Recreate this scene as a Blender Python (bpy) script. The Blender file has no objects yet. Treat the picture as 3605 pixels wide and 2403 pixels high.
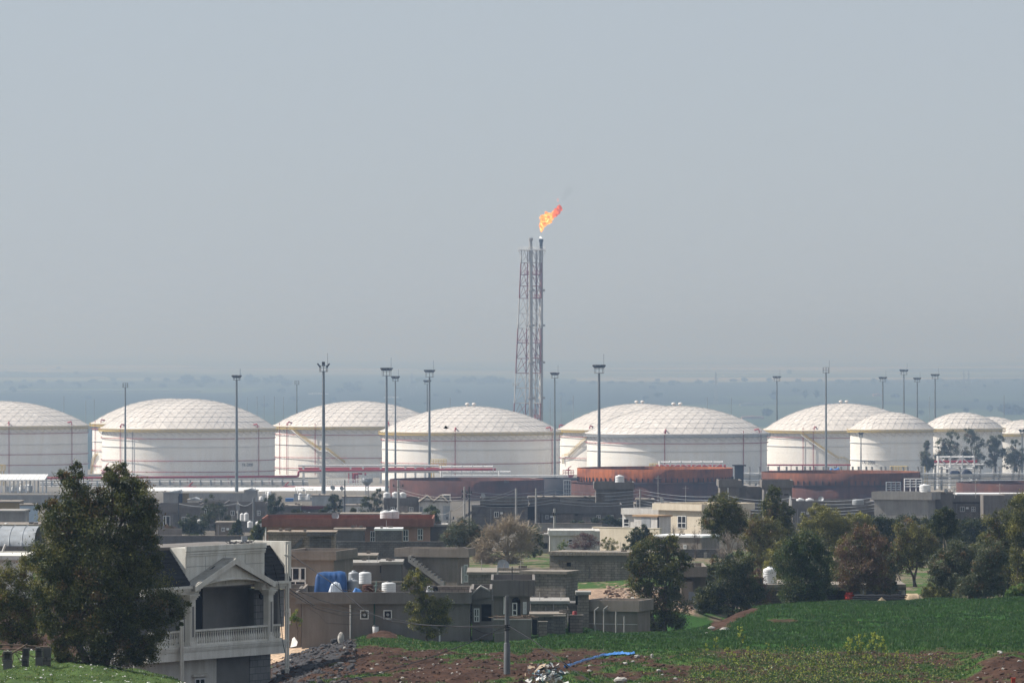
import bpy, math, random
import numpy as np
from mathutils import Vector, Matrix, noise as mnoise

R_ = math.radians
F = 20000.0            # focal length in photo pixels (3605 wide)
CX, CY = 1802.5, 1201.5
CAMZ = 60.0
SUN_AZ = (-0.982, 0.19)   # horizontal direction towards the sun
SUN_EL = R_(45)

# ------------------------------------------------------------------ camera, world, sun, exposure
sc = bpy.context.scene
COL = sc.collection
cam_d = bpy.data.cameras.new("camera")
cam_d.sensor_width = 36.0
cam_d.lens = 36.0 * F / 3605.0
cam_d.clip_start = 1.0
cam_d.clip_end = 200000.0
cam = bpy.data.objects.new("camera", cam_d)
cam.location = (0, 0, CAMZ)
cam.rotation_euler = (R_(90), 0, 0)
COL.objects.link(cam)
sc.camera = cam

world = bpy.data.worlds.new("World")
sc.world = world
world.use_nodes = True
wn = world.node_tree.nodes
wl = world.node_tree.links
bg = wn["Background"]
sky = wn.new("ShaderNodeTexSky")
sky.sky_type = 'NISHITA'
sky.sun_disc = False
sky.sun_elevation = SUN_EL
sky.sun_rotation = math.atan2(SUN_AZ[0], SUN_AZ[1])
sky.altitude = 300
sky.air_density = 1.0
sky.dust_density = 1.0
sky.ozone_density = 4.0
# thin high veil over the blue: the photograph's sky is an even milky grey
veil = wn.new("ShaderNodeTexNoise"); veil.inputs["Scale"].default_value = 2.2; veil.inputs["Detail"].default_value = 5
vtc = wn.new("ShaderNodeTexCoord"); vmp = wn.new("ShaderNodeMapping"); vmp.inputs["Scale"].default_value = (1.0, 1.0, 9.0)
wl.new(vtc.outputs["Generated"], vmp.inputs["Vector"]); wl.new(vmp.outputs[0], veil.inputs["Vector"])
vr = wn.new("ShaderNodeMapRange"); vr.inputs["From Min"].default_value = 0.3; vr.inputs["From Max"].default_value = 0.7; vr.inputs["To Min"].default_value = 0.82; vr.inputs["To Max"].default_value = 0.92
wl.new(veil.outputs["Fac"], vr.inputs["Value"])
vmix = wn.new("ShaderNodeMix"); vmix.data_type = 'RGBA'
wl.new(vr.outputs[0], vmix.inputs["Factor"]); wl.new(sky.outputs[0], vmix.inputs["A"])
vmix.inputs["B"].default_value = (4.06, 4.52, 5.1, 1)
wl.new(vmix.outputs["Result"], bg.inputs[0])
bg.inputs[1].default_value = 0.085

sun_d = bpy.data.lights.new("sun", 'SUN')
sun_d.energy = 5.0
sun_d.angle = R_(0.55)
sun_d.color = (1.0, 0.96, 0.905)
sun = bpy.data.objects.new("sun", sun_d)
sv = Vector((SUN_AZ[0] * math.cos(SUN_EL), SUN_AZ[1] * math.cos(SUN_EL), math.sin(SUN_EL)))
sun.rotation_euler = sv.to_track_quat('Z', 'Y').to_euler()
sun.location = (0, 0, 300)
COL.objects.link(sun)

sc.view_settings.view_transform = 'Standard'
sc.view_settings.look = 'None'
sc.view_settings.exposure = 0.45
sc.view_settings.gamma = 1.0
sc.render.engine = 'CYCLES'
sc.cycles.use_denoising = True
sc.cycles.max_bounces = 6
sc.cycles.volume_bounces = 0
sc.cycles.transparent_max_bounces = 8
sc.render.film_transparent = False

rnd = random.Random(7)
npr = np.random.default_rng(11)

# ------------------------------------------------------------------ geometry helpers
def at(px, py, D):
    return Vector(((px - CX) / F * D, D, CAMZ - (py - CY) / F * D))

def pxm(D):
    return D / F           # metres per photo pixel

def tag(o, label=None, cat=None, group=None, kind=None):
    if label: o["label"] = label
    if cat: o["category"] = cat
    if group: o["group"] = group
    if kind: o["kind"] = kind
    return o

def thing(name, label, cat, loc=(0, 0, 0), group=None):
    o = bpy.data.objects.new(name, None)
    o.empty_display_size = 0.5
    COL.objects.link(o)
    o.location = loc
    return tag(o, label, cat, group)

def wloc(o):
    v = Vector((0, 0, 0))
    while o is not None:
        v += Vector(o.location)
        o = o.parent
    return v

def copy_tree(o, parent=None):
    c = o.copy()
    COL.objects.link(c)
    c.parent = parent
    if parent is None:
        for k in ("label", "category", "group"):
            if k in o: c[k] = o[k]
    for ch in CH(o):
        copy_tree(ch, c)
    return c

KIDS = {}
def CH(o):
    return list(o.children)

class MB:
    """collects faces (world coordinates) and links them as one mesh object"""
    def __init__(s):
        s.v, s.f, s.m, s.smooth = [], [], [], []
    def face(s, pts, mi=0, sm=False):
        n = len(s.v)
        s.v.extend([tuple(p) for p in pts])
        s.f.append(tuple(range(n, n + len(pts))))
        s.m.append(mi); s.smooth.append(sm)
    def grid(s, P, mi=0, sm=True, closeu=False):
        """P: rows of equal-length points"""
        n0 = len(s.v)
        nr, nc = len(P), len(P[0])
        for r in P: s.v.extend([tuple(p) for p in r])
        for i in range(nr - 1):
            for j in range(nc if closeu else nc - 1):
                k = (j + 1) % nc
                s.f.append((n0 + i * nc + j, n0 + i * nc + k, n0 + (i + 1) * nc + k, n0 + (i + 1) * nc + j))
                s.m.append(mi); s.smooth.append(sm)
    def hexa(s, c, mi=0):
        """c: 8 corners, bottom 4 ccw then top 4"""
        n = len(s.v)
        s.v.extend([tuple(p) for p in c])
        for q in ((3, 2, 1, 0), (4, 5, 6, 7), (0, 1, 5, 4), (1, 2, 6, 5), (2, 3, 7, 6), (3, 0, 4, 7)):
            s.f.append(tuple(n + i for i in q)); s.m.append(mi); s.smooth.append(False)
    def box(s, x0, x1, y0, y1, z0, z1, mi=0):
        s.hexa([(x0, y0, z0), (x1, y0, z0), (x1, y1, z0), (x0, y1, z0), (x0, y0, z1), (x1, y0, z1), (x1, y1, z1), (x0, y1, z1)], mi)
    def tube(s, pts, r, n=6, mi=0, cap=True, sm=True):
        pts = [Vector(p) for p in pts]
        rs = r if isinstance(r, (list, tuple)) else [r] * len(pts)
        rows = []
        for i, p in enumerate(pts):
            d = (pts[min(i + 1, len(pts) - 1)] - pts[max(i - 1, 0)])
            if d.length < 1e-9: d = Vector((0, 0, 1))
            d.normalize()
            a = d.cross(Vector((0, 0, 1)))
            if a.length < 1e-3: a = d.cross(Vector((0, 1, 0)))
            a.normalize(); b = d.cross(a)
            rows.append([p + rs[i] * (math.cos(t) * a + math.sin(t) * b) for t in [2 * math.pi * k / n for k in range(n)]])
        s.grid(rows, mi, sm, True)
        if cap:
            s.face(rows[0][::-1], mi); s.face(rows[-1], mi)
    def bar(s, p0, p1, w, mi=0):
        s.tube([p0, p1], w * 0.7, 4, mi, True, False)
    def lathe(s, c, prof, n=24, mi=0, sm=True, cap=True):
        """prof: (radius, z) from bottom to top about vertical axis at c"""
        rows = [[(c[0] + r * math.cos(2 * math.pi * k / n), c[1] + r * math.sin(2 * math.pi * k / n), c[2] + z) for k in range(n)] for r, z in prof]
        s.grid(rows, mi, sm, True)
        if cap:
            if prof[0][0] > 1e-4: s.face(rows[0][::-1], mi)
            if prof[-1][0] > 1e-4: s.face(rows[-1], mi)
    def prism(s, poly, vec, mi=0):
        """closed prism from a planar polygon swept along vec"""
        a = [Vector(p) for p in poly]; b = [p + Vector(vec) for p in a]
        s.face(a[::-1], mi); s.face(b, mi)
        n = len(a)
        for i in range(n):
            j = (i + 1) % n
            s.face([a[i], a[j], b[j], b[i]], mi)
    def build(s, name, mats, parent=None, label=None, cat=None, group=None, kind=None, loc=None):
        if not isinstance(mats, (list, tuple)): mats = [mats]
        org = wloc(parent) if parent is not None else Vector(loc if loc is not None else (0, 0, 0))
        me = bpy.data.meshes.new(name)
        me.from_pydata([(p[0] - org.x, p[1] - org.y, p[2] - org.z) for p in s.v], [], s.f)
        for m in mats: me.materials.append(m)
        me.polygons.foreach_set("material_index", s.m)
        me.polygons.foreach_set("use_smooth", s.smooth)
        me.update()
        o = bpy.data.objects.new(name, me)
        COL.objects.link(o)
        if parent is not None: o.parent = parent
        else: o.location = org
        return tag(o, label, cat, group, kind)

class Fr:
    """a facade frame: origin at photo column px and distance D, turned by yaw (+ = right end farther away).
    Things are laid out on it in photo pixels, which are turned into metres on the facade."""
    def __init__(s, px, D, yaw=0):
        s.o = Vector(((px - CX) / F * D, D, 0)); y = R_(yaw)
        s.u = Vector((math.cos(y), math.sin(y), 0)); s.w = Vector((-math.sin(y), math.cos(y), 0))
        s.D = D
    def az(s, px, py, w=0.0):
        dx = (px - CX) / F
        q = s.o + w * s.w
        # t*(dx,1) = q + a*u
        det = dx * (-s.u.y) + s.u.x
        t = (q.x * (-s.u.y) + s.u.x * q.y) / det
        a = (dx * q.y - q.x) / det
        return a, CAMZ - (py - CY) / F * t
    def p(s, a, w, z):
        q = s.o + a * s.u + w * s.w
        return Vector((q.x, q.y, z))
    def pp(s, px, py, w=0.0):
        a, z = s.az(px, py, w)
        return s.p(a, w, z)
    def rect(s, x0, y0, x1, y1, w=0.0):
        xm, ym = (x0 + x1) / 2, (y0 + y1) / 2
        return s.az(x0, ym, w)[0], s.az(x1, ym, w)[0], s.az(xm, y1, w)[1], s.az(xm, y0, w)[1]
    def lbox(s, mb, a0, a1, w0, w1, z0, z1, mi=0):
        P = s.p
        mb.hexa([P(a0, w0, z0), P(a1, w0, z0), P(a1, w1, z0), P(a0, w1, z0), P(a0, w0, z1), P(a1, w0, z1), P(a1, w1, z1), P(a0, w1, z1)], mi)
    def box(s, mb, x0, y0, x1, y1, w0, w1, mi=0, down=0.0):
        a0, a1, z0, z1 = s.rect(x0, y0, x1, y1, w0)
        s.lbox(mb, a0, a1, w0, w1, z0 - down, z1, mi)

# ------------------------------------------------------------------ materials
def lin(c):
    return tuple(((x / 255.0) / 12.92 if x / 255.0 <= 0.04045 else ((x / 255.0 + 0.055) / 1.055) ** 2.4) for x in c)

MATS = {}
def M(name, c1, c2=None, scale=1.0, rough=0.85, metal=0.0, kind='noise', streak=0.0, bump=0.0, spec=0.3, bs=None, detail=6.0, c3=None, block=(0.4, 0.2), trans=0.0):
    if name in MATS: return MATS[name]
    m = bpy.data.materials.new(name)
    m.use_nodes = True
    nt = m.node_tree; N = nt.nodes; L = nt.links
    b = N["Principled BSDF"]
    b.inputs["Roughness"].default_value = rough
    b.inputs["Metallic"].default_value = metal
    b.inputs["Specular IOR Level"].default_value = spec
    c2 = c2 or tuple(x * 0.8 for x in c1)
    tc = N.new("ShaderNodeTexCoord")
    vec = tc.outputs["Object"]
    nz = N.new("ShaderNodeTexNoise"); nz.inputs["Scale"].default_value = scale; nz.inputs["Detail"].default_value = detail; nz.inputs["Roughness"].default_value = 0.62
    L.new(vec, nz.inputs["Vector"])
    rp = N.new("ShaderNodeValToRGB")
    rp.color_ramp.elements[0].position = 0.36; rp.color_ramp.elements[1].position = 0.66
    rp.color_ramp.elements[0].color = (*c2, 1); rp.color_ramp.elements[1].color = (*c1, 1)
    if c3:
        e = rp.color_ramp.elements.new(0.5); e.color = (*c3, 1)
    L.new(nz.outputs["Fac"], rp.inputs["Fac"])
    col = rp.outputs["Color"]
    hsrc = nz.outputs["Fac"]
    if kind == 'block':
        sp = N.new("ShaderNodeSeparateXYZ"); L.new(vec, sp.inputs[0])
        ma = N.new("ShaderNodeMath"); ma.operation = 'MULTIPLY_ADD'; L.new(sp.outputs["Y"], ma.inputs[0]); ma.inputs[1].default_value = 0.83; L.new(sp.outputs["X"], ma.inputs[2])
        cb = N.new("ShaderNodeCombineXYZ"); L.new(ma.outputs[0], cb.inputs[0]); L.new(sp.outputs["Z"], cb.inputs[1])
        br = N.new("ShaderNodeTexBrick"); L.new(cb.outputs[0], br.inputs["Vector"])
        br.inputs["Scale"].default_value = 1.0; br.inputs["Brick Width"].default_value = block[0]; br.inputs["Row Height"].default_value = block[1]
        br.inputs["Mortar Size"].default_value = 0.02; br.inputs["Bias"].default_value = -0.2
        br.inputs["Color1"].default_value = (1, 1, 1, 1); br.inputs["Color2"].default_value = (0.74, 0.74, 0.76, 1); br.inputs["Mortar"].default_value = (0.5, 0.5, 0.5, 1)
        mx = N.new("ShaderNodeMix"); mx.data_type = 'RGBA'; mx.blend_type = 'MULTIPLY'; mx.inputs["Factor"].default_value = 1.0
        L.new(col, mx.inputs["A"]); L.new(br.outputs["Color"], mx.inputs["B"]); col = mx.outputs["Result"]
        hsrc = br.outputs["Fac"]
    if streak > 0:
        mp = N.new("ShaderNodeMapping"); mp.inputs["Scale"].default_value = (1.6, 1.6, 0.16)
        L.new(vec, mp.inputs["Vector"])
        n2 = N.new("ShaderNodeTexNoise"); n2.inputs["Scale"].default_value = 1.3 if bs is None else bs; n2.inputs["Detail"].default_value = 7; n2.inputs["Roughness"].default_value = 0.7
        L.new(mp.outputs[0], n2.inputs["Vector"])
        r2 = N.new("ShaderNodeValToRGB"); r2.color_ramp.elements[0].position = 0.38; r2.color_ramp.elements[1].position = 0.62
        k = 1 - streak
        r2.color_ramp.elements[0].color = (k, k * 0.97, k * 0.93, 1); r2.color_ramp.elements[1].color = (1, 1, 1, 1)
        L.new(n2.outputs["Fac"], r2.inputs["Fac"])
        mx = N.new("ShaderNodeMix"); mx.data_type = 'RGBA'; mx.blend_type = 'MULTIPLY'; mx.inputs["Factor"].default_value = 1.0
        L.new(col, mx.inputs["A"]); L.new(r2.outputs["Color"], mx.inputs["B"]); col = mx.outputs["Result"]
    L.new(col, b.inputs["Base Color"])
    if bump > 0:
        bn = N.new("ShaderNodeBump"); bn.inputs["Strength"].default_value = bump; bn.inputs["Distance"].default_value = 0.05
        L.new(hsrc, bn.inputs["Height"]); L.new(bn.outputs[0], b.inputs["Normal"])
    if trans > 0:
        tr = N.new("ShaderNodeBsdfTranslucent"); L.new(col, tr.inputs["Color"])
        ms = N.new("ShaderNodeMixShader"); ms.inputs[0].default_value = trans
        L.new(b.outputs[0], ms.inputs[1]); L.new(tr.outputs[0], ms.inputs[2])
        L.new(ms.outputs[0], N["Material Output"].inputs["Surface"])
    MATS[name] = m
    return m

m_rustmid = M('rust_brown', (0.21, 0.07, 0.03), (0.10, 0.035, 0.02), 0.2, 0.9, streak=0.45, bump=0.2, c3=(0.155, 0.052, 0.025), bs=0.8)
m_white = M("white_steel_paint", (0.82, 0.81, 0.79), (0.78, 0.77, 0.75), 0.12, 0.5, streak=0.05, bs=0.3)
m_dome = M("dome_aluminium_panel", (0.61, 0.57, 0.535), (0.55, 0.515, 0.485), 0.16, 0.5, spec=0.4)
m_batten = M("dome_batten", (0.38, 0.365, 0.35), (0.33, 0.32, 0.31), 0.5, 0.6)
m_seam = M("weld_seam", (0.55, 0.54, 0.52), (0.5, 0.49, 0.48), 0.5, 0.6)
m_yellow = M("yellow_paint", (0.62, 0.45, 0.10), (0.52, 0.38, 0.10), 1.0, 0.6)
m_cream_rim = M("cream_rim_paint", (0.74, 0.70, 0.58), (0.66, 0.62, 0.5), 0.4, 0.6)
m_red = M("red_pipe_paint", (0.36, 0.035, 0.045), (0.26, 0.03, 0.038), 0.8, 0.5)
m_galv = M("galvanised_steel", (0.34, 0.36, 0.38), (0.25, 0.27, 0.29), 0.8, 0.55, 0.3)
m_pole = M("grey_mast_steel", (0.20, 0.215, 0.225), (0.14, 0.155, 0.165), 0.3, 0.6, 0.2)
m_dark = M("dark_lamp_housing", (0.03, 0.032, 0.035), (0.02, 0.02, 0.022), 1.0, 0.5)
m_lens = M("lamp_glass", (0.25, 0.27, 0.3), (0.2, 0.22, 0.25), 1.0, 0.2, spec=0.6)
m_steelw = M("white_structural_steel", (0.74, 0.74, 0.74), (0.62, 0.62, 0.62), 0.6, 0.6)
m_greysteel = M("grey_structural_steel", (0.34, 0.33, 0.315), (0.25, 0.243, 0.235), 0.6, 0.6)
m_rust = M("rust_orange", (0.36, 0.10, 0.026), (0.15, 0.04, 0.018), 0.22, 0.9, streak=0.45, bump=0.2, c3=(0.28, 0.08, 0.024), bs=0.8)
m_rustd = M("rust_dark_primer", (0.125, 0.044, 0.028), (0.06, 0.024, 0.02), 0.18, 0.9, streak=0.4, c3=(0.09, 0.033, 0.024), bs=0.8)
m_rustblack = M("rust_black_inside", (0.035, 0.03, 0.034), (0.02, 0.02, 0.025), 0.3, 0.9)
m_conc = M("grey_cement_render", (0.20, 0.182, 0.168), (0.155, 0.142, 0.132), 0.45, 0.92, streak=0.2, bump=0.15)
m_concl = M("light_cement_render", (0.33, 0.315, 0.295), (0.26, 0.25, 0.235), 0.5, 0.92, streak=0.16, bump=0.15)
m_concw = M("warm_cement_render", (0.275, 0.235, 0.20), (0.215, 0.185, 0.16), 0.45, 0.92, streak=0.22, bump=0.15)
m_concd = M("dark_cement_and_shade", (0.155, 0.147, 0.142), (0.115, 0.11, 0.108), 0.5, 0.92, streak=0.2)  # dark grey cement; also paints roof and recess shade on flat panels
m_block = M("concrete_block_wall", (0.33, 0.285, 0.245), (0.225, 0.195, 0.17), 1.4, 0.95, kind='block', bump=0.4, streak=0.25)
m_blockd = M("dark_block_wall", (0.195, 0.18, 0.17), (0.135, 0.126, 0.12), 1.2, 0.95, kind='block', bump=0.4, streak=0.2)
m_blockt = M("tan_block_wall", (0.40, 0.33, 0.26), (0.28, 0.23, 0.185), 1.6, 0.95, kind='block', bump=0.4, streak=0.2)
m_cream = M("cream_wall_paint", (0.70, 0.62, 0.50), (0.62, 0.55, 0.44), 0.6, 0.85, streak=0.12)
m_whitew = M("white_wall_paint", (0.66, 0.64, 0.61), (0.55, 0.53, 0.5), 0.6, 0.85, streak=0.2)
m_villa = M("villa_white_stone", (0.75, 0.725, 0.66), (0.65, 0.625, 0.565), 0.9, 0.7, streak=0.22, bs=1.0)
m_villatile = M("villa_grey_tile", (0.29, 0.285, 0.28), (0.24, 0.235, 0.23), 1.2, 0.7, kind='block', block=(0.6, 0.35))
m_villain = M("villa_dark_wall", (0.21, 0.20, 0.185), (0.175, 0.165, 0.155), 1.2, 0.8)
m_shingle = M("black_shingle_roof", (0.022, 0.023, 0.028), (0.013, 0.014, 0.018), 3.0, 0.85, kind='block', block=(0.5, 0.25), bump=0.5)
m_pink = M("pink_wall_paint", (0.42, 0.255, 0.185), (0.34, 0.205, 0.15), 0.7, 0.9, streak=0.15)
m_terra = M("terracotta_parapet", (0.27, 0.12, 0.085), (0.215, 0.095, 0.068), 0.8, 0.9, streak=0.2)
m_slab = M("roof_slab_edge", (0.27, 0.235, 0.195), (0.18, 0.155, 0.13), 2.0, 0.95)
m_glass = M("dark_window_glass", (0.016, 0.018, 0.022), (0.01, 0.011, 0.014), 1.0, 0.12, spec=0.6)
m_frame = M("white_window_frame", (0.72, 0.72, 0.71), (0.62, 0.62, 0.61), 2.0, 0.6)
m_void = M("unlit_opening_and_shadow", (0.012, 0.012, 0.013), (0.008, 0.008, 0.009), 1.0, 0.95)  # near-black for unlit openings and for painted shadow strips
m_plastic = M("white_tank_plastic", (0.72, 0.73, 0.74), (0.62, 0.63, 0.64), 1.5, 0.5, streak=0.12)
m_tarp = M("blue_tarpaulin", (0.018, 0.075, 0.22), (0.012, 0.05, 0.15), 2.0, 0.55, bump=0.4, c3=(0.015, 0.062, 0.18))
m_tarpl = M("light_blue_tarpaulin", (0.05, 0.20, 0.50), (0.03, 0.13, 0.36), 3.0, 0.5, bump=0.4)
m_roofwhite = M("white_sheet_roof", (0.80, 0.80, 0.79), (0.70, 0.70, 0.69), 0.5, 0.5)
m_sheet = M("grey_sheet_metal", (0.40, 0.42, 0.44), (0.30, 0.32, 0.34), 0.8, 0.5, 0.2, streak=0.2)
m_ochre = M("ochre_sheet", (0.28, 0.2, 0.08), (0.2, 0.145, 0.06), 0.8, 0.8)
m_navy = M("navy_canvas", (0.012, 0.02, 0.05), (0.008, 0.012, 0.03), 1.5, 0.8)
m_blackt = M("black_tent_cloth", (0.014, 0.014, 0.017), (0.008, 0.008, 0.01), 3.0, 0.9, bump=0.4)
m_burlap = M("beige_canvas", (0.42, 0.32, 0.21), (0.30, 0.225, 0.145), 3.0, 0.9, bump=0.3)
m_wire = M("black_cable", (0.015, 0.015, 0.017), (0.01, 0.01, 0.011), 1.0, 0.7)
m_wood = M("weathered_wood", (0.17, 0.125, 0.09), (0.09, 0.065, 0.048), 4.0, 0.95, bump=0.4)
m_bark = M("tree_bark", (0.16, 0.125, 0.10), (0.08, 0.062, 0.05), 6.0, 0.95, bump=0.4)
m_barkp = M("pale_bark", (0.34, 0.29, 0.24), (0.22, 0.185, 0.155), 6.0, 0.95)
m_concpole = M("concrete_pole", (0.34, 0.335, 0.32), (0.25, 0.245, 0.235), 1.0, 0.9)
m_redpl = M("red_plastic", (0.25, 0.03, 0.03), (0.18, 0.025, 0.025), 1.0, 0.6)
m_stone = M("pale_stone", (0.46, 0.44, 0.40), (0.32, 0.30, 0.27), 3.0, 0.95, bump=0.3)
# ------------------------------------------------------------------ ground: one sheet from below the camera to the horizon
_rg = np.random.default_rng(5)
_lat = _rg.random((256, 256))
def vnoise(x, y):
    x = np.asarray(x, float); y = np.asarray(y, float)
    xi = np.floor(x).astype(int); yi = np.floor(y).astype(int)
    fx = x - xi; fy = y - yi
    fx = fx * fx * (3 - 2 * fx); fy = fy * fy * (3 - 2 * fy)
    a = _lat[xi & 255, yi & 255]; b = _lat[(xi + 1) & 255, yi & 255]; c = _lat[xi & 255, (yi + 1) & 255]; d = _lat[(xi + 1) & 255, (yi + 1) & 255]
    return (a * (1 - fx) + b * fx) * (1 - fy) + (c * (1 - fx) + d * fx) * fy
def fbm(x, y, o=4):
    s = 0; a = 0.5; t = 0
    for k in range(o):
        s = s + a * vnoise(x * 2 ** k + 17.3 * k, y * 2 ** k - 9.1 * k); t += a; a *= 0.55
    return s / t

_pD = np.array([-50, 0, 100, 200, 255, 310, 355, 390, 450, 600, 900, 1250, 1500, 1900, 2500, 3300, 4500, 70000.])
_pd = np.array([1.7, 1.7, 6, 12.5, 15.3, 16.6, 18.7, 19.0, 20.4, 22.6, 30, 37, 41.5, 47, 56, 80, 100, 101.])
def profile(D):
    return np.interp(D, _pD, _pd)
# points of the ground read off the photograph: (column, row, distance)
_gp = [(0, 2403, 232), (250, 2403, 234), (480, 2403, 238), (640, 2403, 240), (0, 2330, 248), (200, 2340, 246), (400, 2368, 245), (560, 2385, 246), (690, 2420, 243),
       (0, 2285, 262), (180, 2295, 260), (340, 2330, 256), (480, 2358, 254), (600, 2385, 252), (720, 2440, 250),
       (0, 2420, 276), (200, 2430, 276), (450, 2455, 272), (700, 2480, 272), (900, 2470, 275), (0, 2380, 300), (300, 2380, 305), (600, 2420, 300),
       (900, 2460, 258), (1015, 2425, 258), (1015, 2400, 285), (900, 2420, 295), (1015, 2345, 302), (1100, 2298, 308), (1180, 2264, 314), (1250, 2255, 322), (1040, 2300, 345), (950, 2320, 340), (1150, 2285, 345), (1180, 2280, 332),
       (1120, 2403, 262), (1200, 2350, 284), (1350, 2403, 256), (1350, 2330, 281), (1350, 2262, 312), (1500, 2403, 255), (1500, 2330, 279), (1500, 2268, 312), (1700, 2403, 254), (1700, 2340, 272), (1700, 2285, 302), (1850, 2403, 252), (1850, 2335, 275), (1850, 2275, 310),
       (1380, 2225, 345), (1440, 2262, 348), (1250, 2268, 350), (1550, 2267, 352), (1700, 2266, 353), (1860, 2262, 354), (1330, 2222, 350),
       (2000, 2403, 252), (2000, 2340, 272), (2000, 2290, 300), (2000, 2240, 340), (2050, 2230, 372), (2200, 2403, 253), (2200, 2330, 276), (2200, 2285, 300), (2200, 2240, 345), (2280, 2226, 380),
       (2450, 2403, 254), (2450, 2310, 282), (2450, 2265, 308), (2450, 2225, 345), (2520, 2195, 372), (2600, 2152, 382), (2480, 2250, 400), (2600, 2215, 412), (2350, 2240, 395),
       (2700, 2403, 255), (2700, 2310, 284), (2700, 2270, 305), (2700, 2180, 360), (2700, 2136, 388), (3000, 2403, 255), (3000, 2310, 284), (3000, 2278, 303), (3000, 2190, 355), (3000, 2116, 392), (3300, 2403, 255), (3300, 2305, 285), (3300, 2280, 303), (3300, 2180, 358), (3300, 2108, 394), (3605, 2300, 285), (3605, 2270, 305), (3605, 2180, 358), (3605, 2106, 395),
       (3480, 2303, 268), (3560, 2303, 266), (3480, 2403, 252), (3390, 2380, 262), (3700, 2330, 264),
       (2700, 2180, 425), (3000, 2160, 425), (3300, 2150, 425), (3605, 2140, 425), (3250, 2070, 470), (3300, 2020, 520), (3300, 1985, 565), (3000, 2080, 465), (3605, 2060, 470), (2800, 2110, 450), (2600, 2110, 470),
       (2040, 2106, 436), (2040, 2074, 450), (2040, 2052, 478), (2130, 2105, 436), (2280, 2104, 436), (2410, 2100, 438), (2130, 2072, 450), (2280, 2068, 452), (2410, 2066, 452), (2140, 2048, 478), (2280, 2036, 478), (2410, 2030, 478), (2250, 2230, 400), (2150, 2230, 392),
       (1750, 2100, 450), (1500, 2100, 450), (1200, 2080, 450), (1000, 2090, 440), (500, 2150, 400), (0, 2180, 380), (0, 2030, 450), (500, 2020, 470)]
_gp = np.array(_gp, float)
_gx = (_gp[:, 0] - CX) / 260.0; _gy = 9.0 * np.log(_gp[:, 2] / 300.0)
_gr = (_gp[:, 1] - CY) / F * _gp[:, 2] - profile(_gp[:, 2])
ex = [(a, D) for D in (180, 640, 760) for a in np.linspace(-400, 4000, 12)] + [(a, D) for D in (240, 280, 330, 380, 450, 540) for a in (-700, 4400)]
_gx = np.concatenate([_gx, [(a - CX) / 260.0 for a, D in ex]]); _gy = np.concatenate([_gy, [9.0 * math.log(D / 300.0) for a, D in ex]])
_gr = np.concatenate([_gr, np.zeros(len(ex))])
def _phi(r2):
    return np.where(r2 > 1e-9, r2 * np.log(r2 + 1e-12), 0.0) * 0.5
_A = _phi((_gx[:, None] - _gx[None]) ** 2 + (_gy[:, None] - _gy[None]) ** 2) + np.eye(len(_gx)) * 0.02
_P = np.stack([np.ones_like(_gx), _gx, _gy], 1)
_S = np.block([[_A, _P], [_P.T, np.zeros((3, 3))]])
_w = np.linalg.solve(_S, np.concatenate([_gr, np.zeros(3)]))
def ground_z(x, D, detail=True):
    x = np.asarray(x, float); D = np.asarray(D, float)
    sh = np.broadcast(x, D).shape
    x = np.broadcast_to(x, sh).ravel(); D = np.broadcast_to(D, sh).ravel()
    drop = profile(D).copy()
    ok = (D > 150) & (D < 800)
    if ok.any():
        xx = x[ok]; dd = D[ok]
        px = xx / dd * F + CX
        gx = np.clip((px - CX) / 260.0, -9, 9); gy = 9.0 * np.log(dd / 300.0)
        res = np.empty_like(gx)
        for i in range(0, len(gx), 20000):
            a = gx[i:i + 20000]; b = gy[i:i + 20000]
            res[i:i + 20000] = _phi((a[:, None] - _gx[None]) ** 2 + (b[:, None] - _gy[None]) ** 2) @ _w[:-3] + _w[-3] + _w[-2] * a + _w[-1] * b
        k = np.clip((dd - 180) / 45, 0, 1) * np.clip((760 - dd) / 180, 0, 1)
        drop[ok] += res * k
    z = CAMZ - drop
    if detail:
        near = np.clip((430 - D) / 80, 0, 1) * np.clip((D - 190) / 30, 0, 1)
        z = z + near * ((fbm(x * 0.45, D * 0.25, 4) - 0.5) * 0.42 + (fbm(x * 2.2 + 40, D * 1.4, 3) - 0.5) * 0.22)
        far = np.clip((D - 4000) / 2000, 0, 1)
        z = z + far * (fbm(x * 0.0006, D * 0.0003, 3) - 0.5) * 7
    return z.reshape(sh)
def gz(px, D):
    return float(ground_z(np.array([(px - CX) / F * D]), np.array([float(D)]), False)[0])
def gat(px, D):
    return Vector(((px - CX) / F * D, D, gz(px, D)))

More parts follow.
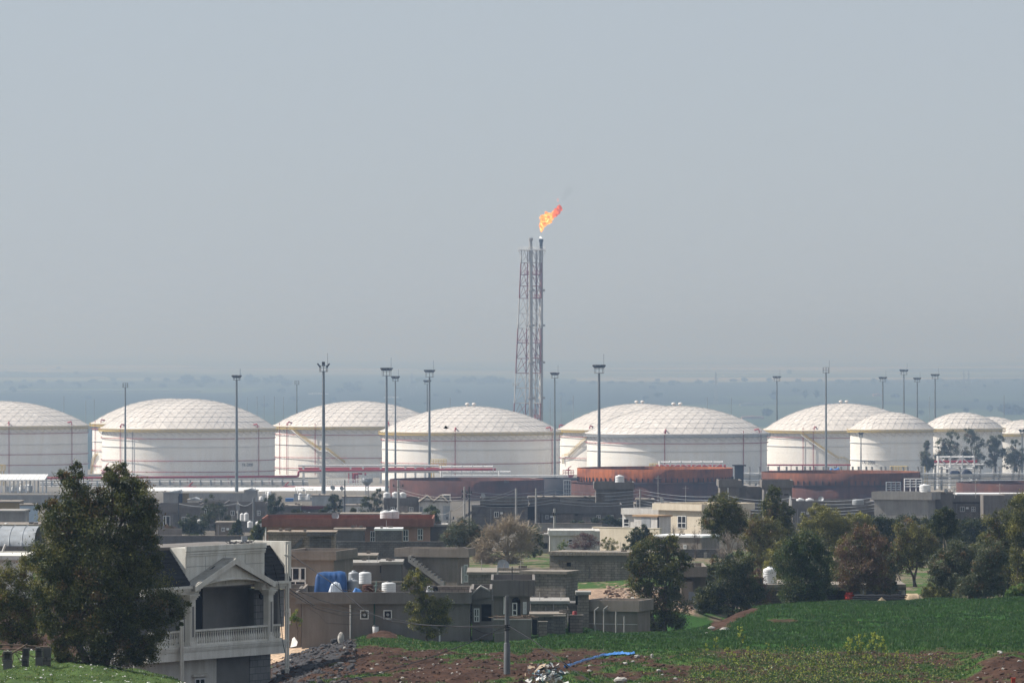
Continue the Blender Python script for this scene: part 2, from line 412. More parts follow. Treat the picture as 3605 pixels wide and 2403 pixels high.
def ground_cover(x, D, z):
    """what the ground is made of: returns rgb and grass weight, laid out in world space"""
    px = x / np.maximum(D, 1) * F + CX; py = CY + (CAMZ - z) / np.maximum(D, 1) * F
    n1 = fbm(x * 0.35, D * 0.16, 5); n2 = fbm(x * 1.3 + 7, D * 0.7, 4); n3 = fbm(x * 0.12 + 3, D * 0.05, 3); n4 = fbm(x * 4.0 + 9, D * 2.4, 3)
    def C(c): return np.array(c)[None, :]
    grass = C((0.040, 0.085, 0.018)) * (0.75 + 0.5 * n2[:, None]) + C((0.03, 0.012, 0.0)) * np.clip(n1 * 2 - 1, 0, 1)[:, None]
    dirt = C((0.060, 0.031, 0.020)) * (0.45 + 1.0 * n2[:, None]) + C((0.04, 0.036, 0.032)) * np.clip(n4 * 3 - 1.9, 0, 1)[:, None]
    greys = C((0.052, 0.05, 0.052)) * (0.6 + 0.8 * n4[:, None])
    sand = C((0.44, 0.32, 0.22)) * (0.85 + 0.3 * n2[:, None])
    tan = C((0.30, 0.21, 0.15)) * (0.55 + 0.9 * n4[:, None])
    g = np.zeros_like(px)
    sm = lambda e0, e1, v: np.clip((v - e0) / (e1 - e0), 0, 1)
    nn = (n1 - 0.5) * 90 + (n2 - 0.5) * 50
    near = D < 425
    # right hand field
    fld = near & (px > 1870)
    edge = 2292 + (n1 - 0.5) * 60 + (n2 - 0.5) * 30
    g = np.where(fld, sm(8, -8, py - edge), g)
    low = fld & (py > edge)
    g = np.where(low, np.maximum(g, sm(0.5, 0.58, n1 * 0.6 + n2 * 0.4 + np.where(px > 2420, -0.03, -0.02))), g)
    bank = fld & (px > 2500) & (px < 2760) & (py > 2138) & (D > 330)
    g = np.where(bank & (np.abs(py - (2215 - (px - 2500) * 0.5 + nn * 0.3)) < 20), 0, g)
    g = np.where(fld & (np.hypot((px - 2750) / 55, (py - 2185) / 9) < 1 + (n2 - 0.5)), 0.1, g)
    # middle strip
    mid = near & (px <= 1870) & (px > 700)
    lowedge = 2272 + np.clip(px - 1300, 0, 700) * 0.055 + nn * 0.35
    strip = mid & (px > 1215) & (py < lowedge)
    g = np.where(strip, 1.0, np.where(mid, sm(0.60, 0.66, n1 * 0.55 + n2 * 0.45 + np.clip((px - 1400) / 6000, 0, 0.06)), g))
    g = np.where(near & (px > 1290) & (px < 1400) & (D > 325) & (py < 2260), 0, g)
    # knoll at the left
    kn = near & (px <= 760) & (D < 275)
    g = np.where(kn, sm(0.25, 0.36, n2 * 0.5 + n1 * 0.5 - np.clip((px - 540) / 500, 0, 1)), g)
    base = np.where((D > 640)[:, None], C((0.12, 0.105, 0.085)) * (0.7 + 0.6 * n3[:, None]), C((0.20, 0.15, 0.11)) * (0.6 + 0.8 * n2[:, None]))
    col = np.where(near[:, None], dirt, base)
    gs = near & (px < 1255 + nn * 0.3) & (px > 960) & (py > 2268 + (1180 - px) * 0.42 - 22) & (py < 2275 + (1250 - px) * 0.60 + nn * 0.3) & (D < 330)
    col = np.where(gs[:, None], greys, col); g = np.where(gs, 0, g)
    sd = near & (px < 1215) & (px > 700) & (D > 322)
    col = np.where(sd[:, None], sand, col); g = np.where(sd, 0, g)
    mm = (D > 425) & (D < 500) & (px > 2000) & (px < 2440)
    col = np.where(mm[:, None], tan, col)
    g = np.where(mm, sm(0.3, 0.4, n2 - np.where(D < 451, 1, 0)), g)
    orch = (D >= 425) & (D < 640) & ~mm
    g = np.where(orch, sm(0.42, 0.55, n2 * 0.6 + n1 * 0.4), g)
    gcol = grass.copy()
    gcol = np.where(kn[:, None], C((0.062, 0.10, 0.028)) * (0.7 + 0.6 * n2[:, None]), gcol)
    gcol = np.where((fld & (py < 2290))[:, None], C((0.030, 0.082, 0.014)) * (0.75 + 0.5 * n1[:, None]) , gcol)
    rgb = col * (1 - g[:, None]) + gcol * g[:, None]
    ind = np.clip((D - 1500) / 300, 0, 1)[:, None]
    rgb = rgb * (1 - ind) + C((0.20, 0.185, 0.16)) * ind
    return rgb, g

def build_ground():
    Ds = np.concatenate([np.linspace(-40, 200, 10)[:-1], np.linspace(200, 236, 10)[:-1], np.linspace(236, 400, 330)[:-1], np.linspace(400, 640, 110)[:-1], np.geomspace(640, 3500, 60)[:-1], np.geomspace(3500, 62000, 60)])
    an = np.concatenate([np.linspace(-4200, -420, 8)[:-1], np.linspace(-420, 4020, 470), np.linspace(4020, 7800, 8)[1:]])
    DD, AA = np.meshgrid(Ds, an, indexing='ij')
    X = (AA - CX) / F * np.maximum(DD, 120)
    Z = ground_z(X, DD)
    V = np.stack([X, DD, Z], -1).reshape(-1, 3)
    nr, nc = X.shape
    i = np.arange(nr - 1)[:, None] * nc + np.arange(nc - 1)[None]
    Q = np.stack([i, i + 1, i + nc + 1, i + nc], -1).reshape(-1, 4)
    me = bpy.data.meshes.new("ground")
    me.vertices.add(len(V)); me.vertices.foreach_set("co", V.ravel())
    me.loops.add(Q.size); me.loops.foreach_set("vertex_index", Q.ravel().astype(np.int32))
    me.polygons.add(len(Q)); me.polygons.foreach_set("loop_start", np.arange(0, Q.size, 4, dtype=np.int32))
    me.polygons.foreach_set("use_smooth", np.ones(len(Q), bool))
    me.update(calc_edges=True)
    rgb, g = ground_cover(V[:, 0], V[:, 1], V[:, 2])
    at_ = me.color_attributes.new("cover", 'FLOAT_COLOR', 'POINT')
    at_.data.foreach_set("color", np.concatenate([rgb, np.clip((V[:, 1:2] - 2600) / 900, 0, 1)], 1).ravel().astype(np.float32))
    m = bpy.data.materials.new("ground_soil_and_grass"); m.use_nodes = True
    nt = m.node_tree; N = nt.nodes; L = nt.links; b = N["Principled BSDF"]
    b.inputs["Roughness"].default_value = 0.95; b.inputs["Specular IOR Level"].default_value = 0.1
    a = N.new("ShaderNodeAttribute"); a.attribute_name = "cover"
    tc = N.new("ShaderNodeTexCoord")
    nz = N.new("ShaderNodeTexNoise"); nz.inputs["Scale"].default_value = 3.0; nz.inputs["Detail"].default_value = 8; nz.inputs["Roughness"].default_value = 0.75
    L.new(tc.outputs["Object"], nz.inputs["Vector"])
    r = N.new("ShaderNodeValToRGB"); r.color_ramp.elements[0].position = 0.32; r.color_ramp.elements[1].position = 0.68
    r.color_ramp.elements[0].color = (0.45, 0.45, 0.45, 1); r.color_ramp.elements[1].color = (1.5, 1.5, 1.5, 1)
    L.new(nz.outputs["Fac"], r.inputs["Fac"])
    mx = N.new("ShaderNodeMix"); mx.data_type = 'RGBA'; mx.blend_type = 'MULTIPLY'; mx.inputs["Factor"].default_value = 1.0; mx.clamp_result = False
    L.new(a.outputs["Color"], mx.inputs["A"]); L.new(r.outputs["Color"], mx.inputs["B"])
    # fields of the far plain: strips and parcels of crop, stubble and bare soil
    mp = N.new("ShaderNodeMapping"); mp.inputs["Scale"].default_value = (0.0011, 0.00075, 0.0); L.new(tc.outputs["Object"], mp.inputs["Vector"])
    vo = N.new("ShaderNodeTexVoronoi"); vo.feature = 'F1'; vo.distance = 'CHEBYCHEV'; vo.inputs["Scale"].default_value = 1.0; L.new(mp.outputs[0], vo.inputs["Vector"])
    sp = N.new("ShaderNodeSeparateColor"); L.new(vo.outputs["Color"], sp.inputs[0])
    sx = N.new("ShaderNodeSeparateXYZ"); L.new(tc.outputs["Object"], sx.inputs[0])
    mr = N.new("ShaderNodeMapRange"); mr.inputs["From Min"].default_value = 14700; mr.inputs["From Max"].default_value = 17000; mr.inputs["To Min"].default_value = -0.22; mr.inputs["To Max"].default_value = 0.12
    L.new(sx.outputs["Y"], mr.inputs["Value"])
    dn = N.new("ShaderNodeTexNoise"); dn.inputs["Scale"].default_value = 0.0009; dn.inputs["Detail"].default_value = 3; L.new(tc.outputs["Object"], dn.inputs["Vector"])
    dm = N.new("ShaderNodeMath"); dm.operation = 'MULTIPLY_ADD'; L.new(dn.outputs["Fac"], dm.inputs[0]); dm.inputs[1].default_value = 1500.0; L.new(sx.outputs["Y"], dm.inputs[2])
    L.new(dm.outputs[0], mr.inputs["Value"])
    ad = N.new("ShaderNodeMath"); ad.operation = 'ADD'; L.new(sp.outputs["Red"], ad.inputs[0]); L.new(mr.outputs[0], ad.inputs[1])
    r2 = N.new("ShaderNodeValToRGB"); r2.color_ramp.interpolation = 'LINEAR'
    e = r2.color_ramp.elements
    e[0].position = 0.0; e[0].color = (0.010, 0.020, 0.014, 1); e[1].position = 1.0; e[1].color = (0.22, 0.20, 0.15, 1)
    q = e.new(0.45); q.color = (0.020, 0.038, 0.020, 1)
    q = e.new(0.66); q.color = (0.085, 0.115, 0.05, 1)
    L.new(ad.outputs[0], r2.inputs["Fac"])
    mm = N.new("ShaderNodeMix"); mm.data_type = 'RGBA'; L.new(a.outputs["Alpha"], mm.inputs["Factor"]); L.new(mx.outputs["Result"], mm.inputs["A"]); L.new(r2.outputs["Color"], mm.inputs["B"])
    L.new(mm.outputs["Result"], b.inputs["Base Color"])
    bn = N.new("ShaderNodeBump"); bn.inputs["Strength"].default_value = 0.7; bn.inputs["Distance"].default_value = 0.12; L.new(nz.outputs["Fac"], bn.inputs["Height"]); L.new(bn.outputs[0], b.inputs["Normal"])
    me.materials.append(m)
    o = bpy.data.objects.new("ground", me); COL.objects.link(o)
    tag(o, kind="structure")
build_ground()

# ------------------------------------------------------------------ haze: the air between the hill and the far plain
hz = MB(); hz.box(-16000, 16000, -400, 63000, -46, 128)
hm = bpy.data.materials.new("valley_haze"); hm.use_nodes = True
hn = hm.node_tree.nodes
hn.remove(hn["Principled BSDF"])
pv = hn.new("ShaderNodeVolumePrincipled")
pv.inputs["Color"].default_value = (0.38, 0.54, 0.78, 1)
pv.inputs["Absorption Color"].default_value = (0.86, 0.88, 0.90, 1)
pv.inputs["Density"].default_value = 2.15e-4
pv.inputs["Anisotropy"].default_value = 0.6
hm.node_tree.links.new(pv.outputs[0], hn["Material Output"].inputs["Volume"])
tag(hz.build("haze", hm), kind="stuff")
# ------------------------------------------------------------------ storage tanks
m_dome2 = M("dome_aluminium_panel_bright", (0.68, 0.64, 0.60), (0.63, 0.59, 0.555), 0.16, 0.4, spec=0.5)
m_dome3 = M("dome_aluminium_panel_dull", (0.56, 0.525, 0.495), (0.515, 0.485, 0.455), 0.16, 0.55)
m_ink = M("black_stencil_paint", (0.03, 0.03, 0.035), (0.02, 0.02, 0.025), 1, 0.8)

def dome_mesh(c, R, rise, NR, seed):
    rr = random.Random(seed)
    S = (R * R + rise * rise) / (2 * rise)
    def pt(i, k, off=0.0):
        if i == 0: return Vector((c.x, c.y, c.z + rise + off))
        n = 6 * i; a = 2 * math.pi * k / n + 0.13
        r = R * i / NR
        z = math.sqrt(S * S - r * r) - (S - rise)
        return Vector((c.x + r * math.cos(a), c.y + r * math.sin(a), c.z + z + off))
    mb = MB(); edges = set()
    def tri(a, b, d):
        mi = rr.choices([0, 1, 2], [0.78, 0.08, 0.14])[0]
        mb.face([pt(*a), pt(*b), pt(*d)], mi)
        for e in ((a, b), (b, d), (d, a)): edges.add(tuple(sorted(e)))
    for i in range(1, NR + 1):
        for s in range(6):
            for j in range(i):
                o0 = (i, (s * i + j) % (6 * i)); o1 = (i, (s * i + j + 1) % (6 * i))
                inn = (i - 1, (s * (i - 1) + j) % (6 * (i - 1)) if i > 1 else 0)
                tri(o0, o1, inn)
                if j < i - 1:
                    inn2 = (i - 1, (s * (i - 1) + j + 1) % (6 * (i - 1)))
                    tri(inn, o1, inn2)
    bt = MB()
    for a, b in edges:
        p, q = pt(*a, off=0.025), pt(*b, off=0.025)
        d = (q - p).normalized(); sd = d.cross(Vector((0, 0, 1)));
        if sd.length < 1e-6: continue
        sd = sd.normalized() * 0.06
        up = Vector((0, 0, 0.028))
        bt.hexa([p - sd - up, p + sd - up, q + sd - up, q - sd - up, p - sd + up, p + sd + up, q + sd + up, q - sd + up], 0)
    for i in range(0, NR + 1):
        for k in range(max(1, 6 * i)):
            p = pt(i, k)
            bt.lathe(p, [(0.24, 0.0), (0.2, 0.07), (0.08, 0.1)], 6, 0, False)
    # eave lip
    mb.lathe(c, [(R + 0.55, -0.45), (R + 0.6, -0.1), (R + 0.05, 0.05)], 96, 1, True, False)
    return mb, bt

def cyl_pt(c, R, phi, z):
    return Vector((c.x + R * math.sin(phi), c.y - R * math.cos(phi), z))

def arc(c, R, z, a0, a1, n=48):
    return [cyl_pt(c, R, a0 + (a1 - a0) * k / n, z) for k in range(n + 1)]

def storage_tank(label, cx, D, R, rim_y, apex_y, NR=10, seed=1, rings=(0.12, 0.53, 0.83), risers=(), stair=None, vents=True, foam=(), yellow=True, group="white domed storage tanks", text=None, redring=True, stiff=(0.36,), plainrisers=()):
    Df = D - R
    zr = CAMZ - (rim_y - CY) / F * Df
    za = CAMZ - (apex_y - CY) / F * D
    c0 = Vector(((cx - CX) / F * D, D, 0))
    zb = min(gz(cx, Df), gz(cx, D)) - 0.3
    t = thing("storage_tank", label, "storage tank", (c0.x, c0.y, zb), group)
    H = zr - zb
    c = Vector((c0.x, c0.y, zb))
    w = MB(); prof = []
    prof = [(R, 0), (R, H * 0.5), (R, H)]
    w.lathe(c, prof, 128, 0, True, False)
    wl_ = w.build("wall", m_white, t)
    sm = MB()
    for k in range(1, 8): sm.tube([cyl_pt(c0, R + 0.0, 2 * math.pi * j / 96, zb + H * k / 8) for j in range(97)], 0.022, 3, 0, False)
    sm.build("weld_seam", m_seam, wl_)
    ct = Vector((c0.x, c0.y, zr))
    dm, bt = dome_mesh(ct, R + 0.15, za - zr, NR, seed)
    dome = dm.build("dome_roof", [m_dome, m_dome2, m_dome3], t)
    bt.build("batten", m_batten, dome)
    # wind girder walkway with kerb band, brackets and handrail
    zg = zr - 1.25
    wk = MB(); wk.lathe(Vector((c0.x, c0.y, zg)), [(R + 0.02, -0.08), (R + 1.25, -0.08), (R + 1.25, 0.05), (R + 0.02, 0.05)], 128, 0, False, False)
    wk.lathe(Vector((c0.x, c0.y, zg)), [(R + 0.03, 0.05), (R + 0.10, 0.08), (R + 0.10, 0.85), (R + 0.03, 0.88)], 128, 1, True, False)
    wk.build("walkway", [m_yellow if yellow else m_galv, m_cream_rim if yellow else m_white], t)
    rl = MB(); n = int(R * 2.0)
    for h in (0.55, 1.1):
        rl.tube([cyl_pt(c0, R + 1.22, 2 * math.pi * k / 96, zg + h) for k in range(97)], 0.035, 3, 0, False)
    for k in range(n * 2):
        a = 2 * math.pi * k / (n * 2)
        p = cyl_pt(c0, R + 1.22, a, zg); rl.tube([p, p + Vector((0, 0, 1.1))], 0.035, 3, 0, False)
    rl.build("handrail", m_yellow if yellow else m_galv, t)
    br = MB(); zz = []
    for k in range(n):
        a = 2 * math.pi * k / n; a2 = 2 * math.pi * (k + 0.12) / n
        zz += [cyl_pt(c0, R + 0.05, a, zg - 1.5), cyl_pt(c0, R + 1.2, a2, zg - 0.1), cyl_pt(c0, R + 0.05, a2 + 0.3 / R, zg - 0.1)]
    br.tube(zz + zz[:1], 0.05, 4, 0, True, False)
    br.build("gallery_bracing", m_greysteel, t)
    for k, fz in enumerate(stiff):
        s = MB(); s.lathe(Vector((c0.x, c0.y, zb + H * (1 - fz) - 0.0)), [(R, -0.06), (R + 0.28, -0.06), (R + 0.28, 0.06), (R, 0.06)], 128, 0, False, False)
        s.build("stiffener_ring", m_seam, t)
    if redring:
        for fz in rings:
            s = MB(); z = zb + H * (1 - fz)
            s.tube([cyl_pt(c0, R + 0.45, -1.75 + 3.5 * k / 72, z) for k in range(73)], 0.11, 5)
            for k in range(37):
                a = -1.7 + 3.4 * k / 36
                s.bar(cyl_pt(c0, R, a, z - 0.25), cyl_pt(c0, R + 0.45, a, z - 0.1), 0.06)
            s.build("cooling_ring_pipe", m_red, t)
    for px in risers:
        ph = math.asin(max(-0.999, min(0.999, (px - cx) / F * D / R)))
        s = MB(); zt = zr - 1.2
        s.tube([cyl_pt(c0, R + 0.35, ph, zb + 1.5), cyl_pt(c0, R + 0.35, ph, zt), cyl_pt(c0, R + 0.35, ph, zr + 0.9)], 0.12, 6)
        s.build("riser_pipe", m_red, t)
    for px in plainrisers:
        ph = math.asin(max(-0.999, min(0.999, (px - cx) / F * D / R)))
        s = MB(); s.tube([cyl_pt(c0, R + 0.3, ph, zb), cyl_pt(c0, R + 0.3, ph, zr - 1.3)], 0.13, 6)
        s.build("drain_pipe", m_galv, t)
    for px in foam:
        ph = math.asin(max(-0.999, min(0.999, (px - cx) / F * D / R)))
        s = MB()
        p = cyl_pt(c0, R + 0.35, ph, zr - 0.3); q = cyl_pt(c0, R + 0.2, ph, zr + 1.0); r = cyl_pt(c0, R - 1.6, ph, zr + 1.0)
        e = cyl_pt(c0, R - 1.9, ph, zr + 0.5)
        s.tube([p, q, cyl_pt(c0, R, ph, zr + 1.3), r, e], [0.16, 0.2, 0.26, 0.26, 0.2], 8)
        s.build("foam_chamber", m_red, t)
    if vents:
        for sx in (-1.15, 1.15):
            s = MB()
            b = Vector((c0.x + sx, c0.y - 1.0, za - 0.1))
            s.lathe(b, [(0.35, 0), (0.35, 0.55), (0.8, 0.6), (0.85, 0.8), (0.6, 1.15), (0.2, 1.3), (0.01, 1.32)], 16)
            s.build("roof_vent", m_dome2, t)
    if stair:
        st = MB(); tr = MB()
        pts = []
        for px, py in stair:
            ph = math.asin(max(-0.999, min(0.999, (px - cx) / F * (D - R * 0.7) / R)))
            Dl = D - R * math.cos(ph)
            pts.append((ph, CAMZ - (py - CY) / F * Dl))
        for (a0, z0), (a1, z1) in zip(pts, pts[1:]):
            n = max(2, int(abs(z1 - z0) / 0.28))
            flat = abs(z1 - z0) < 0.3
            if flat: n = 4
            ins = [cyl_pt(c0, R + 0.25, a0 + (a1 - a0) * k / n, z0 + (z1 - z0) * k / n) for k in range(n + 1)]
            out = [cyl_pt(c0, R + 1.15, a0 + (a1 - a0) * k / n, z0 + (z1 - z0) * k / n) for k in range(n + 1)]
            for line in (ins, out):
                st.tube(line, 0.14, 4, 0, True, False)
                tr.tube([p + Vector((0, 0, 1.1)) for p in line], 0.06, 4, 0)
                tr.tube([p + Vector((0, 0, 0.6)) for p in line], 0.05, 4, 0)
                for p in line[::2]: tr.tube([p, p + Vector((0, 0, 1.1))], 0.05, 3, 0, False)
            for p, q in zip(ins, out): tr.bar(p, q, 0.13)
        s1 = st.build("stair_stringer", m_steelw, t)
        tr.build("stair_tread_and_rail", m_yellow, t)
    if text:
        px, py, txt, hgt = text
        ph = math.asin((px - cx) / F * D / R)
        cu = bpy.data.curves.new("tank_number", 'FONT'); cu.body = txt; cu.size = hgt; cu.extrude = 0.01; cu.align_x = 'CENTER'
        tmp = bpy.data.objects.new("tank_number", cu); COL.objects.link(tmp)
        me = bpy.data.meshes.new_from_object(tmp.evaluated_get(bpy.context.evaluated_depsgraph_get()))
        bpy.data.objects.remove(tmp); me.materials.clear(); me.materials.append(m_ink)
        o = bpy.data.objects.new("tank_number", me); COL.objects.link(o); o.parent = t
        p = cyl_pt(c0, R + 0.12, ph, CAMZ - (py - CY) / F * (D - R)) - Vector((c0.x, c0.y, zb))
        o.location = p; o.rotation_euler = (R_(90), 0, ph)
    return t

RB = 31.0
storage_tank("white domed tank cut off by the left edge of the photo", 5, 2158, 32.7, 1498, 1411, seed=1, risers=(58, 263), foam=(58, 263), rings=(0.15, 0.55, 0.75), vents=False)
storage_tank("white tank peeking out behind the tallest left one, with a yellow zigzag stair", 600, 2262, RB, 1490, 1402, seed=2, risers=(345,), foam=(368,), stair=[(352, 1600), (338, 1620), (330, 1660), (326, 1690)], vents=False)
storage_tank("tallest white domed tank on the left with red pipe loops on its shaded wall", 663, RB * F / 303, RB, 1507, 1403, seed=3, risers=(440, 916), foam=(442, 912), rings=(0.20, 0.62, 0.83), vents=False, plainrisers=(484,), text=(880, 1642, "TK-2008", 1.5))
storage_tank("white domed tank with a long yellow stair running down its front", 1262, RB * F / 294, RB, 1499, 1411, seed=4, risers=(992, 1019, 1120), foam=(1022, 1374), stair=[(1040, 1512), (1137, 1587), (1164, 1587), (1224, 1634)], vents=False, rings=(0.17, 0.60, 0.80))
storage_tank("white domed tank in front of the flare tower with two vents on top", 1657, RB * F / 312, RB, 1519, 1429, seed=5, risers=(1606, 1940), foam=(1606, 1936), rings=(0.18, 0.63))
storage_tank("white domed tank half hidden, with a yellow stair folded down its left side", 2251, RB * F / 280, RB, 1511, 1420, seed=6, foam=(1956, 2075), stair=[(2066, 1545), (2005, 1605), (1985, 1610), (1985, 1630)], rings=(0.17, 0.62))
storage_tank("broad white domed tank with a grey handrail and rust streaks under its rim", 2383, RB * F / 317, RB, 1526, 1428, seed=7, risers=(2332, 2606, 2670), foam=(2335, 2664), rings=(0.20,), yellow=False)
storage_tank("white domed tank with a pale stair slanting down its right front", 2970, RB * F / 277, RB, 1513, 1419, seed=8, risers=(2817, 2851), foam=(2855, 3005), stair=[(2812, 1530), (2935, 1618), (2956, 1618), (2992, 1640)], rings=(0.17, 0.9))
storage_tank("small white domed tank with a yellow gallery and a lamp post before it", 3139, 2060, 15.0, 1509, 1450, NR=6, seed=9, redring=False, stiff=(0.28, 0.62), vents=False, text=(3050, 1633, "TK-2006", 1.7))
storage_tank("small white domed tank rising behind the grey-green trees", 3388, 2110, 14.8, 1506, 1451, NR=6, seed=10, redring=False, vents=False)
storage_tank("small white domed tank at the right edge of the photo", 3612, 2200, 14.5, 1523, 1476, NR=6, seed=11, redring=False, vents=False)
storage_tank("white dome just showing between the two small tanks on the far right", 3490, 2420, 15.5, 1516, 1466, NR=6, seed=12, redring=False, vents=False)

# ------------------------------------------------------------------ floodlight masts
def mast(label, px, head, ptop, D=None, base_y=None, w=12, lamps=8, kind='ring', thick=1.0, rod=True):
    """head: row of the lamp tops, ptop: row where the pole meets the head frame, w: half width of the lamp crown in photo px"""
    b = gat(px, D)
    t = thing("floodlight_mast", label, "light mast", b, "floodlight masts of the tank farm")
    s = pxm(D); X, Y = b.x, D
    zt = CAMZ - (ptop - CY) * s; zh = CAMZ - (head - CY) * s
    m = MB(); r1 = 0.34 * thick; r0 = 0.5 * thick
    m.tube([(X, Y, b.z), (X, Y, b.z + 0.4 * (zt - b.z)), (X, Y, zt)], [r0, (r0 + r1) / 2, r1 * 0.8], 10)
    m.build("pole", m_pole, t)
    W = w * s; fw = W * 0.72
    fr = MB(); h = zh - zt
    nv = 8
    for z, q in ((zt, 0.08), (zt + h * 0.5, 0.05), (zt + h * (0.78 if kind != 'frame' else 1.0), 0.06)):
        fr.tube([(X + fw * math.cos(2 * math.pi * k / nv), Y + fw * math.sin(2 * math.pi * k / nv), z) for k in range(nv + 1)], q, 4)
    for k in range(nv):
        a = 2 * math.pi * k / nv
        fr.tube([(X + fw * math.cos(a), Y + fw * math.sin(a), zt), (X + fw * math.cos(a), Y + fw * math.sin(a), zt + h * (0.8 if kind != 'frame' else 1.0))], 0.06, 4)
        fr.bar((X, Y, zt), (X + fw * math.cos(a), Y + fw * math.sin(a), zt), 0.08)
    fr.build("head_frame", m_pole, t)
    if kind != 'frame':
        n = lamps
        for k in range(n):
            a = 2 * math.pi * (k + 0.25) / n
            if kind == 'three': a = (math.pi, 0, -math.pi / 2)[k]
            l = MB()
            o = Vector((math.cos(a), math.sin(a), 0)); sd = Vector((-o.y, o.x, 0))
            c = Vector((X, Y, zt + h * 0.8)) + o * W * 0.82
            if kind == 'three' and k == 2: c = Vector((X, Y, zt + h * 0.98)) + o * W * 0.4
            up = (Vector((0, 0, 1)) * 0.8 + o * 0.6).normalized()
            nn = up.cross(sd)
            e = min(0.62, W * 0.26); hh = 0.42 if kind != 'three' else 0.5
            P = lambda i, j, q: c + sd * e * i + up * hh * j + nn * 0.16 * q
            l.hexa([P(-1, -1, -1), P(1, -1, -1), P(1, -1, 1), P(-1, -1, 1), P(-1, 1, -1), P(1, 1, -1), P(1, 1, 1), P(-1, 1, 1)])
            l.bar(c - up * hh, Vector((X + fw * o.x, Y + fw * o.y, zt + h * 0.6)), 0.07)
            l.build("floodlight", m_dark, t)
    if rod:
        r = MB(); r.tube([(X + fw, Y, zt), (X + fw, Y, zh + h * 0.8 + 1.0)], 0.045, 4)
        r.build("lightning_rod", m_pole, t)
    return t

mast("thin mast with an empty square head in front of the tallest left tank", 441, 1348, 1363, 1830, w=13, kind='frame', thick=0.8, rod=False)
mast("mast with a wide lamp crown between the two left domes' centres", 833, 1322, 1337, 1640, w=17, lamps=8)
mast("far thin mast with an empty head, left of the nearest three-lamp mast", 1045, 1340, 1353, 2400, w=11, kind='frame', thick=0.7, rod=False)
mast("nearest and thickest mast with three big black lamps", 1139, 1280, 1307, 1235, w=20, lamps=3, kind='three', thick=0.95)
mast("dark mast with a crown of lamps before the seam of the two middle tanks", 1361, 1293, 1322, 1640, w=22, lamps=9)
mast("slimmer mast standing just right of a taller dark one", 1392, 1324, 1341, 1900, w=15, lamps=6, thick=0.75)
mast("dark mast with a crown of lamps in front of the flare-side tank's dome", 1512, 1300, 1327, 1900, w=20, lamps=9)
mast("thin mast half hidden behind another mast over the flare-side tank", 1504, 1338, 1352, 2500, w=14, lamps=6, thick=0.8)
mast("mast with a flat lamp crown between the flare tower and the tall right mast", 1953, 1311, 1330, 1905, w=16, lamps=8, thick=0.8)
mast("tall mast with a basket of lamps in front of the broad right tank", 2109, 1283, 1313, 1480, w=23, lamps=10)
mast("mast rising behind the gap between the two broad right tanks", 2735, 1323, 1341, 2520, w=15, lamps=6)
mast("mast with an empty square basket before the right tank's stair", 2908, 1293, 1312, 1860, w=16, kind='frame', thick=0.85)
mast("mast with drooping lamps behind the right dome's shoulder", 3108, 1326, 1343, 2520, w=15, lamps=7)
mast("highest of the four masts standing behind the small right tank", 3182, 1300, 1318, 2480, w=16, lamps=6)
mast("shortest of the four masts standing behind the small right tank", 3229, 1329, 1344, 2560, w=14, lamps=7)
mast("mast rising just left of the small dome beyond the trees", 3292, 1316, 1333, 2480, w=16, lamps=6)
mast("short lamp post in front of the small tank's lit wall", 3031, 1521, 1540, 1960, w=8, lamps=4, thick=0.6, rod=False)
mast("short lamp post in front of the rust-streaked tank wall", 2545, 1528, 1536, 1930, w=9, lamps=3, kind='ring', thick=0.6, rod=False)
mast("short lamp post at the right edge beside the grey-green trees", 3598, 1512, 1526, 1800, w=10, lamps=4, thick=0.7, rod=False)

LR = [(225, 1500, 1395), (302, 1490, 1410), (332, 1490, 1405), (870, 1480, 1398), (905, 1480, 1395), (930, 1480, 1392), (966, 1480, 1395), (998, 1480, 1396), (1585, 1480, 1400), (1937, 1500, 1402), (1975, 1500, 1396), (2018, 1500, 1392), (2490, 1480, 1398), (2575, 1480, 1400), (3272, 1500, 1395), (3535, 1500, 1390)]
for i, (px, by, ty) in enumerate(LR):
    D = 2700 + (i * 37) % 200
    b = gat(px, D)
    mb = MB(); mb.tube([b, at(px, ty, D)], 0.16, 5)
    tag(mb.build("lightning_mast", m_galv, loc=b), "hair-thin lightning mast standing behind the white domes", "lightning mast", "thin lightning masts behind the domes")

